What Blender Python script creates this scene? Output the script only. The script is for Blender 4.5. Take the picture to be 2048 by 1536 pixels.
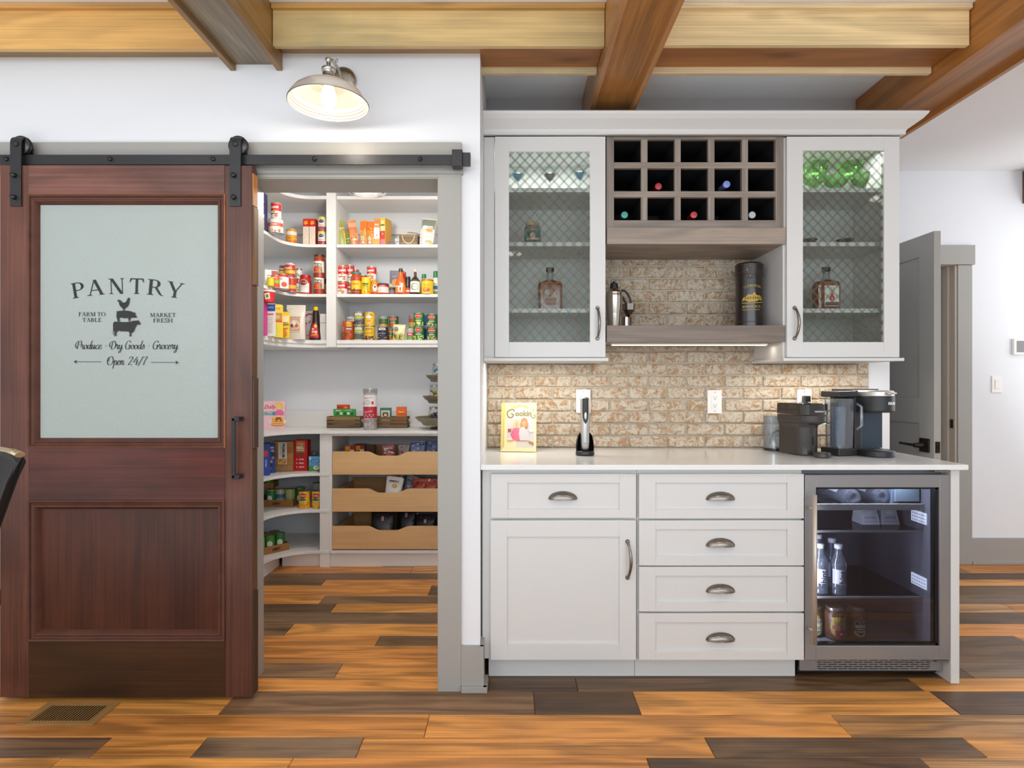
import bpy, math, random
from mathutils import Vector, Matrix, geometry
R = random.Random(7)
PI = math.pi
for o in list(bpy.data.objects):
    bpy.data.objects.remove(o)
SC = bpy.context.scene
COL = SC.collection
# ---------------------------------------------------------------- camera, world, lights, exposure
F, H = 1180.0, 1.235
cam = bpy.data.objects.new('camera', bpy.data.cameras.new('camera'))
COL.objects.link(cam)
cam.location = (0, 0, H); cam.rotation_euler = (PI/2, 0, 0)
cam.data.sensor_width = 36; cam.data.lens = 36*F/2048; cam.data.clip_start = .05
SC.camera = cam
SC.view_settings.view_transform = 'Standard'; SC.view_settings.look = 'None'
SC.view_settings.gamma = 1; SC.view_settings.use_curve_mapping = False
SC.view_settings.exposure = -0.08
SC.cycles.max_bounces = 8; SC.cycles.diffuse_bounces = 5; SC.cycles.glossy_bounces = 4
SC.cycles.transparent_max_bounces = 16; SC.cycles.transmission_bounces = 8
SC.cycles.caustics_reflective = False; SC.cycles.caustics_refractive = False
SC.cycles.use_denoising = True
SC.cycles.sample_clamp_indirect = 4
W = bpy.data.worlds.new('world'); SC.world = W; W.use_nodes = True
W.node_tree.nodes['Background'].inputs[0].default_value = (.86, .93, 1, 1)
W.node_tree.nodes['Background'].inputs[1].default_value = 0.55

def light(name, kind, loc, rot, power, color=(1, 1, 1), size=1, size_y=None, shape=None, spread=None):
    d = bpy.data.lights.new(name, kind); d.energy = power; d.color = color
    if kind == 'AREA':
        d.shape = shape or ('RECTANGLE' if size_y else 'SQUARE'); d.size = size
        if size_y: d.size_y = size_y
        if spread: d.spread = spread
    elif kind == 'POINT': d.shadow_soft_size = size
    o = bpy.data.objects.new(name, d); COL.objects.link(o); o.location = loc; o.rotation_euler = rot
    return o
# daylight from the glazed side of the room behind the camera
light('window_light', 'AREA', (0.4, -3.2, 1.95), (PI/2, 0, 0), 145, (.85, .935, 1), 7.5, 1.4)
# added upward fill at floor level behind the camera, brightens ceiling and beams
light('floor_fill_light', 'AREA', (-.55, -.9, .06), (PI, 0, 0), 112, (.91, .97, 1), 5.2, 2.6)
light('hall_fill_light', 'AREA', (4.2, 2.6, 1.2), (math.radians(115), 0, math.radians(-55)), 40, (.95, .97, 1), 1.2, 1.2)  # fill lamp added to brighten the far wall and passage door
# overhead fill: lamps added at ceiling height, no fixtures modelled
for lx, ly in ((-1.9, .6), (-.4, .6), (1.2, .6), (2.9, .8), (-1.9, -1.2), (0, -1.2), (2.2, -1.2), (3.3, 2.9)):
    light('ceiling_fill_light', 'AREA', (lx, ly, 2.685), (0, 0, 0), 4.5, (1, .96, .9), .22, None, 'DISK')
# the pantry's own ceiling light and the strips under the shelf and the cabinets
light('pantry_light', 'POINT', (-.86, 3.3, 2.30), (0, 0, 0), 26, (1, .95, .87), .09)
light('led_strip_light', 'AREA', (.83, 2.80, 1.418), (0, 0, 0), 5.6, (1, .92, .80), .76, .012)
light('led_strip_light', 'AREA', (.12, 2.80, 1.334), (0, 0, 0), 2.2, (1, .92, .80), .44, .012)
light('led_strip_light', 'AREA', (1.50, 2.80, 1.334), (0, 0, 0), 3.0, (1, .92, .80), .44, .012)

light('cooler_fill_light', 'AREA', (1.48, 2.515, .838), (math.radians(12), 0, 0), 2.4, (.85, .9, 1), .45, .03)  # lamps added inside the cooler to bring up its contents
light('cooler_fill_light', 'AREA', (1.258, 2.515, .50), (PI/2, 0, -PI*.25), 4.2, (.88, .92, 1), .02, .66)
light('cabinet_fill_light', 'AREA', (.17, 2.80, 2.335), (0, 0, 0), 2.2, (1, .98, .92), .4, .03)  # lamps added to brighten the insides of the glazed cabinets
light('cabinet_fill_light', 'AREA', (1.50, 2.80, 2.335), (0, 0, 0), 2.2, (1, .98, .92), .4, .03)
# ---------------------------------------------------------------- colours and materials
def lin(c):
    c = c/255.0
    return c/12.92 if c <= .04045 else ((c+.055)/1.055)**2.4
def hx(s, a=1.0):
    s = s.lstrip('#')
    return (lin(int(s[0:2], 16)), lin(int(s[2:4], 16)), lin(int(s[4:6], 16)), a)
MATS = {}
def pmat(name, color, rough=.5, metal=0.0, bump=0.0, bscale=40.0, var=0.0, vscale=4.0, spec=.5, coat=0.0, trans=0.0, alpha=1.0, emit=0.0, ecol=None, stretch=None):
    """principled material with procedural colour variation and fine relief"""
    if name in MATS: return MATS[name]
    m = bpy.data.materials.new(name); m.use_nodes = True; MATS[name] = m
    nt = m.node_tree; N = nt.nodes; L = nt.links; b = N['Principled BSDF']
    col = hx(color) if isinstance(color, str) else color
    b.inputs['Base Color'].default_value = col; b.inputs['Roughness'].default_value = rough
    b.inputs['Metallic'].default_value = metal; b.inputs['Specular IOR Level'].default_value = spec
    b.inputs['Coat Weight'].default_value = coat; b.inputs['Transmission Weight'].default_value = trans
    b.inputs['Alpha'].default_value = alpha
    if emit:
        b.inputs['Emission Color'].default_value = hx(ecol) if ecol else col
        b.inputs['Emission Strength'].default_value = emit
    tc = N.new('ShaderNodeTexCoord'); mp = N.new('ShaderNodeMapping')
    if stretch: mp.inputs['Scale'].default_value = stretch
    L.new(tc.outputs['Object'], mp.inputs[0])
    if var:
        n = N.new('ShaderNodeTexNoise'); n.inputs['Scale'].default_value = vscale; n.inputs['Detail'].default_value = 6
        L.new(mp.outputs[0], n.inputs['Vector'])
        mx = N.new('ShaderNodeMix'); mx.data_type = 'RGBA'
        mx.inputs[6].default_value = tuple(min(1, c*(1+var)) for c in col[:3])+(1,)
        mx.inputs[7].default_value = tuple(c*(1-var) for c in col[:3])+(1,)
        L.new(n.outputs[0], mx.inputs[0]); L.new(mx.outputs[2], b.inputs['Base Color'])
    if bump:
        n2 = N.new('ShaderNodeTexNoise'); n2.inputs['Scale'].default_value = bscale; n2.inputs['Detail'].default_value = 4
        L.new(mp.outputs[0], n2.inputs['Vector'])
        bp = N.new('ShaderNodeBump'); bp.inputs['Strength'].default_value = bump; bp.inputs['Distance'].default_value = .01
        L.new(n2.outputs[0], bp.inputs['Height']); L.new(bp.outputs[0], b.inputs['Normal'])
    return m

def printmat():
    """flat print on packages: colour stored per face"""
    if 'print' in MATS: return MATS['print']
    m = bpy.data.materials.new('print'); m.use_nodes = True; MATS['print'] = m
    nt = m.node_tree; b = nt.nodes['Principled BSDF']
    a = nt.nodes.new('ShaderNodeVertexColor'); a.layer_name = 'Col'
    n = nt.nodes.new('ShaderNodeTexNoise'); n.inputs['Scale'].default_value = 60
    mr = nt.nodes.new('ShaderNodeMapRange'); mr.inputs[3].default_value = .22; mr.inputs[4].default_value = .5
    nt.links.new(n.outputs[0], mr.inputs[0]); nt.links.new(mr.outputs[0], b.inputs['Roughness'])
    nt.links.new(a.outputs[0], b.inputs['Base Color'])
    return m

def woodmat(name, axis='x', lo=.62, hi=1.12, ring=9.0, fine=60.0, rough=.42, bump=.15, c2=None, knots=0.0, saw=0.0, blotch=.0, bcol=None, figure=.62):
    """timber; the board's own tint comes from its object colour. axis = the long direction of the grain"""
    if name in MATS: return MATS[name]
    m = bpy.data.materials.new(name); m.use_nodes = True; MATS[name] = m
    nt = m.node_tree; N = nt.nodes; L = nt.links; b = N['Principled BSDF']
    tc = N.new('ShaderNodeTexCoord'); oi = N.new('ShaderNodeObjectInfo')
    mul = N.new('ShaderNodeMath'); mul.operation = 'MULTIPLY'; mul.inputs[1].default_value = 37.0
    L.new(oi.outputs['Random'], mul.inputs[0])
    add = N.new('ShaderNodeVectorMath'); add.operation = 'ADD'
    L.new(tc.outputs['Object'], add.inputs[0]); L.new(mul.outputs[0], add.inputs[1])
    def mapping(s_long, s_cross):
        mp = N.new('ShaderNodeMapping')
        sc = {'x': (s_long, s_cross, s_cross), 'y': (s_cross, s_long, s_cross), 'z': (s_cross, s_cross, s_long)}[axis]
        mp.inputs['Scale'].default_value = sc; L.new(add.outputs[0], mp.inputs[0]); return mp
    # broad cathedral figure
    m1 = mapping(.55, 4.0)
    n1 = N.new('ShaderNodeTexNoise'); n1.inputs['Scale'].default_value = 1.3; n1.inputs['Detail'].default_value = 3; n1.inputs['Distortion'].default_value = .4
    L.new(m1.outputs[0], n1.inputs['Vector'])
    r1 = N.new('ShaderNodeMath'); r1.operation = 'MULTIPLY'; r1.inputs[1].default_value = ring; L.new(n1.outputs[0], r1.inputs[0])
    r2 = N.new('ShaderNodeMath'); r2.operation = 'SINE'
    r1b = N.new('ShaderNodeMath'); r1b.operation = 'MULTIPLY'; r1b.inputs[1].default_value = 6.283; L.new(r1.outputs[0], r1b.inputs[0]); L.new(r1b.outputs[0], r2.inputs[0])
    r3 = N.new('ShaderNodeMapRange'); r3.inputs[1].default_value = -1; r3.inputs[2].default_value = 1; L.new(r2.outputs[0], r3.inputs[0])
    # fine fibres
    m2 = mapping(1.2, fine)
    n2 = N.new('ShaderNodeTexNoise'); n2.inputs['Scale'].default_value = 1.0; n2.inputs['Detail'].default_value = 8; n2.inputs['Roughness'].default_value = .72
    L.new(m2.outputs[0], n2.inputs['Vector'])
    x2 = N.new('ShaderNodeMapRange'); x2.inputs[1].default_value = .33; x2.inputs[2].default_value = .67; L.new(n2.outputs[0], x2.inputs[0])
    ma = N.new('ShaderNodeMix'); ma.inputs[0].default_value = figure; L.new(r3.outputs[0], ma.inputs[2]); L.new(x2.outputs[0], ma.inputs[3])
    # broad tone drift
    n3 = N.new('ShaderNodeTexNoise'); n3.inputs['Scale'].default_value = 1.6; n3.inputs['Detail'].default_value = 2
    m3 = mapping(.8, 2.5); L.new(m3.outputs[0], n3.inputs['Vector'])
    mb = N.new('ShaderNodeMix'); mb.inputs[0].default_value = .35; L.new(ma.outputs[0], mb.inputs[2]); L.new(n3.outputs[0], mb.inputs[3])
    mr = N.new('ShaderNodeMapRange'); mr.inputs[1].default_value = .25; mr.inputs[2].default_value = .75; mr.inputs[3].default_value = lo; mr.inputs[4].default_value = hi
    L.new(mb.outputs[0], mr.inputs[0])
    fac = mr.outputs[0]
    if saw:
        ms = mapping(75, 1.0); ns = N.new('ShaderNodeTexWave'); ns.inputs['Scale'].default_value = 1.0; ns.inputs['Distortion'].default_value = 3.0; ns.inputs['Detail'].default_value = 2
        ns.bands_direction = axis.upper()
        L.new(ms.outputs[0], ns.inputs['Vector'])
        nm = N.new('ShaderNodeMath'); nm.operation = 'MULTIPLY'; L.new(ns.outputs[1], nm.inputs[0]); L.new(n3.outputs[0], nm.inputs[1])
        mq = N.new('ShaderNodeMapRange'); mq.inputs[3].default_value = 1+saw*.4; mq.inputs[4].default_value = 1-saw; L.new(nm.outputs[0], mq.inputs[0])
        mm = N.new('ShaderNodeMath'); mm.operation = 'MULTIPLY'; L.new(fac, mm.inputs[0]); L.new(mq.outputs[0], mm.inputs[1]); fac = mm.outputs[0]
    if knots:
        mk = mapping(1.1, 3.6); vk = N.new('ShaderNodeTexVoronoi'); vk.inputs['Scale'].default_value = knots; L.new(mk.outputs[0], vk.inputs['Vector'])
        kr = N.new('ShaderNodeMapRange'); kr.inputs[1].default_value = .03; kr.inputs[2].default_value = .20; kr.inputs[3].default_value = .34; kr.inputs[4].default_value = 1
        L.new(vk.outputs['Distance'], kr.inputs[0])
        mm = N.new('ShaderNodeMath'); mm.operation = 'MULTIPLY'; L.new(fac, mm.inputs[0]); L.new(kr.outputs[0], mm.inputs[1]); fac = mm.outputs[0]
    sc = N.new('ShaderNodeVectorMath'); sc.operation = 'SCALE'
    L.new(oi.outputs['Color'], sc.inputs[0]); L.new(fac, sc.inputs['Scale'])
    out = sc.outputs[0]
    if blotch:
        nb = N.new('ShaderNodeTexNoise'); nb.inputs['Scale'].default_value = 3.0; nb.inputs['Detail'].default_value = 5; L.new(add.outputs[0], nb.inputs['Vector'])
        rb = N.new('ShaderNodeMapRange'); rb.inputs[1].default_value = .45; rb.inputs[2].default_value = .68; rb.inputs[4].default_value = blotch; L.new(nb.outputs[0], rb.inputs[0])
        mx = N.new('ShaderNodeMix'); mx.data_type = 'RGBA'; mx.inputs[7].default_value = hx(bcol or '#8a9a7a'); L.new(rb.outputs[0], mx.inputs[0]); L.new(out, mx.inputs[6]); out = mx.outputs[2]
    L.new(out, b.inputs['Base Color'])
    b.inputs['Roughness'].default_value = rough
    bp = N.new('ShaderNodeBump'); bp.inputs['Strength'].default_value = bump; bp.inputs['Distance'].default_value = .004
    L.new(ma.outputs[0], bp.inputs['Height']); L.new(bp.outputs[0], b.inputs['Normal'])
    return m

def thin_glass(name, tint='#ffffff', refl=.06, rough=.02, haze=0.0, hcol='#cccccc', slope=.6):
    """clear sheet or vessel wall: mostly lets light through, mirrors a little more at grazing angles"""
    if name in MATS: return MATS[name]
    m = bpy.data.materials.new(name); m.use_nodes = True; MATS[name] = m
    nt = m.node_tree; N = nt.nodes; L = nt.links; out = N['Material Output']; N.remove(N['Principled BSDF'])
    t = N.new('ShaderNodeBsdfTransparent'); t.inputs[0].default_value = hx(tint)
    g = N.new('ShaderNodeBsdfGlossy'); g.inputs['Roughness'].default_value = rough
    lw = N.new('ShaderNodeLayerWeight'); lw.inputs[0].default_value = .25
    mr = N.new('ShaderNodeMapRange'); mr.inputs[3].default_value = refl; mr.inputs[4].default_value = min(1, refl+slope); L.new(lw.outputs['Fresnel'], mr.inputs[0])
    mx = N.new('ShaderNodeMixShader'); L.new(mr.outputs[0], mx.inputs[0]); L.new(t.outputs[0], mx.inputs[1]); L.new(g.outputs[0], mx.inputs[2])
    fin = mx
    if haze:
        d = N.new('ShaderNodeBsdfDiffuse'); d.inputs[0].default_value = hx(hcol)
        m2 = N.new('ShaderNodeMixShader'); m2.inputs[0].default_value = haze; L.new(mx.outputs[0], m2.inputs[1]); L.new(d.outputs[0], m2.inputs[2]); fin = m2
    L.new(fin.outputs[0], out.inputs[0])
    return m

def glowmat(name, color, strength):
    if name in MATS: return MATS[name]
    m = bpy.data.materials.new(name); m.use_nodes = True; MATS[name] = m
    b = m.node_tree.nodes['Principled BSDF']; b.inputs['Base Color'].default_value = hx(color)
    b.inputs['Emission Color'].default_value = hx(color); b.inputs['Emission Strength'].default_value = strength
    return m

# ---------------------------------------------------------------- mesh building
OFF = {}
class MB:
    def __init__(s): s.v = []; s.f = []; s.mi = []; s.c = []; s.sm = []; s.M = None; s.col = (1, 1, 1, 1); s.m = 0
    def add(s, vs, fs, c=None, m=None, smooth=False):
        b = len(s.v)
        s.v += [tuple(s.M @ Vector(v)) for v in vs] if s.M else [tuple(v) for v in vs]
        c = s.col if c is None else (hx(c) if isinstance(c, str) else c)
        for f in fs:
            s.f.append(tuple(b+i for i in f)); s.mi.append(s.m if m is None else m); s.c.append(c); s.sm.append(smooth)
        return s
    def box(s, x0, x1, y0, y1, z0, z1, c=None, m=None):
        vs = [(x, y, z) for z in (z0, z1) for y in (y0, y1) for x in (x0, x1)]
        return s.add(vs, [(0, 2, 3, 1), (4, 5, 7, 6), (0, 1, 5, 4), (2, 6, 7, 3), (0, 4, 6, 2), (1, 3, 7, 5)], c, m)
    def frustum(s, b, t, z0, z1, c=None, m=None):
        """b,t = (x0,x1,y0,y1) at z0 and z1"""
        vs = [(b[0], b[2], z0), (b[1], b[2], z0), (b[0], b[3], z0), (b[1], b[3], z0), (t[0], t[2], z1), (t[1], t[2], z1), (t[0], t[3], z1), (t[1], t[3], z1)]
        return s.add(vs, [(0, 2, 3, 1), (4, 5, 7, 6), (0, 1, 5, 4), (2, 6, 7, 3), (0, 4, 6, 2), (1, 3, 7, 5)], c, m)
    def prism(s, poly, axis, a, b, c=None, m=None, smooth=False):
        """poly: list of 2-D points; axis 'x': (y,z), 'y': (x,z), 'z': (x,y)"""
        def P(p, t): return {'x': (t, p[0], p[1]), 'y': (p[0], t, p[1]), 'z': (p[0], p[1], t)}[axis]
        n = len(poly); vs = [P(p, a) for p in poly]+[P(p, b) for p in poly]
        tris = geometry.tessellate_polygon([[Vector((p[0], p[1], 0)) for p in poly]])
        fs = [tuple(t) for t in tris]+[tuple(n+i for i in reversed(t)) for t in tris]
        s.add(vs, fs, c, m)
        return s.add(vs, [(i, (i+1) % n, n+(i+1) % n, n+i) for i in range(n)], c, m, smooth)
    def lathe(s, prof, ctr=(0, 0, 0), seg=20, axis='z', c=None, m=None, smooth=True, a0=0.0, a1=2*PI, cap=True, sq=None):
        """prof: list of (r, t[, colour[, material]]) along the axis; sq=(kx,ky) squash"""
        full = abs(a1-a0-2*PI) < 1e-6; n = seg if full else seg+1
        def P(r, t, a):
            x, y = r*math.cos(a), r*math.sin(a)
            if sq: x *= sq[0]; y *= sq[1]
            p = {'z': (x, y, t), 'y': (x, t, y), 'x': (t, x, y)}[axis]
            return (p[0]+ctr[0], p[1]+ctr[1], p[2]+ctr[2])
        for i in range(len(prof)-1):
            p, q = prof[i], prof[i+1]
            vs = [P(p[0], p[1], a0+(a1-a0)*k/seg) for k in range(n)]+[P(q[0], q[1], a0+(a1-a0)*k/seg) for k in range(n)]
            cc = p[2] if len(p) > 2 and p[2] else c; mm = p[3] if len(p) > 3 else m
            if q[0] < 1e-6:
                vs = vs[:n]+[P(0, q[1], 0)]; fs = [(k, (k+1) % n, n) for k in range(n if full else n-1)]
            elif p[0] < 1e-6:
                vs = vs[n:]+[P(0, p[1], 0)]; fs = [(n, (k+1) % n, k) for k in range(n if full else n-1)]
            else: fs = [(k, (k+1) % n, n+(k+1) % n, n+k) for k in range(n if full else n-1)]
            if axis == 'y': fs = [tuple(reversed(f)) for f in fs]
            s.add(vs, fs, cc, mm, smooth)
        return s
    def tube(s, pts, r, seg=8, c=None, m=None, closed=False, caps=True, flat=1.0):
        P = [Vector(p) for p in pts]; n = len(P); rings = []
        up = Vector((0, 0, 1)); prev = None
        for i, p in enumerate(P):
            t = (P[(i+1) % n]-P[i-1]) if (closed or 0 < i < n-1) else (P[1]-P[0] if i == 0 else P[-1]-P[-2])
            t.normalize()
            if prev is None: a = t.cross(up); a = t.cross(Vector((1, 0, 0))) if a.length < .1 else a
            else: a = prev-t*prev.dot(t)
            a.normalize(); prev = a.copy(); b = t.cross(a)
            rr = r[i] if isinstance(r, (list, tuple)) else r
            rings.append([p+a*rr*math.cos(2*PI*k/seg)+b*rr*flat*math.sin(2*PI*k/seg) for k in range(seg)])
        vs = [q for rg in rings for q in rg]; fs = []
        for i in range(n if closed else n-1):
            j = (i+1) % n
            fs += [(i*seg+k, i*seg+(k+1) % seg, j*seg+(k+1) % seg, j*seg+k) for k in range(seg)]
        s.add(vs, fs, c, m, True)
        if caps and not closed: s.add(rings[0], [tuple(reversed(range(seg)))], c, m); s.add(rings[-1], [tuple(range(seg))], c, m)
        return s
    def ball(s, ctr, r, c=None, m=None, seg=12, n=8, k=(1, 1, 1)):
        prof = [(r*math.sin(PI*i/n)*1.0, -r*math.cos(PI*i/n)*k[2]) for i in range(n+1)]
        return s.lathe(prof, ctr, seg, 'z', c, m, True, sq=(k[0], k[1]))
    def mesh(s, name, mats, off=(0, 0, 0)):
        me = bpy.data.meshes.new(name); o = Vector(off)
        me.from_pydata([tuple(Vector(v)-o) for v in s.v], [], s.f)
        mats = mats if isinstance(mats, (list, tuple)) else [mats]
        for m in mats: me.materials.append(m)
        me.polygons.foreach_set('material_index', [min(i, len(mats)-1) for i in s.mi]); me.polygons.foreach_set('use_smooth', s.sm)
        if any(m.name == 'print' for m in mats):
            ca = me.color_attributes.new('Col', 'FLOAT_COLOR', 'CORNER'); arr = []
            for f, c in zip(s.f, s.c): arr += list(c)*len(f)
            ca.data.foreach_set('color', arr)
        me.validate(); me.update(); return me
    def build(s, name, mats, parent=None, off=None, bev=0, color=None, w=True, fix=True, **props):
        """one object. With a parent the mesh is written relative to the parent's base"""
        if off is None:
            if parent is not None: off = OFF.get(parent.name, (0, 0, 0)) if w else (0, 0, 0)
            else:
                xs, ys, zs = zip(*s.v); off = ((min(xs)+max(xs))/2, (min(ys)+max(ys))/2, min(zs))
        me = s.mesh(name, mats, off)
        if fix:
            import bmesh
            bm = bmesh.new(); bm.from_mesh(me); bmesh.ops.remove_doubles(bm, verts=bm.verts, dist=1e-6)
            bmesh.ops.recalc_face_normals(bm, faces=bm.faces); bm.to_mesh(me); bm.free()
        o = bpy.data.objects.new(name, me); COL.objects.link(o)
        OFF[o.name] = tuple(off)
        if parent is not None: o.parent = parent
        else: o.location = off
        if bev:
            b = o.modifiers.new('bevel', 'BEVEL'); b.width = bev; b.segments = 2; b.limit_method = 'ANGLE'; b.angle_limit = math.radians(40)
        if color: o.color = hx(color) if isinstance(color, str) else color
        for k, v in props.items(): o[k] = v
        return o

def thing(name, loc, label=None, cat=None, group=None, rz=0, kind=None):
    o = bpy.data.objects.new(name, None); COL.objects.link(o); o.location = loc; o.rotation_euler = (0, 0, rz); o.empty_display_size = .05
    OFF[o.name] = tuple(loc)
    tag(o, label, cat, group, kind); return o
def tag(o, label=None, cat=None, group=None, kind=None):
    if label: o['label'] = label
    if cat: o['category'] = cat
    if group: o['group'] = group
    if kind: o['kind'] = kind
    return o
KIDS = {}
def dup(root, loc, rz=0, label=None, scale=None, rot=None):
    def cp(o, par):
        c = o.copy(); COL.objects.link(c); c.parent = par
        for ch in [k for k in list(COL.objects) if k.parent == o]: cp(ch, c)
        return c
    kids = [k for k in COL.objects if k.parent == root]
    r = root.copy(); COL.objects.link(r); r.location = loc; r.rotation_euler = rot or (0, 0, rz)
    if scale: r.scale = scale if isinstance(scale, tuple) else (scale,)*3
    if label: r['label'] = label
    for ch in kids: cp(ch, r)
    return r
def struct(o): o['kind'] = 'structure'; return o
def PX(px, d): return (px-1024)*d/F
def PZ(py, d): return H-(py-768)*d/F
# ---------------------------------------------------------------- flat print: lettering and label artwork
_TXT = {}
def text_tris(s, bold=0.0, shear=0.0):
    """glyph triangles of a line in unit cap height: (tris, width)"""
    k = (s, bold, shear)
    if k in _TXT: return _TXT[k]
    cu = bpy.data.curves.new('t', 'FONT'); cu.body = s; cu.size = 1.0; cu.offset = bold; cu.resolution_u = 2; cu.shear = shear
    o = bpy.data.objects.new('t', cu); COL.objects.link(o)
    dg = bpy.context.evaluated_depsgraph_get(); me = bpy.data.meshes.new_from_object(o.evaluated_get(dg))
    me.calc_loop_triangles()
    vs = [v.co for v in me.vertices]; tr = [[(vs[i].x, vs[i].y) for i in t.vertices] for t in me.loop_triangles]
    bpy.data.objects.remove(o); bpy.data.meshes.remove(me); bpy.data.curves.remove(cu)
    if not tr: _TXT[k] = ([], 1); return _TXT[k]
    xs = [p[0] for t in tr for p in t]; x0, x1 = min(xs), max(xs)
    ch = .7
    tr = [[((p[0]-x0)/ch, p[1]/ch) for p in t] for t in tr]
    _TXT[k] = (tr, (x1-x0)/ch); return _TXT[k]

def stroke(pts, wd):
    """ribbon quads along pts; wd number or list"""
    out = []
    n = len(pts)
    L = []; Rr = []
    for i, p in enumerate(pts):
        a = pts[max(0, i-1)]; b = pts[min(n-1, i+1)]
        dx, dy = b[0]-a[0], b[1]-a[1]; l = math.hypot(dx, dy) or 1
        w = (wd[i] if isinstance(wd, (list, tuple)) else wd)/2
        L.append((p[0]-dy/l*w, p[1]+dx/l*w)); Rr.append((p[0]+dy/l*w, p[1]-dx/l*w))
    for i in range(n-1): out.append([Rr[i], Rr[i+1], L[i+1], L[i]])
    return out
def catmull(P, k=5):
    out = []
    for i in range(len(P)-1):
        p0 = P[max(0, i-1)]; p1 = P[i]; p2 = P[i+1]; p3 = P[min(len(P)-1, i+2)]
        for j in range(k):
            t = j/k
            out.append(tuple(.5*((2*p1[q])+(-p0[q]+p2[q])*t+(2*p0[q]-5*p1[q]+4*p2[q]-p3[q])*t*t+(-p0[q]+3*p1[q]-3*p2[q]+p3[q])*t**3) for q in range(len(p1))))
    out.append(P[-1]); return out

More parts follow.
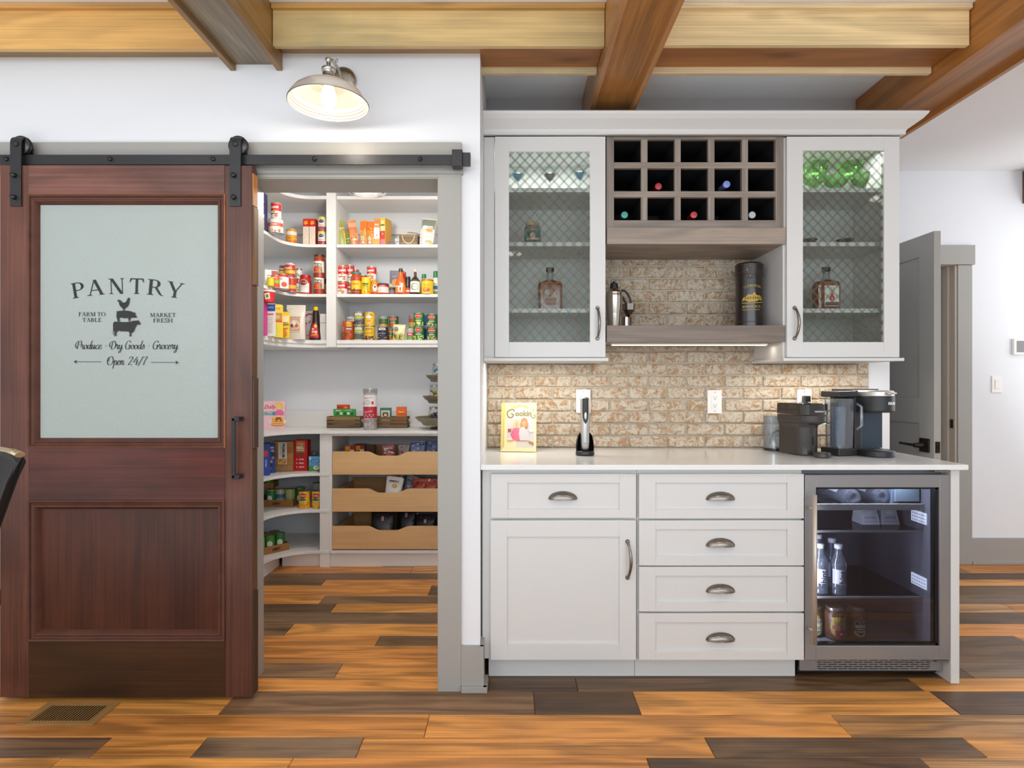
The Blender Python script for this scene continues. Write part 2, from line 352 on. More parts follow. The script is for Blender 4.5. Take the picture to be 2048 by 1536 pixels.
# --- roman capitals with serifs, unit cap height
def _serif(ch, T=.16, t=.055):
    P = []
    def st(x, y0=0, y1=1, w=T, a=1, b=1):
        P.append([(x-w/2, y0), (x+w/2, y0), (x+w/2, y1), (x-w/2, y1)])
        if a: P.append([(x-w/2-.1, y0), (x+w/2+.1, y0), (x+w/2+.1, y0+.02), (x+w/2, y0+.07), (x-w/2, y0+.07), (x-w/2-.1, y0+.02)])
        if b: P.append([(x-w/2-.1, y1-.02), (x-w/2, y1-.07), (x+w/2, y1-.07), (x+w/2+.1, y1-.02), (x+w/2+.1, y1), (x-w/2-.1, y1)])
    def ln(x0, y0, x1, y1, w):  # parallelogram, horizontal width w
        P.append([(x0-w/2, y0), (x0+w/2, y0), (x1+w/2, y1), (x1-w/2, y1)])
    def hb(x0, x1, y, w=t): P.append([(x0, y-w/2), (x1, y-w/2), (x1, y+w/2), (x0, y+w/2)])
    def sr(x, y, w=.2, up=1): P.append([(x-w, y), (x+w, y), (x+w, y+.02*up), (x, y+.08*up), (x-w, y+.02*up)] if up > 0 else [(x-w, y), (x-w, y-.02), (x, y-.08), (x+w, y-.02), (x+w, y)])
    def arc(cx, cy, rx, ry, a0, a1, Tk=T, tn=t, n=14):
        for i in range(n):
            q = []
            for a in (a0+(a1-a0)*i/n, a0+(a1-a0)*(i+1)/n):
                r = math.radians(a); w = tn+(Tk-tn)*abs(math.cos(r))**1.3
                c_, s_ = math.cos(r), math.sin(r)
                q.append(((cx+rx*c_, cy+ry*s_), (cx+(rx-w)*c_, cy+(ry-(w if abs(s_) < .7 else tn))*s_)))
            P.append([q[0][0], q[1][0], q[1][1], q[0][1]])
    def drop(x, y, d=1): P.append([(x-.03, y), (x+.03, y), (x+.035, y-.2*d), (x, y-.22*d), (x-.03, y-.1*d)])
    A = .8
    if ch == 'P': st(.2); hb(.2, .42, .975); hb(.2, .42, .49); arc(.40, .732, .34, .268, -90, 90); A = .82
    elif ch == 'B': st(.2); hb(.2, .40, .975); hb(.2, .42, .53); hb(.2, .42, .027); arc(.38, .765, .28, .235, -90, 90); arc(.40, .27, .34, .27, -90, 90); A = .84
    elif ch == 'R': st(.2); hb(.2, .40, .975); hb(.2, .44, .50); arc(.38, .737, .32, .263, -90, 90); P.append([(.40, .50), (.55, .50), (.80, .06), (.95, .0), (.78, 0), (.68, .06)]); A = .93
    elif ch == 'A': ln(.86, 0, .50, 1, T*1.1); ln(.18, 0, .47, .95, t*1.1); hb(.28, .72, .33); sr(.18, 0, .16); sr(.86, 0, .17); A = 1.04
    elif ch == 'N': st(.2, w=t, b=0); ln(.84, 0, .22, 1, T*1.25); st(.88, w=t, a=0); P.append([(.02, 1), (.02, .98), (.2, .93), (.3, 1)]); A = 1.08
    elif ch == 'M': st(.18, w=t, b=1); ln(.56, .05, .22, 1, T*1.1); ln(.56, .05, .92, 1, t*1.2); st(1.0, w=T); A = 1.2
    elif ch == 'T': st(.46, b=0); hb(.04, .88, .965, .07); P.append([(.04, 1), (.04, .93), (.0, .74), (.04, .74), (.16, .95)]); P.append([(.88, 1), (.76, .95), (.88, .74), (.92, .74), (.88, .93)]); A = .92
    elif ch == 'Y': st(.5, 0, .48, b=0); ln(.46, .42, .14, 1, T*1.1); ln(.53, .42, .84, 1, t*1.3); sr(.14, 1, .17, -1); sr(.84, 1, .15, -1); A = .98
    elif ch == 'F': st(.2); hb(.2, .72, .965, .07); hb(.2, .55, .52); drop(.70, .98); P.append([(.55, .62), (.58, .62), (.58, .42), (.55, .42)]); A = .76
    elif ch == 'E': st(.2); hb(.2, .72, .965, .07); hb(.2, .55, .52); hb(.2, .76, .035, .07); drop(.70, .98); drop(.74, .02, -1); P.append([(.55, .62), (.58, .62), (.58, .42), (.55, .42)]); A = .84
    elif ch == 'L': st(.2); hb(.2, .76, .035, .07); drop(.74, .02, -1); A = .82
    elif ch == 'D': st(.2); hb(.2, .45, .975); hb(.2, .45, .025); arc(.42, .5, .46, .5, -90, 90); A = .98
    elif ch == 'O': arc(.5, .5, .48, .51, 0, 360, n=28); A = 1.02
    elif ch == 'C': arc(.5, .5, .48, .51, 45, 315, n=24); drop(.84, .93); A = .92
    elif ch == 'G': arc(.5, .5, .48, .51, 45, 320, n=24); drop(.84, .93); st(.86, .05, .45, a=0); A = 1.02
    elif ch == 'K': st(.2); ln(.30, .42, .76, 1, t*1.3); P.append([(.38, .56), (.52, .62), (.96, 0), (.72, 0)]); sr(.74, 1, .15, -1); sr(.84, 0, .17); A = .98
    elif ch == 'S': P.extend(stroke(catmull([(.60, .78), (.58, .93), (.36, .985), (.14, .88), (.14, .68), (.36, .53), (.58, .38), (.60, .16), (.36, .015), (.12, .08), (.08, .26)]), .11)); A = .74
    elif ch == 'H': st(.2); st(.86); hb(.2, .86, .51); A = 1.06
    elif ch == 'U': st(.2, .3, 1, a=0); arc(.52, .32, .40, .32, 180, 360); st(.88, .3, 1, w=t*1.2, a=0); A = 1.06
    elif ch == 'X': ln(.84, 0, .16, 1, T*1.15); ln(.16, 0, .84, 1, t*1.3); sr(.16, 0, .14); sr(.84, 0, .16); sr(.16, 1, .15, -1); sr(.84, 1, .14, -1); A = 1.0
    elif ch == 'I': st(.2); A = .4
    elif ch == ' ': A = .38
    return A, P
def serif_line(s, tracking=.02):
    x = 0; out = []
    for ch in s:
        a, P = _serif(ch); out += [[(px+x, py) for px, py in q] for q in P]; x += a+tracking
    return out, x

# --- script lettering drawn with a broad nib; x-height 1, ascender 2
SCR = {
 'r': (.62, [[(0, .5), (.14, .95), (.2, 1.12), (.28, .9), (.42, .92), (.40, .6), (.36, .2), (.5, .02), (.66, .3)]]),
 'o': (.72, [[(.5, .95), (.2, .9), (.06, .45), (.22, .04), (.5, .12), (.64, .55), (.5, .93), (.55, .75), (.78, .8)]]),
 'd': (.82, [[(.55, .8), (.35, .98), (.1, .7), (.06, .25), (.25, .02), (.5, .35), (.66, .9)], [(.82, 2.0), (.66, 1.0), (.56, .25), (.68, .02), (.88, .3)]]),
 'u': (.84, [[(0, .6), (.14, 1.0), (.08, .4), (.16, .04), (.36, .15), (.6, .95)], [(.62, 1.0), (.54, .35), (.62, .02), (.86, .35)]]),
 'c': (.62, [[(.5, .78), (.42, .97), (.16, .85), (.04, .4), (.2, .02), (.45, .1), (.66, .4)]]),
 'e': (.62, [[(.06, .42), (.38, .6), (.46, .88), (.28, .98), (.06, .6), (.1, .15), (.3, .0), (.52, .15), (.66, .4)]]),
 'y': (.82, [[(0, .6), (.16, 1.0), (.1, .4), (.2, .05), (.42, .2), (.62, .9)], [(.64, 1.0), (.56, .1), (.46, -.65), (.22, -.85), (.14, -.6), (.4, -.25), (.86, .3)]]),
 's': (.62, [[(0, .3), (.3, .85), (.36, 1.12), (.44, .7), (.46, .2), (.25, .0), (.05, .12)]]),
 'p': (.8, [[(0, .5), (.2, 1.02), (.14, .2), (.02, -.85)], [(.12, .3), (.3, .85), (.5, .95), (.66, .6), (.5, .1), (.24, .08)], [(.24, .08), (.5, .05), (.82, .4)]]),
 'n': (.86, [[(.02, .5), (.16, 1.0), (.08, .02)], [(.1, .3), (.3, .85), (.5, .98), (.56, .7), (.5, .2), (.6, .0), (.86, .35)]]),
 'P': (1.15, [[(.62, 1.75), (.5, .8), (.42, .05)], [(.6, .2), (.2, .4), (.0, .9), (.2, 1.5), (.6, 1.9), (1.05, 1.85), (1.2, 1.45), (1.0, 1.05), (.66, .9)]]),
 'D': (1.3, [[(.62, 1.75), (.5, .8), (.42, .05)], [(.42, .05), (.8, .0), (1.2, .5), (1.22, 1.25), (.9, 1.85), (.45, 1.8), (.05, 1.3), (.0, .8), (.2, .5), (.4, .65)]]),
 'G': (1.2, [[(1.05, 1.5), (.95, 1.85), (.6, 1.9), (.25, 1.4), (.12, .7), (.3, .08), (.7, .02), (.98, .4), (1.02, .85), (.9, 1.0), (.68, .75)], [(1.02, .85), (.9, -.05)]]),
 'O': (1.35, [[(.7, 1.9), (.25, 1.6), (.08, .9), (.3, .15), (.75, .0), (1.15, .4), (1.25, 1.1), (1.0, 1.75), (.6, 1.85), (.35, 1.4), (.3, .8)]]),
 '2': (.9, [[(.1, 1.45), (.25, 1.8), (.6, 1.8), (.72, 1.45), (.45, .8), (.05, .05)], [(.05, .06), (.4, .1), (.8, .03)]]),
 '4': (.95, [[(.62, 1.85), (.05, .62), (.9, .62)], [(.68, 1.3), (.6, .0)]]),
 '7': (.9, [[(.1, 1.8), (.45, 1.74), (.85, 1.82), (.5, .9), (.35, .0)]]),
 '/': (.6, [[(0, -.2), (.7, 1.9)]]),
 '.': (.7, [[(.32, .78), (.38, .78), (.44, .78)]]), ' ': (.42, [])}
def script_line(s, thick=.17, thin=.055, shear=.12):
    x = 0; out = []
    for ch in s:
        a, S = SCR[ch]
        for st_ in S:
            straight = ch in '4/'
            p = [(u+x, v) for u, v in st_]; p = p if straight else catmull(p, 4)
            p = [(u+v*shear, v) for u, v in p]; w = []
            for i in range(len(p)):
                q0 = p[max(0, i-1)]; q1 = p[min(len(p)-1, i+1)]; an = math.atan2(q1[1]-q0[1], q1[0]-q0[0])
                w.append(thin+(thick-thin)*abs(math.sin(an-math.radians(20)))**1.5)
            if ch == '.': w = [.22]*len(p)
            out += stroke(p, w)
        x += a
    return out, x

class Art:
    """a piece of flat print in its own units; emitted onto a plane or a cylinder"""
    def __init__(s): s.items = []; s.k = 0
    def poly(s, pts, c, conv=False):
        s.k += 1
        if conv or len(pts) < 5: s.items.append(([pts], c, s.k))
        else:
            t = geometry.tessellate_polygon([[Vector((p[0], p[1], 0)) for p in pts]])
            s.items.append(([[pts[i] for i in q] for q in t], c, s.k))
        return s
    def polys(s, L, c): s.k += 1; s.items.append((L, c, s.k)); return s
    def rect(s, x0, y0, x1, y1, c): return s.poly([(x0, y0), (x1, y0), (x1, y1), (x0, y1)], c)
    def ell(s, cx, cy, rx, ry, c, n=18, a0=0, a1=360):
        return s.poly([(cx+rx*math.cos(math.radians(a0+(a1-a0)*i/n)), cy+ry*math.sin(math.radians(a0+(a1-a0)*i/n))) for i in range(n+(0 if a1-a0 == 360 else 1))], c)
    def line(s, pts, w, c): return s.polys(stroke(pts, w), c)
    def text(s, t, cx, cy, h, c, w=None, bold=.0, rot=0, shear=0, arc=None, src=None):
        """centred text of cap height h, squeezed to width w"""
        if src == 'serif': tr, tw = serif_line(t)
        elif src == 'script': tr, tw = script_line(t); 
        else: tr, tw = text_tris(t, bold, shear)
        kx = (w/tw) if w else h
        ca, sa = math.cos(math.radians(rot)), math.sin(math.radians(rot)); out = []
        for q in tr:
            z = []
            for px, py in q:
                x = (px-tw/2)*kx; y = (py-.5)*h if src != 'script' else (py-.5)*h
                if arc: a = x/arc; x, y = math.sin(a)*(arc+y), (arc+y)*math.cos(a)-arc
                z.append((cx+x*ca-y*sa, cy+x*sa+y*ca))
            out.append(z)
        return s.polys(out, c)
    def flat(s, mb, org, ux=(1, 0, 0), uy=(0, 0, 1), step=.0004, m=0):
        o = Vector(org); ux = Vector(ux); uy = Vector(uy); n = ux.cross(uy).normalized()
        for L, c, k in s.items:
            for i, q in enumerate(L): mb.add([o+ux*p[0]+uy*p[1]+n*(step*k+1.5e-5*(i % 9)*(len(L) < 400)) for p in q], [tuple(range(len(q)))], c, m)
        return mb
    def cyl(s, mb, ctr, r, phi=-PI/2, z0=0, step=.00025, m=0, cut=None, rf=None):
        """x runs round the cylinder (in metres of arc), y up; x=0 sits at angle phi. rf(z) optional radius"""
        cut = cut or r*.28
        def clip(q, x, keep_less):
            out = []
            for i in range(len(q)):
                a, b = q[i], q[(i+1) % len(q)]; ia = (a[0] <= x) if keep_less else (a[0] >= x); ib = (b[0] <= x) if keep_less else (b[0] >= x)
                if ia: out.append(a)
                if ia != ib: t = (x-a[0])/(b[0]-a[0]); out.append((x, a[1]+(b[1]-a[1])*t))
            return out
        for L, c, k in s.items:
            for q in L:
                x0 = min(p[0] for p in q); x1 = max(p[0] for p in q)
                i0 = math.floor(x0/cut); i1 = math.ceil(x1/cut)
                for i in range(i0, max(i1, i0+1)):
                    z = clip(q, i*cut, False) if x0 < i*cut else q
                    if len(z) > 2 and x1 > (i+1)*cut: z = clip(z, (i+1)*cut, True)
                    if len(z) < 3: continue
                    vs = []
                    for p in z:
                        rr = (rf(p[1]) if rf else r)+.0004+step*k; a = phi+p[0]/r
                        vs.append((ctr[0]+rr*math.cos(a), ctr[1]+rr*math.sin(a), ctr[2]+z0+p[1]))
                    mb.add(vs, [tuple(range(len(vs)))], c, m)
        return mb
# ---------------------------------------------------------------- shared materials
M_wall = pmat('wall_paint', '#E8EBEF', .75, bump=.03, bscale=180)
M_ceil = pmat('ceiling_paint', '#F2F3F4', .85)
M_trim = pmat('greige_paint', '#A3A29D', .42, bump=.02, bscale=90)
M_cab = pmat('cabinet_paint', '#D8D9D8', .38, bump=.015, bscale=70)
M_shelfw = pmat('white_melamine', '#E9E7E4', .35)
M_quartz = pmat('white_quartz', '#EDEFF0', .16, var=.03, vscale=30, coat=.2)
M_mortar = pmat('mortar', '#C2B7A4', .95, bump=.6, bscale=160, var=.12, vscale=60)
M_black = pmat('black_iron', '#3A3B3D', .42, metal=.55, bump=.05, bscale=200)
M_blackp = pmat('black_plastic', '#17181A', .25, spec=.5)
M_dark = pmat('dark_void', '#0D0E10', .6)
M_nick = pmat('brushed_nickel', '#B9B4AC', .28, metal=1, bump=.03, bscale=60)
M_pewter = pmat('antique_pewter', '#8C857D', .30, metal=1, var=.35, vscale=45)
M_steel = pmat('stainless_steel', '#9B9B9D', .36, metal=.6, bump=.04, bscale=8, stretch=(1, 60, 60))
M_white = pmat('white_plastic', '#F0EEEA', .3)
M_tin = pmat('tin_lid', '#B8B6B0', .25, metal=.9)
M_glass = thin_glass('clear_glass', '#F4F8F7', .0, slope=.35)
M_plastic = thin_glass('clear_plastic', '#EDF2F5', .10, .06, .10, '#DCE3EA')
PR = printmat()

# ---------------------------------------------------------------- floor
ROWF = [1.50, 1.60, 1.70, 1.812, 1.951, 2.064, 2.205, 2.373, 2.479, 2.612, 2.784, 2.897, 3.038, 3.195, 3.316, 3.445, 3.618, 3.727, 3.858, 3.99, 4.12, 4.27, 4.45, 4.60, 4.75, 4.9, 5.05, 5.2]
FC = {'O': ['#D48E44', '#DA964A', '#CC8640'], 'o': ['#C08E58', '#B88650'], 'M': ['#8A6747', '#836244'], 'D': ['#64492F', '#6E5236', '#5C432C'], 'G': ['#7A5F45', '#80664C']}
RX = 3.05
# per row (keyed by its front edge): list of (right end in X, tone)
def rx(px, Y): return (px-1024)*Y/F
SEG = {
 1.812: [(rx(100, 1.9), 'O'), (rx(575, 1.9), 'O'), (rx(1300, 1.9), 'O'), (rx(1860, 1.9), 'D'), (9, 'o')],
 1.951-.0001: [], 
 1.951: [(rx(178, 1.951), 'M'), (rx(380, 1.951), 'O'), (rx(711, 1.951), 'G'), (rx(1431, 1.951), 'O'), (rx(1975, 1.951), 'D'), (9, 'O')],
 2.064: [(rx(-300, 2.064), 'M'), (rx(848, 2.064), 'O'), (rx(1705, 2.064), 'O'), (9, 'o')],
 2.205: [(rx(436, 2.205), 'O'), (rx(1070, 2.205), 'M'), (rx(1283, 2.205), 'D'), (rx(1922, 2.205), 'O'), (9, 'D')],
 2.373: [(rx(500, 2.373), 'O'), (rx(976, 2.373), 'O'), (rx(1156, 2.373), 'D'), (rx(1850, 2.373), 'D'), (9, 'O')],
 2.479: [(rx(668, 2.479), 'M'), (rx(960, 2.479), 'O'), (rx(1950, 2.479), 'D'), (9, 'G')],
 2.612: [(rx(960, 2.612), 'O'), (rx(1900, 2.612), 'M'), (9, 'D')],
 2.784: [(rx(750, 2.784), 'O'), (rx(970, 2.784), 'D'), (1.9, 'O'), (2.46, 'D'), (9, 'O')],
 2.897: [(rx(567, 2.897), 'M'), (rx(960, 2.897), 'O'), (1.8, 'D'), (9, 'O')],
 3.038: [(rx(960, 3.038), 'G'), (2.2, 'O'), (9, 'D')],
 3.195: [(rx(660, 3.195), 'D'), (rx(960, 3.195), 'O'), (2.75, 'o'), (9, 'O')],
 3.316: [(rx(637, 3.316), 'O'), (rx(960, 3.3), 'M'), (2.1, 'D'), (9, 'G')],
 3.445: [(rx(856, 3.445), 'O'), (1.2, 'D'), (9, 'D')],
 3.618: [(rx(641, 3.618), 'D'), (rx(960, 3.6), 'O'), (9, 'O')],
 3.727: [(rx(596, 3.727), 'G'), (1.0, 'D'), (3.35, 'D'), (9, 'O')],
 3.858: [(rx(820, 3.858), 'O'), (1.0, 'O'), (3.0, 'G'), (9, 'O')],
}
M_plank = woodmat('floor_oak', 'x', .46, 1.42, 7, 130, .36, .25, saw=.34, knots=1.0)
M_sub = pmat('subfloor', '#4A3524', .8, var=.2)
fl = MB().box(-4, 5.6, -4, 5.6, -.05, -.006).build('floor', [pmat('floor_far_oak', '#84592F', .4, var=.25, vscale=1.5, stretch=(1, 8, 1))], off=(0, 0, -.05)); struct(fl)
OFF['floor'] = (0, 0, -.05)
def plank(x0, x1, y0, y1, c):
    g = .0009
    m = MB(); x0 += g; x1 -= g; y0 += g; y1 -= g; e = .0022
    m.box(x0, x1, y0, y1, -.006, -e*.8); m.frustum((x0, x1, y0, y1), (x0+e, x1-e, y0+e, y1-e), -e*.8, 0)
    return m.build('plank', M_plank, fl, off=((x0+x1)/2, (y0+y1)/2, 0), color=c, fix=False)
for i in range(len(ROWF)-1):
    y0, y1 = ROWF[i], ROWF[i+1]
    segs = SEG.get(y0)
    xa = -3.2
    if not segs:
        segs = []; x = xa+R.uniform(.3, 1.4)
        while x < 5: segs.append((x, R.choice('OOMDOG'))); x += R.uniform(.9, 1.9)
        segs.append((9, 'O'))
    cur = xa
    for xe, t in segs:
        if cur < -2.6 and xe > -1.6: # joint outside the picture on the far left
            pass
        e = min(xe, 5.3)
        if e-cur > .02:
            o = plank(cur, e, y0, y1, R.choice(FC[t])); o.location = Vector(OFF[o.name])-Vector((0, 0, -.05))
        cur = e
        if cur >= 5.3: break

# ---------------------------------------------------------------- walls and ceiling
T = 2.70
w = MB()
w.box(-3.6, -1.076, 2.385, 2.536, 0, T); w.box(-1.076, -.297, 2.385, 2.536, 2.064, T); w.box(-.297, -.129, 2.385, 2.536, 0, T)
struct(w.build('wall_pantry_front', M_wall))
struct(MB().box(-.25, -.129, 2.536, 4.46, 0, T).build('wall_pantry_right', M_wall))
struct(MB().box(-2.03, -1.91, 2.536, 4.58, 0, T).build('wall_pantry_left', M_wall))
struct(MB().box(-2.03, -.129, 4.46, 4.58, 0, T).build('wall_pantry_back', M_wall))
wb = struct(MB().box(-.129, 1.949, 3.045, 3.165, 0, T).build('wall_bar', M_wall, off=(0, 3.045, 0)))
struct(MB().box(1.83, 1.949, 3.165, 4.06, 0, T).build('wall_passage', M_wall))
w = MB(); w.box(1.83, 2.26, 4.06, 4.19, 0, T); w.box(2.26, 3.055, 4.06, 4.19, 2.07, T); w.box(3.055, 5.2, 4.06, 4.19, 0, T)
struct(w.build('wall_back', M_wall))
struct(MB().box(1.6, 4.2, 5.3, 5.4, 0, T).build('wall_far_room', pmat('far_room_paint', '#C9BFB2', .8)))
struct(MB().box(5.2, 5.32, -3.3, 4.19, 0, T).build('wall_right', M_wall))
struct(MB().box(-3.72, -3.6, -3.3, 2.536, 0, T).build('wall_left', M_wall))
struct(MB().box(-3.72, 5.32, -3.3, 5.4, T, T+.08).build('ceiling', M_ceil))

# ---------------------------------------------------------------- thin brick veneer over the bar counter
def brickmat():
    m = bpy.data.materials.new('whitewashed_brick'); m.use_nodes = True; nt = m.node_tree; N = nt.nodes; L = nt.links; b = N['Principled BSDF']
    tc = N.new('ShaderNodeTexCoord'); oi = N.new('ShaderNodeObjectInfo')
    mul = N.new('ShaderNodeMath'); mul.operation = 'MULTIPLY'; mul.inputs[1].default_value = 53; L.new(oi.outputs['Random'], mul.inputs[0])
    ad = N.new('ShaderNodeVectorMath'); ad.operation = 'ADD'; L.new(tc.outputs['Object'], ad.inputs[0]); L.new(mul.outputs[0], ad.inputs[1])
    def noise(s, d, rough=.5, dist=0.0):
        n = N.new('ShaderNodeTexNoise'); n.inputs['Scale'].default_value = s; n.inputs['Detail'].default_value = d; n.inputs['Roughness'].default_value = rough; n.inputs['Distortion'].default_value = dist
        L.new(ad.outputs[0], n.inputs['Vector']); return n.outputs[0]
    def ramp(src, a, b_, lo=0, hi=1):
        r = N.new('ShaderNodeMapRange'); r.inputs[1].default_value = a; r.inputs[2].default_value = b_; r.inputs[3].default_value = lo; r.inputs[4].default_value = hi; L.new(src, r.inputs[0]); return r.outputs[0]
    def mix(f, a, c):
        x = N.new('ShaderNodeMix'); x.data_type = 'RGBA'; L.new(f, x.inputs[0])
        if isinstance(a, str): x.inputs[6].default_value = hx(a)
        else: L.new(a, x.inputs[6])
        x.inputs[7].default_value = hx(c); return x.outputs[2]
    n1 = noise(25, 6, .7, 1.5); n2 = noise(110, 4, .75, 2.5); n3 = noise(150, 3, .7, .8); n4 = noise(6, 2)
    f1 = ramp(n1, .47, .60)
    a = mix(f1, '#DED3C1', '#BF9A72')
    f2 = N.new('ShaderNodeMath'); f2.operation = 'MULTIPLY'; L.new(ramp(n2, .50, .60), f2.inputs[0]); L.new(ramp(n1, .36, .60), f2.inputs[1])
    a = mix(f2.outputs[0], a, '#8E6E54')
    f3 = N.new('ShaderNodeMath'); f3.operation = 'MULTIPLY'; L.new(ramp(n3, .60, .68), f3.inputs[0]); L.new(ramp(oi.outputs['Random'], 0, 1, .3, 1), f3.inputs[1])
    a = mix(f3.outputs[0], a, '#74503C')
    f4 = ramp(n2, .30, .44, .75, 0); a = mix(f4, a, '#F1E9DA')
    L.new(a, b.inputs['Base Color']); b.inputs['Roughness'].default_value = .85
    bp = N.new('ShaderNodeBump'); bp.inputs['Strength'].default_value = .8; bp.inputs['Distance'].default_value = .006
    L.new(n2, bp.inputs['Height']); L.new(bp.outputs[0], b.inputs['Normal'])
    return m
M_brick = brickmat()
veneer = MB().box(-.129, 1.835, 3.037, 3.045, .906, 1.93).build('mortar_bed', M_mortar, wb, off=(0, 3.045, 0))
P_, C_ = .1955, .0622
z0 = 1.235-(894-768)/389.4
def brick_mesh(x0, x1, h=C_-.009):
    m = MB(); e = .004; yf = 3.028+R.uniform(-.0012, .0012)
    j = lambda: R.uniform(-.0016, .0016)
    # slightly irregular slip: back outline, front outline pulled in at the arrises
    n = 5; lo = []; hi = []
    for i in range(n): lo.append((x0+(x1-x0)*i/(n-1), j())); hi.append((x0+(x1-x0)*i/(n-1), h+j()))
    rim = [(p[0], p[1]) for p in lo]+[(p[0], p[1]) for p in reversed(hi)]
    cx, cz = (x0+x1)/2, h/2
    inn = [(p[0]+(e if p[0] < cx else -e)*(1 if abs(p[0]-cx) > (x1-x0)*.4 else 0), p[1]+(e if p[1] < cz else -e)) for p in rim]
    vb = [(p[0], 3.045, p[1]) for p in rim]; vm = [(p[0], yf+.0035, p[1]) for p in rim]; vf = [(p[0], yf, p[1]) for p in inn]
    k = len(rim); m.add(vb+vm+vf, [(i, (i+1) % k, k+(i+1) % k, k+i) for i in range(k)]+[(k+i, k+(i+1) % k, 2*k+(i+1) % k, 2*k+i) for i in range(k)]+[tuple(2*k+i for i in range(k))], smooth=False)
    return m
shared = [brick_mesh(0, P_-.010).mesh('brick', M_brick) for _ in range(6)]
for r in range(17):
    zz = z0+r*C_; ph = 1105.3 if r % 2 == 0 else 1144.2
    x = PX(ph, 3.03)-8*P_
    while x < 1.835:
        a, bx = x+.005, x+P_-.005
        if bx > -.12 and a < 1.83 and not (r == 0 and zz < .9):
            aa, bb = max(a, -.124), min(bx, 1.832)
            if bb-aa > .02:
                if aa == a and bb == bx: me = R.choice(shared)
                else: me = brick_mesh(aa-x-.005, bb-x-.005).mesh('brick', M_brick)
                o = bpy.data.objects.new('brick', me); COL.objects.link(o); o.parent = wb; o.location = (x+.005, -3.045, zz)
        x += P_

# ---------------------------------------------------------------- painted trim
t = MB(); t.box(-.297, -.205, 2.368, 2.385, 0, 2.0785); struct(t.build('trim_1', M_trim, bev=.001))
t = MB(); t.box(-3.6, -.203, 2.366, 2.385, 2.088, 2.205); t.box(-3.6, -.197, 2.362, 2.385, 2.078, 2.092); t.box(-1.075, -.297, 2.368, 2.385, 2.064, 2.078); struct(t.build('trim_2', M_trim, bev=.001))
t = MB(); t.box(-1.16, -1.075, 2.368, 2.385, 0, 2.064); struct(t.build('trim_3', M_trim, bev=.001))
t = MB(); t.box(-1.080, -1.069, 2.372, 2.540, 0, 2.064); t.box(-.299, -.290, 2.372, 2.545, 0, 2.064); t.box(-1.08, -.29, 2.372, 2.545, 2.060, 2.075); struct(t.build('door_frame_1', M_trim))
t = MB(); t.box(-.205, -.114, 2.370, 2.385, .02, .181); t.box(-.129, -.114, 2.370, 2.47, .02, .181)
t.box(-.203, -.100, 2.356, 2.372, 0, .024); t.box(-.116, -.100, 2.356, 2.46, 0, .024); struct(t.build('baseboard_pantry', M_trim, bev=.0012))
t = MB(); t.box(3.155, 5.2, 4.045, 4.06, 0, .178); t.box(3.155, 5.2, 4.038, 4.05, 0, .018); struct(t.build('baseboard_back', M_trim, bev=.001))
t = MB(); t.box(3.055, 3.152, 4.04, 4.06, 0, 2.05); t.box(2.16, 2.26, 4.04, 4.06, 0, 2.05); struct(t.build('trim_4', M_trim, bev=.001))
t = MB(); t.box(2.13, 3.165, 4.03, 4.06, 2.052, 2.185); struct(t.build('trim_5', M_trim, bev=.001))
M_jamb = pmat('jamb_paint', '#BDB3A6', .45)
t = MB(); t.box(3.040, 3.060, 4.05, 4.19, 0, 2.07); t.box(3.025, 3.042, 4.10, 4.14, 0, 2.07); t.box(2.255, 2.275, 4.05, 4.19, 0, 2.07); t.box(2.26, 3.06, 4.05, 4.19, 2.05, 2.07); fr = struct(t.build('door_frame_2', M_jamb))
t = MB(); t.box(3.036, 3.041, 4.066, 4.09, .93, .99); t.build('strike_plate', pmat('bronze', '#2A2320', .4, metal=.6), fr)
# open passage door, hinged on the far jamb and standing square to the wall
dr = MB()
x0, x1 = 2.232, 2.268
def leaf(m, ya, yb, za, zb, st, rails):
    m.box(x0, x1, ya, ya+st, za, zb); m.box(x0, x1, yb-st, yb, za, zb)
    for a, b in rails: m.box(x0, x1, ya+st, yb-st, a, b)
door = thing('door_1', (2.25, 4.0, .012), None, None, kind='structure')
leaf(dr, 3.12, 4.02, .012, 2.045, .115, [(.012, .22), (1.02, 1.16), (1.93, 2.045)]); dr.build('frame', M_trim, door, bev=.0015)
MB().box(2.241, 2.259, 3.22, 3.92, .2, 1.04).build('panel', M_trim, door); MB().box(2.241, 2.259, 3.22, 3.92, 1.14, 1.95).build('panel', M_trim, door)
M_brz = pmat('bronze', '#2A2320', .4, metal=.6)
h = MB(); h.box(2.222, 2.232, 3.150, 3.222, .868, .942); hl = h.build('handle', M_brz, door, bev=.002)
h = MB(); h.lathe([(0, 2.17), (.012, 2.17), (.012, 2.185), (.014, 2.186), (.014, 2.222)], (0, 3.186, .905), 14, 'x'); h.tube([(2.175, 3.186, .905), (2.174, 3.24, .905), (2.176, 3.31, .906)], .007, 8)
h.build('lever', M_brz, hl)
h = MB(); h.box(2.238, 2.262, 3.117, 3.121, .87, .93); h.prism([(2.243, 3.118), (2.257, 3.118), (2.25, 3.104)], 'z', .892, .908); h.build('latch', M_brz, door)
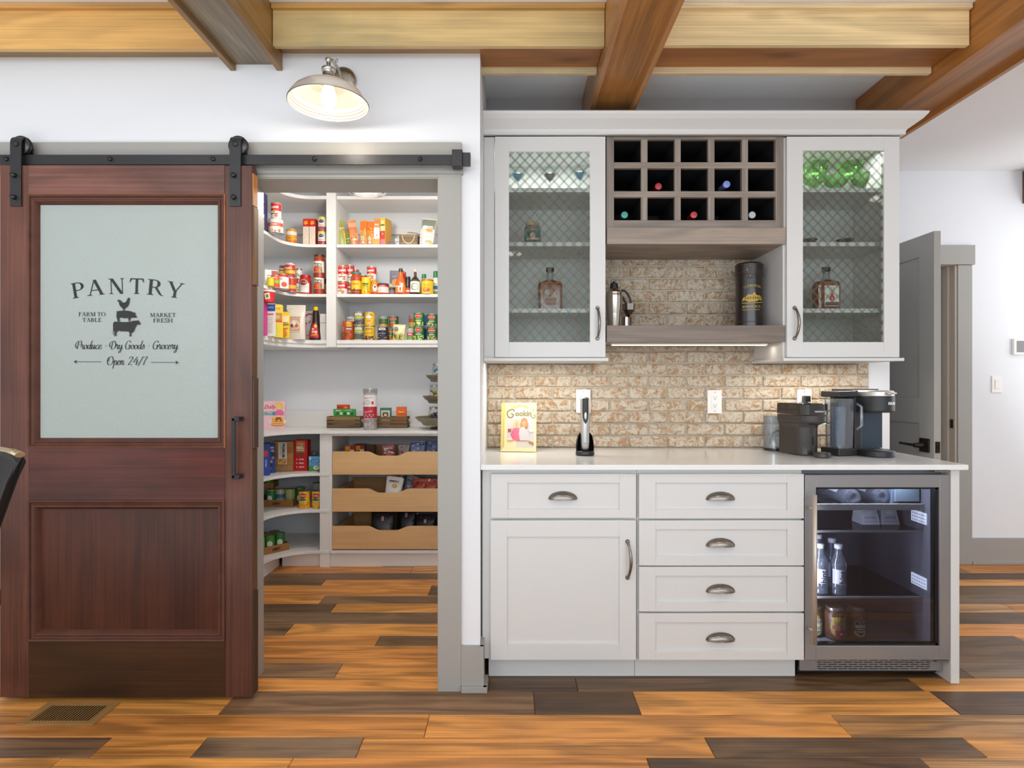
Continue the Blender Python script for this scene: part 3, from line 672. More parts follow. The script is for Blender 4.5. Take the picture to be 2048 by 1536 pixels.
# closed-off far corner: a beam end above the passage
# ---------------------------------------------------------------- timber ceiling beams (hollow: side boards stand proud below the soffit board)
PINE = woodmat('pine_along', 'x', .74, 1.16, 5, 150, .45, .10, knots=1.6, blotch=.42, bcol='#8E9678')
PINEW = woodmat('pine_warm', 'x', .72, 1.18, 5, 150, .42, .10, knots=1.6)
PINEY = woodmat('pine_across', 'y', .62, 1.2, 5, 150, .34, .10, knots=.8)
ZB = 2.545
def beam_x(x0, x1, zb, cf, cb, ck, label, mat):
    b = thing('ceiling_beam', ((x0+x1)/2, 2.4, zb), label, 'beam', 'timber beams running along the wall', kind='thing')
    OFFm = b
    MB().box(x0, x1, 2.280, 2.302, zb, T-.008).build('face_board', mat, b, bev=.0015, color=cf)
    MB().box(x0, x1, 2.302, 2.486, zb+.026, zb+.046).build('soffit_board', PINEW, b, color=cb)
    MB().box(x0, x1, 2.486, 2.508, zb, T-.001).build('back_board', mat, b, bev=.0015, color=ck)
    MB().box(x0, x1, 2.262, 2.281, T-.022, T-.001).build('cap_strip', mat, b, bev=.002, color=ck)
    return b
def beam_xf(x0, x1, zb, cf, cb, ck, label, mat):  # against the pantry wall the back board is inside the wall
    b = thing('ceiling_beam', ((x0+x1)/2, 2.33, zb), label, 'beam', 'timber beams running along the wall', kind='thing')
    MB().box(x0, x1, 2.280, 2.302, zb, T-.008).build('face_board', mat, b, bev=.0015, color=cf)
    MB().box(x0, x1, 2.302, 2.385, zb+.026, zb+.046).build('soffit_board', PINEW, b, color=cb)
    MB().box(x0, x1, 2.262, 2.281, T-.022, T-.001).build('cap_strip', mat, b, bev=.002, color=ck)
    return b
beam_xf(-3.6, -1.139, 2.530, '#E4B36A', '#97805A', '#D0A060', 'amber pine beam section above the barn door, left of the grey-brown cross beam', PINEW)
b = thing('ceiling_beam', (-.28, 2.4, ZB), 'greenish tan pine beam section above the wall lamp and the left end of the cabinets', 'beam', 'timber beams running along the wall', kind='thing')
MB().box(-.925, .358, 2.280, 2.302, ZB-.003, T-.008).build('face_board', PINE, b, bev=.0015, color='#D9BC82')
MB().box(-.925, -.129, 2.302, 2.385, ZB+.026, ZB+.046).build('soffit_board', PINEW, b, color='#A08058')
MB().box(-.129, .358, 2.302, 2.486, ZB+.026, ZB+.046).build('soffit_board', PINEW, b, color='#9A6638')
MB().box(-.129, .358, 2.486, 2.508, ZB, T-.001).build('back_board', PINE, b, bev=.0015, color='#DCC79C')
MB().box(-.925, .358, 2.262, 2.281, T-.022, T-.001).build('cap_strip', PINEW, b, bev=.002, color='#C49A58')
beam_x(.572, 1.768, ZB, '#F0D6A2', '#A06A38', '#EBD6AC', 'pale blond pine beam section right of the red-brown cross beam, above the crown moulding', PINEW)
def beam_y(x0, x1, y1, zb, cs, cb, label):
    b = thing('ceiling_beam', ((x0+x1)/2, 1.0, zb), label, 'beam', 'timber cross beams running to the wall', kind='thing')
    MB().box(x0, x0+.022, -3.3, y1, zb, T-.001).build('side_board', PINEY, b, bev=.0015, color=cs)
    MB().box(x1-.022, x1, -3.3, y1, zb, T-.001).build('side_board', PINEY, b, bev=.0015, color=cs)
    MB().box(x0+.022, x1-.022, -3.3, y1, zb+.026, zb+.046).build('soffit_board', PINEY, b, color=cb)
    return b
beam_y(-1.137, -.927, 2.384, 2.50, '#97713F', '#8E8068', 'grey-brown cross beam running to the wall between the barn door and the wall lamp')
beam_y(.360, .570, 3.044, 2.50, '#B58250', '#AE7A42', 'red-brown cross beam in the middle, ending behind the crown moulding over the wine rack')
beam_y(1.772, 2.012, 3.044, 2.50, '#A97038', '#A8794E', 'brown cross beam at the right end of the cabinets')
b = thing('ceiling_beam', (3.63, 3.6, 2.47), 'dark brown beam end on the far wall at the right edge', 'beam', kind='thing')
MB().box(3.51, 3.76, 3.88, 4.058, 2.475, 2.695).build('box_end', PINEY, b, color='#6B4A2C', bev=.002)
# ---------------------------------------------------------------- sliding barn door
MAH = woodmat('mahogany_v', 'z', .55, 1.35, 3.5, 110, .34, .12, blotch=.5, bcol='#3A1A0E')
MAHX = woodmat('mahogany_h', 'x', .55, 1.35, 3.5, 110, .34, .12, blotch=.55, bcol='#35210F')
M_edge = woodmat('door_edge_wood', 'z', .6, 1.2, 4, 60, .6, .2)
DX0, DX1, DY0, DY1, DZ0, DZ1 = -1.999, -1.0086, 2.302, 2.347, .012, 2.089
bd = thing('sliding_barn_door', ((DX0+DX1)/2, 2.325, DZ0), 'reddish mahogany sliding door with a frosted pane lettered PANTRY', 'door', kind='thing')
gx0, gx1, gz0, gz1 = PX(77, 2.32), PX(437, 2.32), PZ(884, 2.315), PZ(404, 2.315)
px0, px1, pz0, pz1 = PX(66, 2.305), PX(438, 2.305), PZ(1275, 2.305), PZ(1008, 2.305)
hx0, hx1 = PX(57, 2.302), PX(449, 2.302)      # inner edges of the stiles

MB().box(DX0, hx0, DY0, DY1, DZ0, DZ1).build('stile', MAH, bd, bev=.003, color='#663D2F')
MB().box(hx1, DX1-.006, DY0, DY1, DZ0, DZ1).build('stile', MAH, bd, bev=.003, color='#613A2D')
MB().box(hx0, hx1, DY0, DY1, PZ(391, 2.302), DZ1).build('top_rail', MAHX, bd, bev=.001, color='#764C41')  # lighter tint than the other rails: sheen put into the colour
MB().box(hx0, hx1, DY0, DY1, PZ(1002, 2.302), PZ(893, 2.302)).build('lock_rail', MAHX, bd, bev=.001, color='#5A2B23')
MB().box(hx0, hx1, DY0, DY1, DZ0, PZ(1281, 2.302)).build('bottom_rail', MAHX, bd, bev=.001, color='#422712')
MB().box(hx0+.01, hx1-.01, 2.322, 2.334, PZ(1286, 2.32), PZ(998, 2.32)).build('panel', MAH, bd, color='#4C2414')
# worn edge strips on the closing side
e = MB(); zs = [DZ0+.004, .42, .98, 1.26, 1.62, 1.93, DZ1-.03]
for i in range(len(zs)-1):
    MB().box(DX1-.007, DX1+[0, -.003, .001, -.003, .0005, -.002][i], DY0+.003, DY1-.001, zs[i]+.003, zs[i+1]).build('edge_strip', M_edge, bd, bev=.0015, color=['#4A3020', '#5E3F24', '#4E3322', '#6A4526', '#7A5228', '#B4763A'][i])
def moulding(mb, x0, x1, z0, z1, prof):
    """picture-frame moulding; prof = (inset, y) pairs"""
    P = [[(x0+i, z0+i), (x1-i, z0+i), (x1-i, z1-i), (x0+i, z1-i)] for i, y in prof]
    for k in range(len(prof)-1):
        for a in range(4):
            b_ = (a+1) % 4; q = P[k]; r_ = P[k+1]
            mb.add([(q[a][0], prof[k][1], q[a][1]), (q[b_][0], prof[k][1], q[b_][1]), (r_[b_][0], prof[k+1][1], r_[b_][1]), (r_[a][0], prof[k+1][1], r_[a][1])], [(0, 1, 2, 3)])
pr = [(0, 2.303), (0, 2.2965), (.004, 2.2945), (.008, 2.2965), (.011, 2.304), (.017, 2.305), (.020, 2.301), (.025, 2.300), (.029, 2.305), (.033, 2.312), (.038, 2.322)]
M_mould = pmat('worn_moulding', '#5A3325', .55, var=.5, vscale=16)
m = MB(); moulding(m, hx0-.002, hx1+.002, PZ(895, 2.3), PZ(389, 2.3), pr); m.build('glazing_bead', M_mould, bd, fix=False)
m = MB(); moulding(m, hx0-.002, hx1+.002, PZ(1283, 2.3), PZ(1001, 2.3), pr); m.build('panel_mould', M_mould, bd, fix=False)
# gilt worn arris of the upper bead
m = MB(); moulding(m, hx0-.0035, hx1+.0035, PZ(895.6, 2.3), PZ(388, 2.3), [(0, 2.3020), (0, 2.2975), (.0022, 2.2958)]); m.build('bead_edge', pmat('worn_arris', '#B26E45', .4, var=.35, vscale=30), bd, fix=False)
# frosted, textured pane
def frost():
    m = bpy.data.materials.new('frosted_glass'); m.use_nodes = True; nt = m.node_tree; N = nt.nodes; L = nt.links; b = N['Principled BSDF']
    b.inputs['Base Color'].default_value = hx('#C3CFCA'); b.inputs['Roughness'].default_value = .32; b.inputs['Transmission Weight'].default_value = .25
    b.inputs['Specular IOR Level'].default_value = .6
    tc = N.new('ShaderNodeTexCoord'); n = N.new('ShaderNodeTexNoise'); n.inputs['Scale'].default_value = 95; n.inputs['Detail'].default_value = 3; n.inputs['Distortion'].default_value = 1.5
    L.new(tc.outputs['Object'], n.inputs['Vector'])
    bp = N.new('ShaderNodeBump'); bp.inputs['Strength'].default_value = .55; bp.inputs['Distance'].default_value = .003
    L.new(n.outputs[0], bp.inputs['Height']); L.new(bp.outputs[0], b.inputs['Normal']); return m
gl = MB().box(gx0-.006, gx1+.006, 2.318, 2.324, gz0-.006, gz1+.006).build('glass', frost(), bd)
A = Art(); K = 508.6; INK = '#1E1D1F'
def ux(px): return (px-257)/K
def uz(py): return (640-py)/K
def zz(p): return (ux(130+p[0]/8.084), uz(550+p[1]/8.084))
for ch, cx, by, wd, rot, hh in (('P', 160.0, 595.2, 30, 9.5, 30.5), ('A', 192.7, 590.5, 38, 5.5, 31), ('N', 234.5, 588, 36, 1.8, 31), ('T', 273.6, 588, 30, -1.8, 31), ('R', 310.6, 590.6, 36, -5.5, 31), ('Y', 348.4, 595.5, 34, -9.5, 31)):
    tr, tw = serif_line(ch); kx = wd/K/tw; kh = hh/K; ca, sa = math.cos(math.radians(rot)), math.sin(math.radians(rot)); o = []
    for q in tr: o.append([(ux(cx)+(p[0]-tw/2)*kx*ca-p[1]*kh*sa, uz(by)+(p[0]-tw/2)*kx*sa+p[1]*kh*ca) for p in q])
    A.polys(o, INK)
for s, x0, x1, by, hh in (('FARM TO', 157.5, 211.8, 632.6, 8.0), ('TABLE', 165, 204.3, 643.8, 7.8), ('MARKET', 300.3, 352.3, 634.2, 8.0), ('FRESH', 306.6, 345.9, 645, 8.0)):
    A.text(s, ux((x0+x1)/2), uz(by-hh/2), hh/K, INK, w=(x1-x0)/K, src='serif')
def scr(s, x0, x1, by, xh):
    tr, tw = script_line(s); kx = (x1-x0)/K/tw
    A.polys([[(ux(x0)+p[0]*kx, uz(by)+p[1]*xh/K) for p in q] for q in tr], INK)
scr('Produce . Dry Goods . Grocery', 150.5, 356, 698.2, 8.6); scr('Open', 213.5, 249, 729.8, 9.0); scr('24/7', 256, 293.5, 730, 9.0)
for a, b_, sgn, yy in ((148.6, 203.6, 1, 723.5), (357.6, 303, -1, 724.8)):
    A.line([(ux(a+2*sgn), uz(yy)), (ux(b_), uz(yy))], .9/K, INK)
    A.poly([(ux(a), uz(yy)), (ux(a+6*sgn), uz(yy-4)), (ux(a+4*sgn), uz(yy)), (ux(a+6*sgn), uz(yy+4))], INK)
ROO = [(858, 440), (856, 415), (870, 402), (892, 404), (912, 418), (932, 445), (960, 449), (985, 443), (1002, 425), (1012, 400), (1022, 388), (1020, 376), (1030, 370), (1042, 374), (1054, 372), (1058, 385), (1056, 395), (1050, 402), (1054, 412), (1048, 425), (1046, 450), (1038, 480), (1020, 512), (995, 530), (980, 545), (965, 562), (966, 574), (982, 580), (940, 580), (950, 572), (948, 555), (935, 540), (915, 520), (896, 498), (885, 475), (882, 450), (875, 425), (866, 428)]
PIG = [(845, 600), (840, 588), (850, 584), (858, 592), (880, 583), (930, 580), (980, 578), (1030, 580), (1080, 592), (1110, 606), (1125, 612), (1144, 604), (1142, 625), (1152, 655), (1168, 682), (1160, 692), (1135, 690), (1110, 692), (1085, 690), (1068, 700), (1060, 725), (1056, 752), (1040, 752), (1040, 730), (1030, 705), (1020, 698), (970, 700), (920, 690), (895, 690), (885, 710), (893, 740), (896, 756), (880, 756), (872, 735), (866, 756), (856, 756), (856, 730), (850, 705), (842, 680), (842, 640), (848, 610)]
COW = [(788, 850), (786, 800), (795, 768), (815, 755), (870, 758), (940, 762), (1010, 762), (1070, 756), (1110, 742), (1145, 740), (1165, 742), (1180, 734), (1200, 738), (1212, 755), (1220, 778), (1230, 795), (1222, 806), (1200, 804), (1175, 802), (1160, 820), (1145, 850), (1132, 885), (1118, 915), (1095, 932), (1080, 940), (1078, 965), (1088, 982), (1080, 986), (1070, 978), (1072, 994), (1058, 996), (1048, 978), (1056, 958), (1050, 930), (1040, 916), (985, 910), (930, 912), (880, 902), (860, 905), (842, 930), (835, 955), (842, 975), (852, 985), (836, 985), (824, 965), (822, 992), (808, 992), (806, 965), (812, 935), (802, 905), (796, 895), (794, 930), (790, 972), (784, 968), (785, 920)]
for q in (ROO, PIG, COW): A.poly([zz(p) for p in q], INK)
lt = MB(); A.flat(lt, (PX(257, 2.318), 2.3174, PZ(640, 2.318)), step=.00016); lt.build('lettering', [PR], bd, fix=False)
# pull handle
def bar_pull(parent, x, y0, z0, z1, r, mat, plates=True):
    m = MB(); m.tube([(x, y0-.035, z0), (x, y0-.035, z1)], r, 10)
    for z in (z0+.012, z1-.012): m.tube([(x, y0, z), (x, y0-.035, z)], r*.8, 8)
    return m.build('handle', mat, parent)
m = MB(); xh = PX(468, 2.27)
m.box(xh-.006, xh+.006, 2.262, 2.272, PZ(956, 2.27), PZ(836, 2.27)); m.box(xh-.006, xh+.022, 2.262, 2.302, PZ(842, 2.27), PZ(834, 2.27)); m.box(xh-.006, xh+.022, 2.262, 2.302, PZ(958, 2.27), PZ(950, 2.27))
m.build('handle', M_black, bd, bev=.002)
# hanging straps with rollers
for pxc in (31, 470):
    x = PX(pxc, 2.296); hw = .0215
    m = MB(); zt = 2.176; R_ = .030; yc = 2.326
    fr_ = [(yc-R_, PZ(412, 2.296)), (yc-R_, zt)]+[(yc-R_*math.cos(a), zt+R_*math.sin(a)) for a in [PI*i/10 for i in range(1, 10)]]+[(yc+R_, zt), (yc+R_, zt-.03)]
    inn = [(yc-(R_-.005)*(1 if p[0] < yc else -1) if p[1] <= zt else yc+(p[0]-yc)*(R_-.005)/R_, p[1] if p[1] <= zt else zt+(p[1]-zt)*(R_-.005)/R_) for p in fr_]
    for i in range(len(fr_)-1):
        q = [fr_[i], fr_[i+1], inn[i+1], inn[i]]
        vs = [(x-hw, p[0], p[1]) for p in q]+[(x+hw, p[0], p[1]) for p in q]
        m.add(vs, [(0, 3, 2, 1), (4, 5, 6, 7), (0, 1, 5, 4), (2, 3, 7, 6)]+([(0, 4, 7, 3)] if i == 0 else [])+([(1, 2, 6, 5)] if i == len(fr_)-2 else []), smooth=False)
    st_ = m.build('hanger_strap', M_black, bd)
    m = MB(); m.lathe([(0, -.009), (.036, -.009), (.038, -.006), (.0325, -.0045), (.0325, .0045), (.038, .006), (.036, .009), (0, .009)], (x, 2.325, 2.1735), 28, 'y'); m.lathe([(.012, -.024), (.012, .024)], (x, 2.325, 2.1735), 12, 'y')
    m.build('roller', pmat('roller_metal', '#4A4B4C', .3, metal=.8), bd)
    m = MB(); m.lathe([(0, -.004), (.010, -.004), (.011, 0)], (x+.001, 2.294, PZ(287, 2.294)), 14, 'y')
    m.build('axle_bolt', M_black, bd)
    for py in (350, 394):
        m = MB(); m.lathe([(0, -.018), (.005, -.018), (.007, -.012), (.009, -.012), (.010, 0)], (x-.004, 2.295, PZ(py, 2.29)), 6, 'y'); m.build('bolt', M_blackp, bd)
# the rail
rl = thing('door_rail', (-1.4, 2.33, 2.10), 'black flat steel track carrying the sliding door', 'rail')
MB().box(-3.3, PX(930, 2.325), 2.321, 2.329, PZ(329, 2.32), PZ(309, 2.32)).build('track', M_black, rl, bev=.001)
for px in (-180, 17, 224, 429, 631, 841):
    x = PX(px, 2.33); z = PZ(319, 2.325)
    m = MB(); m.lathe([(0, -.012), (.006, -.012), (.0065, -.006), (.009, -.006), (.009, 0)], (x, 2.321, z), 6, 'y'); m.lathe([(.009, 0), (.009, .036)], (x, 2.329, z), 12, 'y'); m.build('standoff_bolt', M_blackp, rl)
m = MB(); m.box(PX(904, 2.31), PX(925, 2.31), 2.302, 2.345, PZ(333, 2.31), PZ(300, 2.31)); m.box(PX(925, 2.32), PX(941, 2.32), 2.313, 2.337, PZ(331, 2.32), PZ(306, 2.32)); m.build('end_stop', M_black, rl, bev=.002)

# ---------------------------------------------------------------- wall lamp
wl = thing('wall_lamp', (-.683, 2.384, 2.459), 'brushed nickel barn wall lamp with a lit clear bulb under a wide shade', 'lamp')
cx, cy = -.662, 2.13
MB().lathe([(0, -.018), (.03, -.018), (.050, -.012), (.056, -.004), (.056, 0)], (-.683, 2.384, 2.459), 28, 'y').build('wall_plate', M_nick, wl)
for a in (PI*.15, PI*1.15): MB().ball((-.683+.036*math.cos(a), 2.367, 2.459+.036*math.sin(a)), .005, seg=8, n=5).build('screw', M_nick, wl)
m = MB(); m.tube([(-.683, 2.37, 2.459), (-.676, 2.30, 2.462), (-.668, 2.20, 2.44), (-.664, 2.15, 2.415), (cx, cy, 2.405)], .0065, 8); m.build('arm', M_nick, wl)
m = MB(); m.ball((cx, cy, 2.404), .0125, seg=14); m.tube([(cx+.01, cy, 2.402), (cx+.026, cy, 2.402)], .003, 6); m.ball((cx+.030, cy, 2.402), .0075, seg=8, n=6, k=(.5, 1, 1)); m.build('knuckle', M_nick, wl)
m = MB(); m.lathe([(0, 2.400), (.0075, 2.398), (.0075, 2.382), (.016, 2.379), (.024, 2.374), (.0255, 2.366), (.021, 2.362), (.021, 2.342), (.026, 2.340), (.030, 2.332)], (cx, cy, 0), 24); m.build('socket', M_nick, wl)
sh = [(.030, 2.332), (.046, 2.328), (.055, 2.322), (.075, 2.314), (.100, 2.300), (.120, 2.284), (.127, 2.272), (.131, 2.270), (.132, 2.264), (.137, 2.261), (.138, 2.255), (.142, 2.252), (.143, 2.247)]
m = MB(); m.lathe(sh, (cx, cy, 0), 48); m.lathe([(r-.0022, z-.0018) for r, z in reversed(sh)], (cx, cy, 0), 48); m.build('lamp_shade', pmat('shade_nickel', '#EAE5DC', .30, metal=.65), wl, fix=False)
m = MB(); m.lathe([(.012, 2.332), (.013, 2.315), (.020, 2.300), (.026, 2.280), (.027, 2.262), (.024, 2.247), (.014, 2.236), (0, 2.232)], (cx, cy, 0), 20); bb = m.build('bulb', glowmat('bulb_glow', '#FFE6BE', 9), wl)
bl = light('bulb_light', 'POINT', (cx, cy, 2.225), (0, 0, 0), 2.6, (1, .88, .74), .02)

# ---------------------------------------------------------------- base cabinets, counter
def shaker(mb, x0, x1, z0, z1, yf, st=.058, th=.02, rt=None):
    rt = rt or st
    for a, b_, c_, d in ((x0, x0+st, z0, z1), (x1-st, x1, z0, z1), (x0+st, x1-st, z0, z0+rt), (x0+st, x1-st, z1-rt, z1)):
        mb.box(a, b_, yf, yf+th, c_, d)
    return (x0+st, x1-st, z0+rt, z1-rt)
def cup_pull(parent, x, y, z):
    w_, h_ = .057, .030; m = MB(); n = 14; rows = 6; vs = []
    for j in range(rows+1):
        t = j/rows*PI/2
        for i in range(n+1):
            a = PI*i/n; k = math.sin(t)
            vs.append((x+w_*math.cos(a)*(.15+.85*k), y-.024*math.cos(t)**.8-.001, z+h_*math.sin(a)*(.05+.95*k)))
    fs = [(j*(n+1)+i, j*(n+1)+i+1, (j+1)*(n+1)+i+1, (j+1)*(n+1)+i) for j in range(rows) for i in range(n)]
    m.add(vs, fs, smooth=True); m.tube([(x+w_*1.03*math.cos(PI*i/16), y-.002, z+h_*1.06*math.sin(PI*i/16)) for i in range(17)], .0022, 6)
    m.box(x-w_*.98, x+w_*.98, y-.010, y-.001, z-.002, z+.0005)
    return m.build('cup_pull', M_pewter, parent, fix=False)
def arch_pull(parent, x, y, z0, z1, bow=.028, side=.008):
    m = MB(); pts = []; rad = []
    for i in range(15):
        t = i/14; pts.append((x+side*math.sin(PI*t), y-.006-bow*math.sin(PI*t)**.7, z0+(z1-z0)*t)); rad.append(.0042+.0028*math.sin(PI*t))
    m.tube(pts, rad, 8)
    for z in (z0, z1): m.lathe([(0, -.010), (.005, -.010), (.0085, -.006), (.0095, 0)], (x, y, z), 12, 'y'); m.ball((x, y-.008, z+(.007 if z == z0 else -.007)), .0055, seg=8, n=6)
    return m.build('handle', M_pewter, parent, fix=False)
YF = 2.433; Ypf = YF+.009
def zx(py): return PZ(py, YF)
def xx(px): return PX(px, YF)
ca = thing('base_cabinet', (xx(1127), 2.45, 0), 'white shaker base cabinet with one drawer above a single door', 'cabinet')
m = MB(); m.box(xx(964), xx(1275), YF+.022, 3.02, zx(1322), .884); m.box(xx(976), xx(1275), 2.495, 3.02, 0, zx(1322)); m.build('body', M_cab, ca, bev=.001)
cb = thing('base_cabinet', (xx(1443), 2.45, 0), 'white shaker base cabinet with a stack of four drawers', 'cabinet')
m = MB(); m.box(xx(1275)+.0015, 1.2045, YF+.022, 3.02, zx(1322), .884); m.box(xx(1275)+.0015, xx(1590)+.03, 2.495, 3.02, 0, zx(1322)); m.build('body', M_cab, cb, bev=.001)
def drawer(par, a, b_, t, u, pl):
    m = MB(); q = shaker(m, xx(a), xx(b_), zx(u), zx(t), YF, pl[0]/485, .02, pl[1]/485); d = m.build('drawer', M_cab, par, bev=.0012)
    MB().box(q[0]-.003, q[1]+.003, Ypf, Ypf+.009, q[2]-.003, q[3]+.003).build('panel', M_cab, d)
    return d
d = drawer(ca, 982, 1272, 948, 1036, (33, 18)); cup_pull(d, xx(1126), Ypf, zx(999))
for i, (t, u) in enumerate(((948, 1037), (1041, 1131), (1134, 1223), (1227, 1320))):
    d = drawer(cb, 1278, 1608, t, u, (33, 18)); cup_pull(d, xx(1442), Ypf, zx([1000, 1093, 1185, 1282][i]))
m = MB(); q = shaker(m, xx(981), xx(1272), zx(1320), zx(1041), YF, 33/485, .02, 33/485); d = m.build('door', M_cab, ca, bev=.0012)
MB().box(q[0]-.003, q[1]+.003, Ypf, Ypf+.009, q[2]-.003, q[3]+.003).build('panel', M_cab, d)
arch_pull(d, xx(1255), YF, zx(1155), zx(1083))
ep = thing('end_panel', (1.824, 2.7, 0), 'white cabinet end panel standing right of the wine cooler', 'panel')
MB().box(1.8075, 1.843, 2.430, 3.026, 0.001, .884).build('board', M_cab, ep, bev=.001)
ct = MB().box(-.1285, 1.858, 2.400, 3.027, .8845, .906).build('countertop', M_quartz, bev=.0025); tag(ct, 'white quartz countertop over the base cabinets and wine cooler', 'countertop')

# ---------------------------------------------------------------- upper cabinets with latticed glass doors
YU = 2.68
def zu(py): return PZ(py, YU)
def xu(px): return PX(px, YU)
M_gold = pmat('antique_brass', '#66543A', .45, metal=.45)
def upper(name, x0, x1, dx0, dx1, g, label, hpx, left):
    c = thing('wall_cabinet', ((x0+x1)/2, 2.85, zu(722)), label, 'cabinet')
    Z0, Z1 = zu(716), zu(271); y0, y1 = 2.702, 3.026; t = .018
    m = MB(); m.box(x0, x0+t, y0, y1, Z0, Z1); m.box(x1-t, x1, y0, y1, Z0, Z1); m.box(x0+t, x1-t, y0, y1, Z0, Z0+t); m.box(x0+t, x1-t, y0, y1, Z1-t, Z1); m.box(x0+t, x1-t, y1-.008, y1, Z0+t, Z1-t)
    if left: m.box(x0, xu(989), y0-.006, y0+.02, Z0, Z1)
    m.build('body', M_cab, c, bev=.001)
    for py in (376, 484, 617):
        zt = PZ(py, 2.735); MB().box(x0+t+.001, x1-t-.001, 2.735, y1-.009, zt-.0195, zt).build('shelf', M_cab, c, bev=.001)
    m = MB(); m.box(x0-(.0 if left else .012), x1+.012, YU-.012, y1, zu(723)+.002, Z0); m.build('light_rail', M_cab, c, bev=.0015)
    m = MB(); X0, X1 = xu(dx0), xu(dx1); gx = [xu(g[0]), xu(g[1])]; gz = [zu(g[3]), zu(g[2])]
    for a, b_, e_, f_ in ((X0, gx[0], zu(714.5), zu(273)), (gx[1], X1, zu(714.5), zu(273)), (gx[0], gx[1], zu(714.5), gz[0]), (gx[0], gx[1], gz[1], zu(273))): m.box(a, b_, YU, YU+.02, e_, f_)
    d = m.build('door', M_cab, c, bev=.0012)
    MB().box(gx[0]-.004, gx[1]+.004, YU+.011, YU+.014, gz[0]-.004, gz[1]+.004).build('glass', M_glass, d)
    # lattice of paired brass strips
    L = MB(); pit = 19.6/440; hw = .0009; y = YU+.0085
    W_, H_ = gx[1]-gx[0], gz[1]-gz[0]; slope = 1.07
    def clipseg(c0, sgn):
        pts = []
        for xx_ in (0, W_):
            z = c0+sgn*slope*xx_
            if 0 <= z <= H_: pts.append((xx_, z))
        for z_ in (0, H_):
            xv = (z_-c0)/(sgn*slope)
            if 0 < xv < W_: pts.append((xv, z_))
        return pts[:2] if len(pts) >= 2 else None
    for sgn in (1, -1):
        c0 = -W_*slope if sgn > 0 else 0; k = 0
        while c0 < H_+W_*slope:
            for off in (-.0025, .0025):
                s_ = clipseg(c0+off*1.45, sgn)
                if s_:
                    (a0, b0), (a1, b1) = s_; dx_, dz_ = a1-a0, b1-b0; l = math.hypot(dx_, dz_)
                    if l < .004: continue
                    nx, nz = -dz_/l*hw, dx_/l*hw; yy = y-(.0008 if sgn > 0 else 0)
                    v = [(gx[0]+a0+nx, yy, gz[0]+b0+nz), (gx[0]+a0-nx, yy, gz[0]+b0-nz), (gx[0]+a1-nx, yy, gz[0]+b1-nz), (gx[0]+a1+nx, yy, gz[0]+b1+nz)]
                    L.add(v+[(p[0], p[1]+.001, p[2]) for p in v], [(0, 1, 2, 3), (7, 6, 5, 4), (0, 4, 5, 1), (2, 6, 7, 3)])
            c0 += pit*slope
    L.build('lattice', M_gold, d, fix=False, kind='stuff')
    arch_pull(d, xu(hpx), YU, zu(677), zu(616), .026, .006 if not left else .004)
    return c
UL = upper('l', -.128, xu(1211), 990, 1211, (1018, 1180, 303, 684), 'white wall cabinet with latticed glass door left of the wine rack', 1195, True)
UR = upper('r', xu(1570), xu(1800), 1574, 1799, (1606, 1768, 301, 684), 'white wall cabinet with latticed glass door right of the wine rack', 1589, False)
cm = thing('crown_moulding', (.85, 2.8, 2.36), 'white crown moulding along the top of the wall cabinets and wine rack', 'moulding')
m = MB(); z0_, z1_ = 2.376, 2.438; xr = xu(1800)
pf = [(2.676, 2.3625), (2.664, 2.3635), (2.664, 2.376), (2.660, 2.384), (2.640, 2.398), (2.618, 2.414), (2.604, 2.430), (2.600, 2.440), (2.62, 2.452), (2.676, 2.452)]
for i in range(len(pf)):
    a, b_ = pf[i], pf[(i+1) % len(pf)]; ea, eb = 2.680-a[0], 2.680-b_[0]
    m.add([(-.1285, a[0], a[1]), (-.1285, b_[0], b_[1]), (xr+eb, b_[0], b_[1]), (xr+ea, a[0], a[1])], [(0, 1, 2, 3)])
    m.add([(xr+ea, a[0], a[1]), (xr+eb, b_[0], b_[1]), (xr+eb, 3.03, b_[1]), (xr+ea, 3.03, a[1])], [(0, 1, 2, 3)])
m.box(-.1285, xr+.004, 2.676, 3.03, 2.373, 2.450)
m.build('moulding_run', M_cab, cm, fix=False)

# ---------------------------------------------------------------- wine rack and driftwood shelves
M_drift = woodmat('driftwood_x', 'x', .66, 1.2, 8, 260, .5, .15)
M_driftz = woodmat('driftwood_z', 'z', .66, 1.2, 8, 260, .5, .15)
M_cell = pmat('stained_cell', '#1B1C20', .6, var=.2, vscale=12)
YR = 2.70
def zr(py): return PZ(py, YR)
def xr_(px): return PX(px, YR)
wr = thing('wine_rack', (xr_(1390), 2.86, zr(456)), 'grey driftwood wine rack with fifteen square cells between the wall cabinets', 'wine rack')
CX = [(1228, 1282.5), (1295, 1349.5), (1361.5, 1416.5), (1429, 1484), (1496, 1551)]; CZ = [(279, 324.5), (336.5, 382.5), (394.5, 440.5)]
GR = '#8F857B'
xa, xb, za, zb = xr_(1213), xr_(1567.5), zr(456), zr(272)
def brd(x0, x1, z0_, z1_, mat, nm, c=GR): return MB().box(x0, x1, YR, YR+.02, z0_, z1_).build(nm, mat, wr, bev=.0006, color=c)
brd(xa, xr_(1228), za, zb, M_driftz, 'side_stile', '#857B72'); brd(xr_(1551), xb, za, zb, M_driftz, 'side_stile', '#8A8077')
brd(xr_(1228), xr_(1551), zr(279), zb, M_drift, 'top_rail'); brd(xr_(1228), xr_(1551), za, zr(440.5), M_drift, 'bottom_rail', '#8C827A')
for k in range(2): brd(xr_(1228), xr_(1551), zr(CZ[k+1][0]), zr(CZ[k][1]), M_drift, 'cross_rail', '#978B7F')
for k in range(4):
    for r_ in CZ: brd(xr_(CX[k][1]), xr_(CX[k+1][0]), zr(r_[1]), zr(r_[0]), M_driftz, 'divider_edge', '#948A80')
m = MB(); yb = 3.02; ya_ = YR+.02
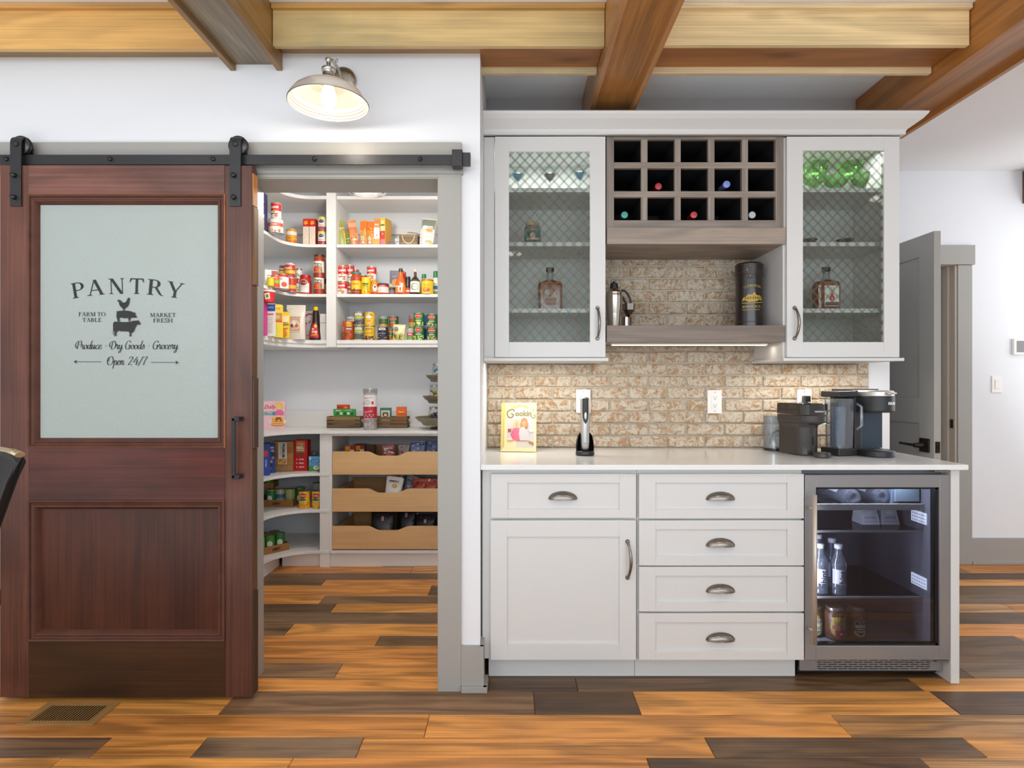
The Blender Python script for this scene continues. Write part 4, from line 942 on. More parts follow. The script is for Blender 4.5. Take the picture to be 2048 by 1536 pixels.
for k in range(4): m.box(xr_(CX[k][1])+.004, xr_(CX[k+1][0])-.004, ya_, yb, za, zb)
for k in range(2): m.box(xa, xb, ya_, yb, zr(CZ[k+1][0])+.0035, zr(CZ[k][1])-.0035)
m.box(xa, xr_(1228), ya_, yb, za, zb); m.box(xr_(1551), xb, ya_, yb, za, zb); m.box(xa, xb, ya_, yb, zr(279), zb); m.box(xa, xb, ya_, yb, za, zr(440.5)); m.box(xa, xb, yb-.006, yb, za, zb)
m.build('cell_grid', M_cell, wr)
s1 = MB().box(xr_(1213), xr_(1569), YR-.012, 3.026, zr(489)-.001, za-.001).build('thick_shelf', M_drift, color='#9B8D80', bev=.001); tag(s1, 'thick grey-brown shelf board directly under the wine rack', 'shelf')
s2 = MB().box(xr_(1213), xr_(1569), YR-.006, 3.026, zr(684), zr(651)).build('thick_shelf', M_drift, color='#83776D', bev=.001); tag(s2, 'thick grey-brown shelf board holding the cocktail shaker and the wine case', 'shelf')
ls = thing('led_strip', (.83, 2.80, zr(684)-.006), 'lit warm strip light under the shelf holding the cocktail shaker', 'light')
MB().box(.47, 1.21, 2.790, 2.812, zr(684)-.0075, zr(684)-.0005).build('channel', M_white, ls)
MB().box(.475, 1.205, 2.793, 2.809, zr(684)-.0095, zr(684)-.0073).build('diffuser', glowmat('led_glow', '#FFE0B4', 6), ls)
# wine bottles lying in the cells, necks to the room
M_bott = pmat('dark_bottle_glass', '#14100E', .12, spec=.8)
M_bott2 = pmat('amber_bottle_glass', '#4A2C12', .12, spec=.8)
def wine(cx_px, row, capc, label, mat=M_bott, yfront=2.745, dx=0):
    z = zr(CZ[row][1]); x = xr_(cx_px)+dx; r = .037; zc = z+r+.0005
    b_ = thing('wine_bottle', (x, 2.9, z), label, 'bottle', 'wine bottles lying in the rack')
    m = MB(); m.lathe([(0, 3.01), (r, 3.008), (r, 2.86), (.032, 2.845), (.018, 2.82), (.0145, 2.80), (.0145, yfront+.03)], (x, 0, zc), 18, 'y'); m.build('glass_body', mat, b_)
    m = MB(); m.lathe([(.0155, yfront+.075), (.0155, yfront+.012), (.0162, yfront+.010), (.0162, yfront), (.0135, yfront-.001), (0, yfront)], (x, 0, zc), 18, 'y'); m.build('foil_cap', pmat('foil_'+capc, capc, .3, coat=.3), b_)
wine(1322, 1, '#B8323A', 'wine bottle with a red foil cap in the middle row of the rack')
wine(1456, 1, '#7C8FD8', 'wine bottle with a blue foil cap in the middle row of the rack', yfront=2.715)
wine(1253, 2, '#3FA596', 'wine bottle with a teal foil cap in the bottom row of the rack', M_bott2)
wine(1394, 2, '#C23440', 'wine bottle with a red foil cap in the bottom row of the rack')
wine(1512.6, 2, '#C9CDD2', 'wine bottle with a silver-white foil cap in the bottom row of the rack')
# ---------------------------------------------------------------- wine cooler
wc = thing('wine_cooler', (xx(1756), 2.7, 0), 'under-counter wine cooler with a steel framed glass door', 'wine cooler')
X0, X1 = 1.2075, 1.802
M_cool = pmat('cooler_cavity', '#85878E', .30, spec=.6)
M_steelv = pmat('stainless_vertical', '#85817E', .30, metal=.9, bump=.04, bscale=8, stretch=(60, 60, 1))
m = MB(); Z0, Z1 = .075, .872; y0, y1 = 2.485, 3.01
m.box(X0, X0+.04, y0, y1, Z0, Z1); m.box(X1-.04, X1, y0, y1, Z0, Z1); m.box(X0+.04, X1-.04, y0, y1, Z0, .13); m.box(X0+.04, X1-.04, y0, y1, Z1-.03, Z1); m.box(X0+.04, X1-.04, y1-.03, y1, .13, Z1-.03)
m.build('body', M_cool, wc)
fz0, fz1 = zx(1320), zx(950); g0, g1, h0, h1 = xx(1632), xx(1879), zx(1292), zx(975)
fx0, fx1 = xx(1610), 1.8055
dm = MB(); yA, yB = YF, YF+.045
dm.box(fx0, g0, yA, yB, fz0, fz1); dm.box(g1, fx1, yA, yB, fz0, fz1)
dm.box(g0, g1, yA, yB, fz0, h0); dm.box(g0, g1, yA, yB, h1, fz1)
dr_ = dm.build('door', M_steel, wc, bev=.0015)
m = MB(); e = .008
for a, b_, c_, d_ in ((g0, g0+e, h0, h1), (g1-e*1.5, g1, h0, h1), (g0, g1, h0, h0+e), (g0, g1, h1-e, h1)): m.box(a, b_, yA+.008, yA+.030, c_, d_)
m.build('gasket', M_blackp, dr_)
MB().box(g0+.001, g1-.001, yA+.012, yA+.015, h0+.001, h1-.001).build('glass', thin_glass('smoked_glass', '#C4C6D0', .035, .015), dr_)
m = MB(); hxp = PX(1628.5, 2.39); m.tube([(hxp, 2.385, PZ(1289, 2.385)), (hxp, 2.385, PZ(990, 2.385))], .0085, 14)
for py in (1018, 1262): m.tube([(hxp, 2.385, PZ(py, 2.385)), (hxp-.006, YF, PZ(py, 2.40))], .006, 8)
m.build('handle', pmat('handle_nickel', '#C9BFB0', .38, metal=.6), dr_)
# wire-fronted racks
for py, hh, nm, mt in ((1008, .026, 'steel_rack', M_steel),):
    z = PZ(py, 2.52)-hh; m = MB(); m.box(X0+.045, PX(1862, 2.52), 2.518, 2.532, z, z+hh)
    r_ = m.build(nm, pmat('rack_satin', '#C4C0B6', .45, metal=.25), wc, bev=.001)
    m = MB()
    for k in range(11): xk = X0+.06+k*.045; m.tube([(xk, 2.53, z+.006), (xk, 2.97, z+.006)], .003, 6)
    for yk in (2.62, 2.78, 2.95): m.tube([(X0+.045, yk, z+.003), (X1-.045, yk, z+.003)], .003, 6)
    m.build('wire', M_nick, r_)
ZS = []
for py in (1062, 1194):
    z = PZ(py, 2.53); ZS.append(z)
    s_ = MB().box(X0+.042, X1-.042, 2.535, 2.97, z-.005, z).build('glass_shelf', thin_glass('shelf_glass', '#C8CCD6', .10), wc)
    MB().box(X0+.045, PX(1850, 2.53), 2.528, 2.536, z-.006, z+.002).build('edge_trim', MATS['rack_satin'], s_)
    m = MB(); m.tube([(X0+.3, 2.54, z-.008), (X0+.2, 2.96, z-.008)], .003, 6); m.build('shelf_rib', M_steel, s_)
for a, b_ in ((1022, 1046), (1146, 1178)):
    zc = (PZ(a, 2.55)+PZ(b_, 2.55))/2; m = MB(); m.box(X1-.0435, X1-.0395, 2.505, 2.60, zc-.024, zc+.024); v_ = m.build('dotted_panel', glowmat('panel_glow', '#E6ECF5', 1.6), wc)  # pale dotted panel on the side wall, glow added in its material
    m = MB()
    for i in range(8):
        for j in range(3): m.box(X1-.0445, X1-.0434, 2.511+i*.011, 2.515+i*.011, zc-.018+j*.014, zc-.013+j*.014)
    m.build('perforation', M_cool, v_, kind='stuff')
# toe grille with slots cut through
gz0_, gz1_ = zx(1351), zx(1322); gy = 2.475
m = MB(); sx0, sx1 = PX(1634, gy), PX(1860, gy); ga, gb = 1.2075, 1.803
m.box(ga, sx0, gy, gy+.01, gz0_, gz1_); m.box(sx1, gb, gy, gy+.01, gz0_, gz1_)
nr = 6; rh = (gz1_-gz0_-.006)/nr; pit = (sx1-sx0)/11
for r_ in range(nr):
    zb_ = gz0_+.006+r_*rh
    m.box(sx0, sx1, gy, gy+.01, zb_+rh*.42, zb_+rh)
    off = (r_ % 2)*pit/2
    for k in range(13):
        xa_ = sx0+k*pit-off; a, b_ = max(sx0, xa_-.0028), min(sx1, xa_+.0028)
        if b_ > a: m.box(a, b_, gy, gy+.01, zb_, zb_+rh*.42)
m.box(sx0, sx1, gy, gy+.01, gz0_, gz0_+.006)
m.build('toe_grille', M_steel, wc, fix=False)
MB().box(ga+.002, gb-.002, gy+.03, 2.99, .012, .0745).build('plinth', M_dark, wc)
for xf in (ga+.02, gb-.02): MB().lathe([(.014, .0), (.016, .004), (.012, .02), (.012, .03)], (xf, 2.53, 0), 12).build('foot', M_blackp, wc)
m = MB(); m.box(1.745, 1.805, 2.436, 2.47, .8725, .8765); m.build('hinge', M_nick, wc, bev=.0006); m = MB(); m.box(1.752, 1.804, 2.436, 2.50, zx(1326), zx(1322)); m.build('hinge', M_nick, wc, bev=.0006)

# bottles, cartons and jars in the cooler
M_clearb = thin_glass('clear_bottle', '#DDE4EA', .16, .05, .16, '#C9D2DC')
def revolve_thing(name, x, y, z, prof, mat, label, cat, group=None, seg=20, parts=()):
    t_ = thing(name, (x, y, z), label, cat, group)
    MB().lathe(prof, (0, 0, 0), seg).build('body', mat, t_, w=False, off=(0, 0, 0), fix=False)
    return t_
HB = [(0, 0), (.029, 0), (.032, .006), (.029, .02), (.032, .034), (.031, .05), (.031, .108), (.033, .125), (.032, .138), (.026, .152), (.017, .168), (.014, .185), (.0145, .196)]
def hint(px, y, label, turn=0.0):
    z = ZS[1]+.0006; b_ = revolve_thing('water_bottle', PX(px, y), y, z, HB, M_clearb, label, 'bottle', 'flavoured water bottles in the cooler')
    MB().lathe([(0, .196), (.0165, .196), (.017, .199), (.017, .212), (.015, .214), (0, .214)], (0, 0, 0), 18).build('cap', M_white, b_, w=False, off=(0, 0, 0))
    a = Art(); a.rect(-.026, .048, .026, .110, '#E6E4E6'); a.rect(-.025, .052, -.014, .106, '#C9C2CC')
    tr, tw = text_tris('hint', .02); kx = .054/tw
    a.polys([[(.014-(p[1]-.5)*.026, .052+p[0]*kx) for p in q] for q in tr], '#3B3A42')
    lb = MB(); a.cyl(lb, (0, 0, 0), .0316, -PI/2+turn); lb.build('label', [PR], b_, w=False, off=(0, 0, 0), fix=False)
hint(1640, 2.585, 'clear water bottle with a white label, front left on the cooler shelf', -.45)
hint(1677, 2.575, 'clear water bottle with a white label, front right of the cooler bottles', -.45)
hint(1636, 2.745, 'clear water bottle behind the front left labelled bottle in the cooler', -.45)
hint(1664, 2.67, 'clear water bottle behind the front right labelled bottle in the cooler', -.45)
def jar(name, x, y, z, r, h, body, lid, label, art=None, cat='jar', group=None, neck=.82, lidh=.012, mat=None, artr=None, seg=22, sh=.78):
    t_ = thing(name, (x, y, z), label, cat, group)
    pr_ = [(0, 0), (r*.9, 0), (r, .006), (r, h*sh), (r*.96, h*(sh+.04)), (r*neck, h-lidh-.004), (r*neck, h-lidh)]
    MB().lathe(pr_, (0, 0, 0), 40, c=body if isinstance(body, str) else None).build('body', [PR] if isinstance(body, str) else body, t_, w=False, off=(0, 0, 0), fix=False)
    MB().lathe([(0, h-lidh-.001), (r*neck*1.06, h-lidh-.001), (r*neck*1.09, h-lidh+.001), (r*neck*1.09, h-.0025), (r*neck*1.0, h), (0, h)], (0, 0, 0), seg, c=lid if isinstance(lid, str) else None).build('lid', [PR] if isinstance(lid, str) else lid, t_, w=False, off=(0, 0, 0), fix=False)
    if art: lb = MB(); art.cyl(lb, (0, 0, 0), r); lb.build('label', [PR], t_, w=False, off=(0, 0, 0), fix=False)
    return t_
def ornate(c1, c2, c3):
    a = Art(); a.poly([(-.020, .02), (-.026, .03), (-.022, .045), (-.026, .075), (-.012, .085), (0, .1), (.012, .085), (.026, .075), (.022, .045), (.026, .03), (.020, .02), (0, .012)], c1)
    a.poly([(-.018, .03), (-.022, .05), (-.022, .072), (0, .094), (.022, .072), (.022, .05), (.018, .03), (0, .018)], c2)
    a.rect(-.021, .052, .021, .064, c3); a.text('COFFEE CREAM', 0, .058, .005, c2, w=.038); a.rect(-.018, .043, .018, .049, c1); a.rect(-.016, .033, .016, .038, c3)
    a.ell(0, .076, .010, .009, c1, 8); a.ell(0, .076, .005, .005, c2, 6); return a
zf = .131
jar('dessert_jar', PX(1712, 2.58), 2.58, zf, .037, .135, '#6E5038', M_tin, 'brown jar with a cream and black ornate label, right of the cooler jars', ornate('#C9B69A', '#3B3430', '#D8D2C4'), group='sauce jars in the cooler')
a = Art(); a.rect(-.034, .03, .034, .1, '#B9A25E'); a.ell(-.005, .06, .034, .045, '#A8954F', 14); a.text("Eggs N'", .003, .083, .016, '#8C3A34', w=.056, shear=.3, rot=8); a.rect(-.03, .052, .034, .066, '#9A3F58'); a.text('COFFEE CREAM', .002, .059, .006, '#D9B9A8', w=.052); a.poly([(-.02, .048), (.03, .048), (.03, .02), (.005, .008), (-.018, .02)], '#8C2F3C'); a.ell(.004, .032, .006, .006, '#D8C9B8', 10)
jar('dessert_jar', PX(1670, 2.57), 2.57, zf, .041, .138, '#5A3A28', M_tin, "amber jar with a maroon and gold label, widest of the cooler jars", a, group='sauce jars in the cooler')
jar('dessert_jar', PX(1627, 2.60), 2.60, zf, .037, .135, '#4E3A20', M_tin, 'jar with a blue and yellow ornate label behind the cooler handle', ornate('#C7A845', '#5E7A8C', '#D9CFA0'), group='sauce jars in the cooler')
for k, px in enumerate((1737, 1776)):
    x = PX(px, 2.66); z = ZS[0]+.0006
    t_ = thing('drink_carton', (x, 2.68, z), ('left' if k == 0 else 'right')+' one of the two pale grey drink cartons hanging above the cooler middle shelf', 'carton', 'drink cartons in the cooler')
    MB().frustum((x-.041, x+.041, 2.64, 2.72), (x-.034, x+.034, 2.655, 2.72), z, z+.062, c='#C9C7C8').box(x-.034, x+.034, 2.655, 2.72, z+.062, z+.085, c='#B5B2B4').build('body', [PR], t_, fix=False)
    a = Art(); a.text('GINGER BEER', 0, .03, .011, '#4A464B', w=.056); a.ell(0, .052, .017, .007, '#E4E0E0', 14); a.rect(-.03, .012, .03, .016, '#A9A6A8')
    lb = MB(); a.flat(lb, (x, 2.6393, z), (1, 0, 0), (0, .242, 1)); lb.build('label', [PR], t_, fix=False)
zr_ = PZ(1008, 2.52)-.026+.010
for px, y in ((1702, 2.56), (1760, 2.57)):
    x = PX(px, y); b_ = thing('glass_bottle', (x, 2.7, zr_), ('clear glass bottle lying on the steel rack, left of the two in the cooler' if px < 1730 else 'clear glass bottle lying on the steel rack, right of the two in the cooler'), 'bottle', 'bottles on the cooler rack')
    MB().lathe([(0, y-.02+.012), (.02, y-.02), (.034, y-.015), (.037, y), (.037, y+.2), (.03, y+.24), (.014, y+.28), (.014, y+.34), (0, y+.34)], (x, 0, zr_+.0385), 20, 'y').build('body', M_clearb, b_, fix=False)
    a = Art(); a.rect(-.02, .05, .02, .15, '#D9D8DE'); lb = MB(); lb.lathe([(.0374, y+.05), (.0374, y+.16)], (x, 0, zr_+.0385), 10, 'y', c='#D2D2DA', a0=PI*.3, a1=PI*.9); lb.build('label', [PR], b_, fix=False)
t_ = thing('paper_packet', (1.705, 2.57, zr_), 'pale blue folded packet in the upper right of the cooler', 'packet')
m = MB(); xk = 1.705; m.box(xk-.055, xk+.050, 2.54, 2.60, zr_+.022, zr_+.09, c='#9DB2BC'); m.box(xk-.068, xk-.04, 2.545, 2.595, zr_+.0, zr_+.085, c='#8296A4'); m.build('sleeve', [PR], t_, bev=.002, fix=False)

# ---------------------------------------------------------------- things on the counter
ZC = .9065
# cookbook leaning on the brick
xb0, xb1 = PX(1000, 2.93), PX(1073, 2.93)
ck = thing('cookbook', ((xb0+xb1)/2, 2.86, ZC), "pale yellow cookbook leaning on the brick at the left end of the counter", 'book')
ck.rotation_euler = (math.radians(-9), 0, math.radians(-7)); bw, bh = .172, .238
MB().box(-bw/2, bw/2, -.011, -.009, 0, bh, c='#EFE3AC').box(-bw/2, bw/2, .009, .011, 0, bh, c='#E8D893').box(-bw/2, -bw/2+.003, -.011, .011, 0, bh, c='#E0C76E').build('cover', [PR], ck, w=False, off=(0, 0, 0), bev=.0006)
MB().box(-bw/2+.004, bw/2-.003, -.0088, .0088, .003, bh-.003, c='#F2EDE0').build('page_block', [PR], ck, w=False, off=(0, 0, 0))
a = Art(); a.rect(-bw/2, 0, -bw/2+.017, bh, '#E3CC77'); a.rect(-bw/2+.012, 0, -bw/2+.014, bh, '#C9B15C')
GD = '#9A8A3C'; cxk = .010
arch = [(cxk-.066, .02)]+[(cxk-.066, .15)]+[(cxk-.066*math.cos(q), .15+.062*math.sin(q)) for q in [PI*i/18 for i in range(19)]]+[(cxk+.066, .02)]
a.poly(arch, '#D8D0CE'); a.rect(cxk-.066, .02, cxk+.066, .052, '#DCD2C4')
a.text('Good Lookin\'', cxk, .224, .0125, GD, w=.083, arc=.09, bold=.01)
a.text('ookin', cxk+.012, .186, .026, '#8C8242', w=.080, bold=.035); a.polys(stroke(catmull([(cxk-.030, .196), (cxk-.042, .205), (cxk-.062, .196), (cxk-.067, .182), (cxk-.058, .166), (cxk-.044, .166), (cxk-.036, .178), (cxk-.048, .184)]), .0065), '#8C8242'); a.polys(stroke(catmull([(cxk+.050, .176), (cxk+.056, .165), (cxk+.067, .165), (cxk+.070, .176), (cxk+.062, .178)]), .004), '#8C8242'); a.ell(cxk+.060, .202, .0025, .004, '#8C8242', 8)
# two cooks in the cover picture: hair, face, clothes
def cook(x, z, hair, top, s=1.0):
    a.ell(x, z+.006*s, .0155*s, .018*s, hair, 16); a.ell(x-.011*s, z-.010*s, .008*s, .016*s, hair, 10); a.ell(x+.011*s, z-.012*s, .009*s, .018*s, hair, 10)
    a.poly([(x-.02*s, z-.024*s), (x-.006*s, z-.018*s), (x+.006*s, z-.018*s), (x+.02*s, z-.024*s), (x+.024*s, z-.05*s), (x+.017*s, z-.082*s), (x-.018*s, z-.082*s), (x-.024*s, z-.05*s)], top)
    a.ell(x, z-.002*s, .0088*s, .0115*s, '#E8B48E', 14); a.rect(x-.003*s, z-.020*s, x+.003*s, z-.012*s, '#E0A67F')
    for d in (-1, 1): a.ell(x+d*.0034*s, z+.001*s, .0011*s, .0008*s, '#4A3328', 6)
    a.ell(x, z-.0065*s, .003*s, .0012*s, '#B9483F', 8)
cook(cxk-.019, .134, '#E3C89A', '#E06A86'); cook(cxk+.017, .139, '#C99458', '#D9D2D0', 1.05)
a.line([(cxk-.036, .10), (cxk-.046, .082), (cxk-.034, .066)], .008, '#D95B78'); a.line([(cxk+.034, .104), (cxk+.048, .092), (cxk+.056, .098)], .007, '#C9C0BE')
a.rect(cxk-.062, .094, cxk-.045, .11, '#A8542E'); a.ell(cxk-.050, .060, .014, .005, '#EBE4DC'); a.ell(cxk-.050, .052, .016, .005, '#D9A95A'); a.rect(cxk+.044, .096, cxk+.066, .108, '#E9E6E2'); a.poly([(cxk+.036, .054), (cxk+.064, .046), (cxk+.064, .03), (cxk+.042, .04)], '#B27A33'); a.rect(cxk-.020, .05, cxk+.034, .054, '#B9743F')
lb = MB(); a.flat(lb, (0, -.0111, 0), step=.00006); lb.build('cover_print', [PR], ck, w=False, off=(0, 0, 0), fix=False)
# corkscrew on its charging stand
xo, yo = PX(1170, 2.72), 2.72
co = thing('electric_wine_opener', (xo, yo, ZC), 'silver electric wine opener in a black charging stand', 'wine opener')
m = MB(); m.lathe([(0, 0), (.041, 0), (.0435, .006), (.043, .016), (.040, .022), (0, .022)], (0, 0, 0), 28, sq=(1, .8)); m.build('charging_base', M_blackp, co, w=False, off=(0, 0, 0))
m = MB(); m.lathe([(.042, .02), (.043, .035), (.040, .065), (.034, .09), (.026, .103)], (0, .004, 0), 20, a0=-.45, a1=PI+.45, sq=(1, .8)); m.lathe([(.024, .103), (.031, .09), (.037, .065), (.040, .035), (.039, .02)], (0, .004, 0), 20, a0=-.45, a1=PI+.45, sq=(1, .8)); m.build('cradle', M_blackp, co, w=False, off=(0, 0, 0), fix=False)
M_silver = pmat('satin_silver', '#C9C7C4', .30, metal=.85)
m = MB(); m.lathe([(0, .024), (.014, .025), (.019, .032), (.0212, .06), (.0215, .12), (.0215, .258), (.020, .264), (.012, .268), (0, .269)], (0, 0, 0), 26); m.build('body', M_silver, co, w=False, off=(0, 0, 0))
a = Art(); gp = [(-.0145, .262), (-.0145, .20), (-.0135, .178), (-.009, .158), (0, .145), (.009, .158), (.0135, .178), (.0145, .20), (.0145, .262)]
a.poly(gp, '#2A2A2E'); a.text('Oster', 0, .058, .006, '#5A5658', w=.018)
lb = MB(); a.cyl(lb, (0, 0, 0), .0216); lb.build('grip_panel', [PR], co, w=False, off=(0, 0, 0), fix=False)
MB().ball((0, -.0216, .183), .0065, k=(1, .35, 2.6), seg=14, n=10).build('button', M_silver, co, w=False, off=(0, 0, 0))
def receptacle(px, py, y, label, n=2, cat='outlet'):
    x, z = PX(px, y), PZ(py, y); o = thing('wall_outlet', (x, y, z), label, cat, 'power outlets on the brick')
    MB().box(-.0365, .0365, -.005, .006, -.060, .060).build('cover_plate', M_white, o, w=False, off=(0, 0, 0), bev=.002)
    MB().box(-.0165, .0165, -.0072, -.004, -.034, .034).build('socket_face', M_white, o, w=False, off=(0, 0, 0), bev=.001)
    m = MB()
    for s in (1, -1):
        for dx in (-.0065, .0065): m.box(dx-.0008, dx+.0008, -.0076, -.0071, s*.019-.001, s*.019+.007)
        m.lathe([(.0025, -.0077), (.0025, -.007)], (0, 0, s*.019-.007), 8, 'y'); m.add([(.0025*math.cos(q*PI/4), -.0077, s*.019-.007+.0025*math.sin(q*PI/4)) for q in range(8)], [tuple(range(8))])
    m.build('slots', M_dark, o, w=False, off=(0, 0, 0), fix=False)
    [MB().lathe([(0, -.0062), (.003, -.0058), (.0035, -.005)], (0, 0, zq), 10, 'y').build('screw', M_nick, o, w=False, off=(0, 0, 0), fix=False) for zq in (.048, -.048)]
    return o
receptacle(1166.5, 802.5, 3.022, 'white outlet on the brick half hidden behind the silver wine opener')
receptacle(1429, 803.5, 3.022, 'white outlet standing free on the brick left of the coffee machines')
receptacle(1608, 802.5, 3.022, 'white outlet on the brick with a black plug, above the smaller coffee machine')
pc = thing('power_plug', (PX(1612, 2.99), 3.0, 1.13), 'black plug and cable in the outlet above the smaller coffee machine', 'plug')
m = MB(); xk, zk = PX(1614, 2.99), PZ(797, 2.99); m.frustum((-.016, .016, -.02, .014), (-.014, .018, -.016, .014), -.018, .014); 
for i in range(len(m.v)): v = m.v[i]; m.v[i] = (v[0]+xk, v[1]+3.0, v[2]+zk)
m.build('plug_body', M_blackp, pc, bev=.004)
MB().tube(catmull([(xk, 2.985, zk-.01), (xk-.012, 2.97, zk-.028), (xk-.02, 2.975, zk-.07), (xk-.015, 2.99, ZC+.02)], 5), .0035, 6).build('cable', M_blackp, pc)
# capsule coffee machine
xn, yn = PX(1614, 2.72), 2.74
M_grm = pmat('graphite_plastic', '#35302E', .30, coat=.25)
nm_ = thing('coffee_machine', (xn, yn, ZC), 'dark grey capsule coffee machine with a round head and small drip tray', 'coffee machine')
nm_.rotation_euler = (0, 0, math.radians(15))
def superpath(x0, x1, hw, r0=.02, n=26):
    """plan outline: square back at x0, round nose at x1"""
    P = [(x0, -hw), ]
    P += [(x1-hw+hw*math.sin(q), -hw*math.cos(q)) for q in [PI*i/n for i in range(n+1)]]
    P += [(x0, hw)]; return P
def loft(mb, lv, c=None):
    """lv: list of (outline, z)"""
    n = len(lv[0][0]); vs = [(p[0], p[1], z) for P, z in lv for p in P]
    fs = [(k*n+i, k*n+(i+1) % n, (k+1)*n+(i+1) % n, (k+1)*n+i) for k in range(len(lv)-1) for i in range(n)]
    mb.add(vs, fs, c, smooth=False); mb.add([(p[0], p[1], lv[0][1]) for p in lv[0][0]], [tuple(reversed(range(n)))], c); mb.add([(p[0], p[1], lv[-1][1]) for p in lv[-1][0]], [tuple(range(n))], c)
def rotp(P, a, sx=1): return [(p[0]*math.cos(a)-p[1]*math.sin(a), p[0]*math.sin(a)+p[1]*math.cos(a)) for p in P]
fwd = -PI/2  # nose points to the room
m = MB(); loft(m, [(rotp(superpath(-.105, .050, .055), fwd), .004), (rotp(superpath(-.105, .052, .056), fwd), .13), (rotp(superpath(-.105, .060, .060), fwd), .150)]); m.build('column', M_grm, nm_, w=False, off=(0, 0, 0), bev=.002)
m = MB(); loft(m, [(rotp(superpath(-.105, .10, .064), fwd), .151), (rotp(superpath(-.105, .105, .066), fwd), .160), (rotp(superpath(-.105, .105, .066), fwd), .186)]); m.build('head', M_grm, nm_, w=False, off=(0, 0, 0), bev=.002)
m = MB(); loft(m, [(rotp(superpath(-.105, .106, .067), fwd), .189), (rotp(superpath(-.105, .106, .067), fwd), .235), (rotp(superpath(-.10, .102, .063), fwd), .240)]); m.build('lid', pmat('gloss_graphite', '#2B2826', .10, coat=.6), nm_, w=False, off=(0, 0, 0), bev=.001)
m = MB(); m.lathe([(0, .142), (.024, .144), (.034, .151)], (0, -.058, 0), 20); m.build('spout', M_grm, nm_, w=False, off=(0, 0, 0), fix=False)
m = MB(); m.lathe([(0, 0), (.034, 0), (.038, .004), (.038, .018), (.035, .022), (0, .020)], (.0, -.105, 0), 24, sq=(1, .9)); m.build('drip_tray', M_grm, nm_, w=False, off=(0, 0, 0), fix=False)
MB().box(-.003, .003, -.0535, -.049, .05, .088).build('slot', M_dark, nm_, w=False, off=(0, 0, 0))
a = Art(); a.text('NESPRESSO', -.012, .205, .0065, '#D8D4D0', w=.044, bold=.02); lb = MB(); a.cyl(lb, (0, -.106+.067, 0), .0671); lb.build('lettering', [PR], nm_, w=False, off=(0, 0, 0), fix=False)
MB().box(.018, .026, -.099, -.088, .1485, .1525).build('indicator', glowmat('green_led', '#7FE0A0', 2), nm_, w=False, off=(0, 0, 0))
# its water tank
xt, yt = PX(1547, 2.93), 2.93
wt = thing('water_tank', (xt, yt, ZC), 'small clear water tank on a dark foot left of the smaller coffee machine', 'tank')
m = MB(); m.lathe([(.044, .01), (.046, .012), (.046, .168), (.047, .170)], (0, 0, 0), 28); m.lathe([(.0445, .168), (.0445, .014), (0, .012)], (0, 0, 0), 28); m.build('vessel', M_plastic, wt, w=False, off=(0, 0, 0), fix=False)
m = MB(); m.lathe([(0, 0), (.046, 0), (.048, .003), (.048, .010), (.044, .014), (0, .014)], (0, 0, 0), 28); m.build('foot', M_blackp, wt, w=False, off=(0, 0, 0), fix=False)
m = MB(); m.lathe([(.0485, .160), (.0485, .166), (.0455, .172), (0, .173)], (0, 0, 0), 28); m.build('lid', M_plastic, wt, w=False, off=(0, 0, 0), fix=False)
m = MB(); m.tube([(.04, 0, .02), (.036, -.01, .07), (.015, -.02, .10), (-.015, -.02, .085), (-.025, -.01, .03)], .004, 8); m.build('hose', pmat('dark_tube', '#2B3440', .2), wt, w=False, off=(0, 0, 0), fix=False)
# pod coffee maker with side tank
xk, yk = PX(1745, 2.66), 2.72
kg = thing('pod_coffee_maker', (xk, yk, ZC), 'black pod coffee maker with a silver lid and a side water tank', 'coffee machine')
kg.rotation_euler = (0, 0, math.radians(14))
M_kb = pmat('matte_black_plastic', '#232326', .38, coat=.1)
def rr(x0, x1, y0, y1, r, n=5):
    P = []
    for cx_, cy_, a0 in ((x1-r, y1-r, 0), (x0+r, y1-r, 90), (x0+r, y0+r, 180), (x1-r, y0+r, 270)):
        P += [(cx_+r*math.cos(math.radians(a0+90*i/n)), cy_+r*math.sin(math.radians(a0+90*i/n))) for i in range(n+1)]
    return P
m = MB(); loft(m, [(rr(-.055, .112, .02, .15, .02), .005), (rr(-.055, .112, .02, .15, .02), .305)]); m.build('tower', M_kb, kg, w=False, off=(0, 0, 0), bev=.001)
m = MB(); m.box(-.055, -.016, .0, .04, .003, .30); m.build('spine', M_kb, kg, w=False, off=(0, 0, 0), bev=.004)
m = MB(); loft(m, [(rotp(superpath(-.06, .10, .066), fwd), .20), (rotp(superpath(-.06, .108, .070), fwd), .208), (rotp(superpath(-.06, .108, .070), fwd), .273)])
for i in range(len(m.v)): v = m.v[i]; m.v[i] = (v[0]+.030, v[1], v[2])
m.build('brew_head', M_kb, kg, w=False, off=(0, 0, 0), bev=.001)
m = MB(); loft(m, [(rotp(superpath(-.055, .107, .069), fwd), .274), (rotp(superpath(-.055, .107, .069), fwd), .294), (rotp(superpath(-.05, .100, .063), fwd), .300)])
for i in range(len(m.v)): v = m.v[i]; m.v[i] = (v[0]+.030, v[1], v[2])
m.build('lid', M_silver, kg, w=False, off=(0, 0, 0), bev=.001)
m = MB(); m.tube([(.073, -.09, .287), (.058, -.112, .287), (.030, -.121, .287), (.008, -.116, .287)], .004, 8); m.build('lid_handle', M_silver, kg, w=False, off=(0, 0, 0))
m = MB(); m.box(-.02, .112, .012, .022, .03, .205); m.build('back_plate', pmat('navy_plastic', '#2A3A48', .35), kg, w=False, off=(0, 0, 0))
m = MB(); m.lathe([(0, 0), (.066, 0), (.070, .004), (.070, .026), (.066, .030), (0, .029)], (.030, -.04, 0), 32); m.box(-.040, .100, -.04, .13, .0005, .029); m.build('drip_tray', M_kb, kg, w=False, off=(0, 0, 0), fix=False)
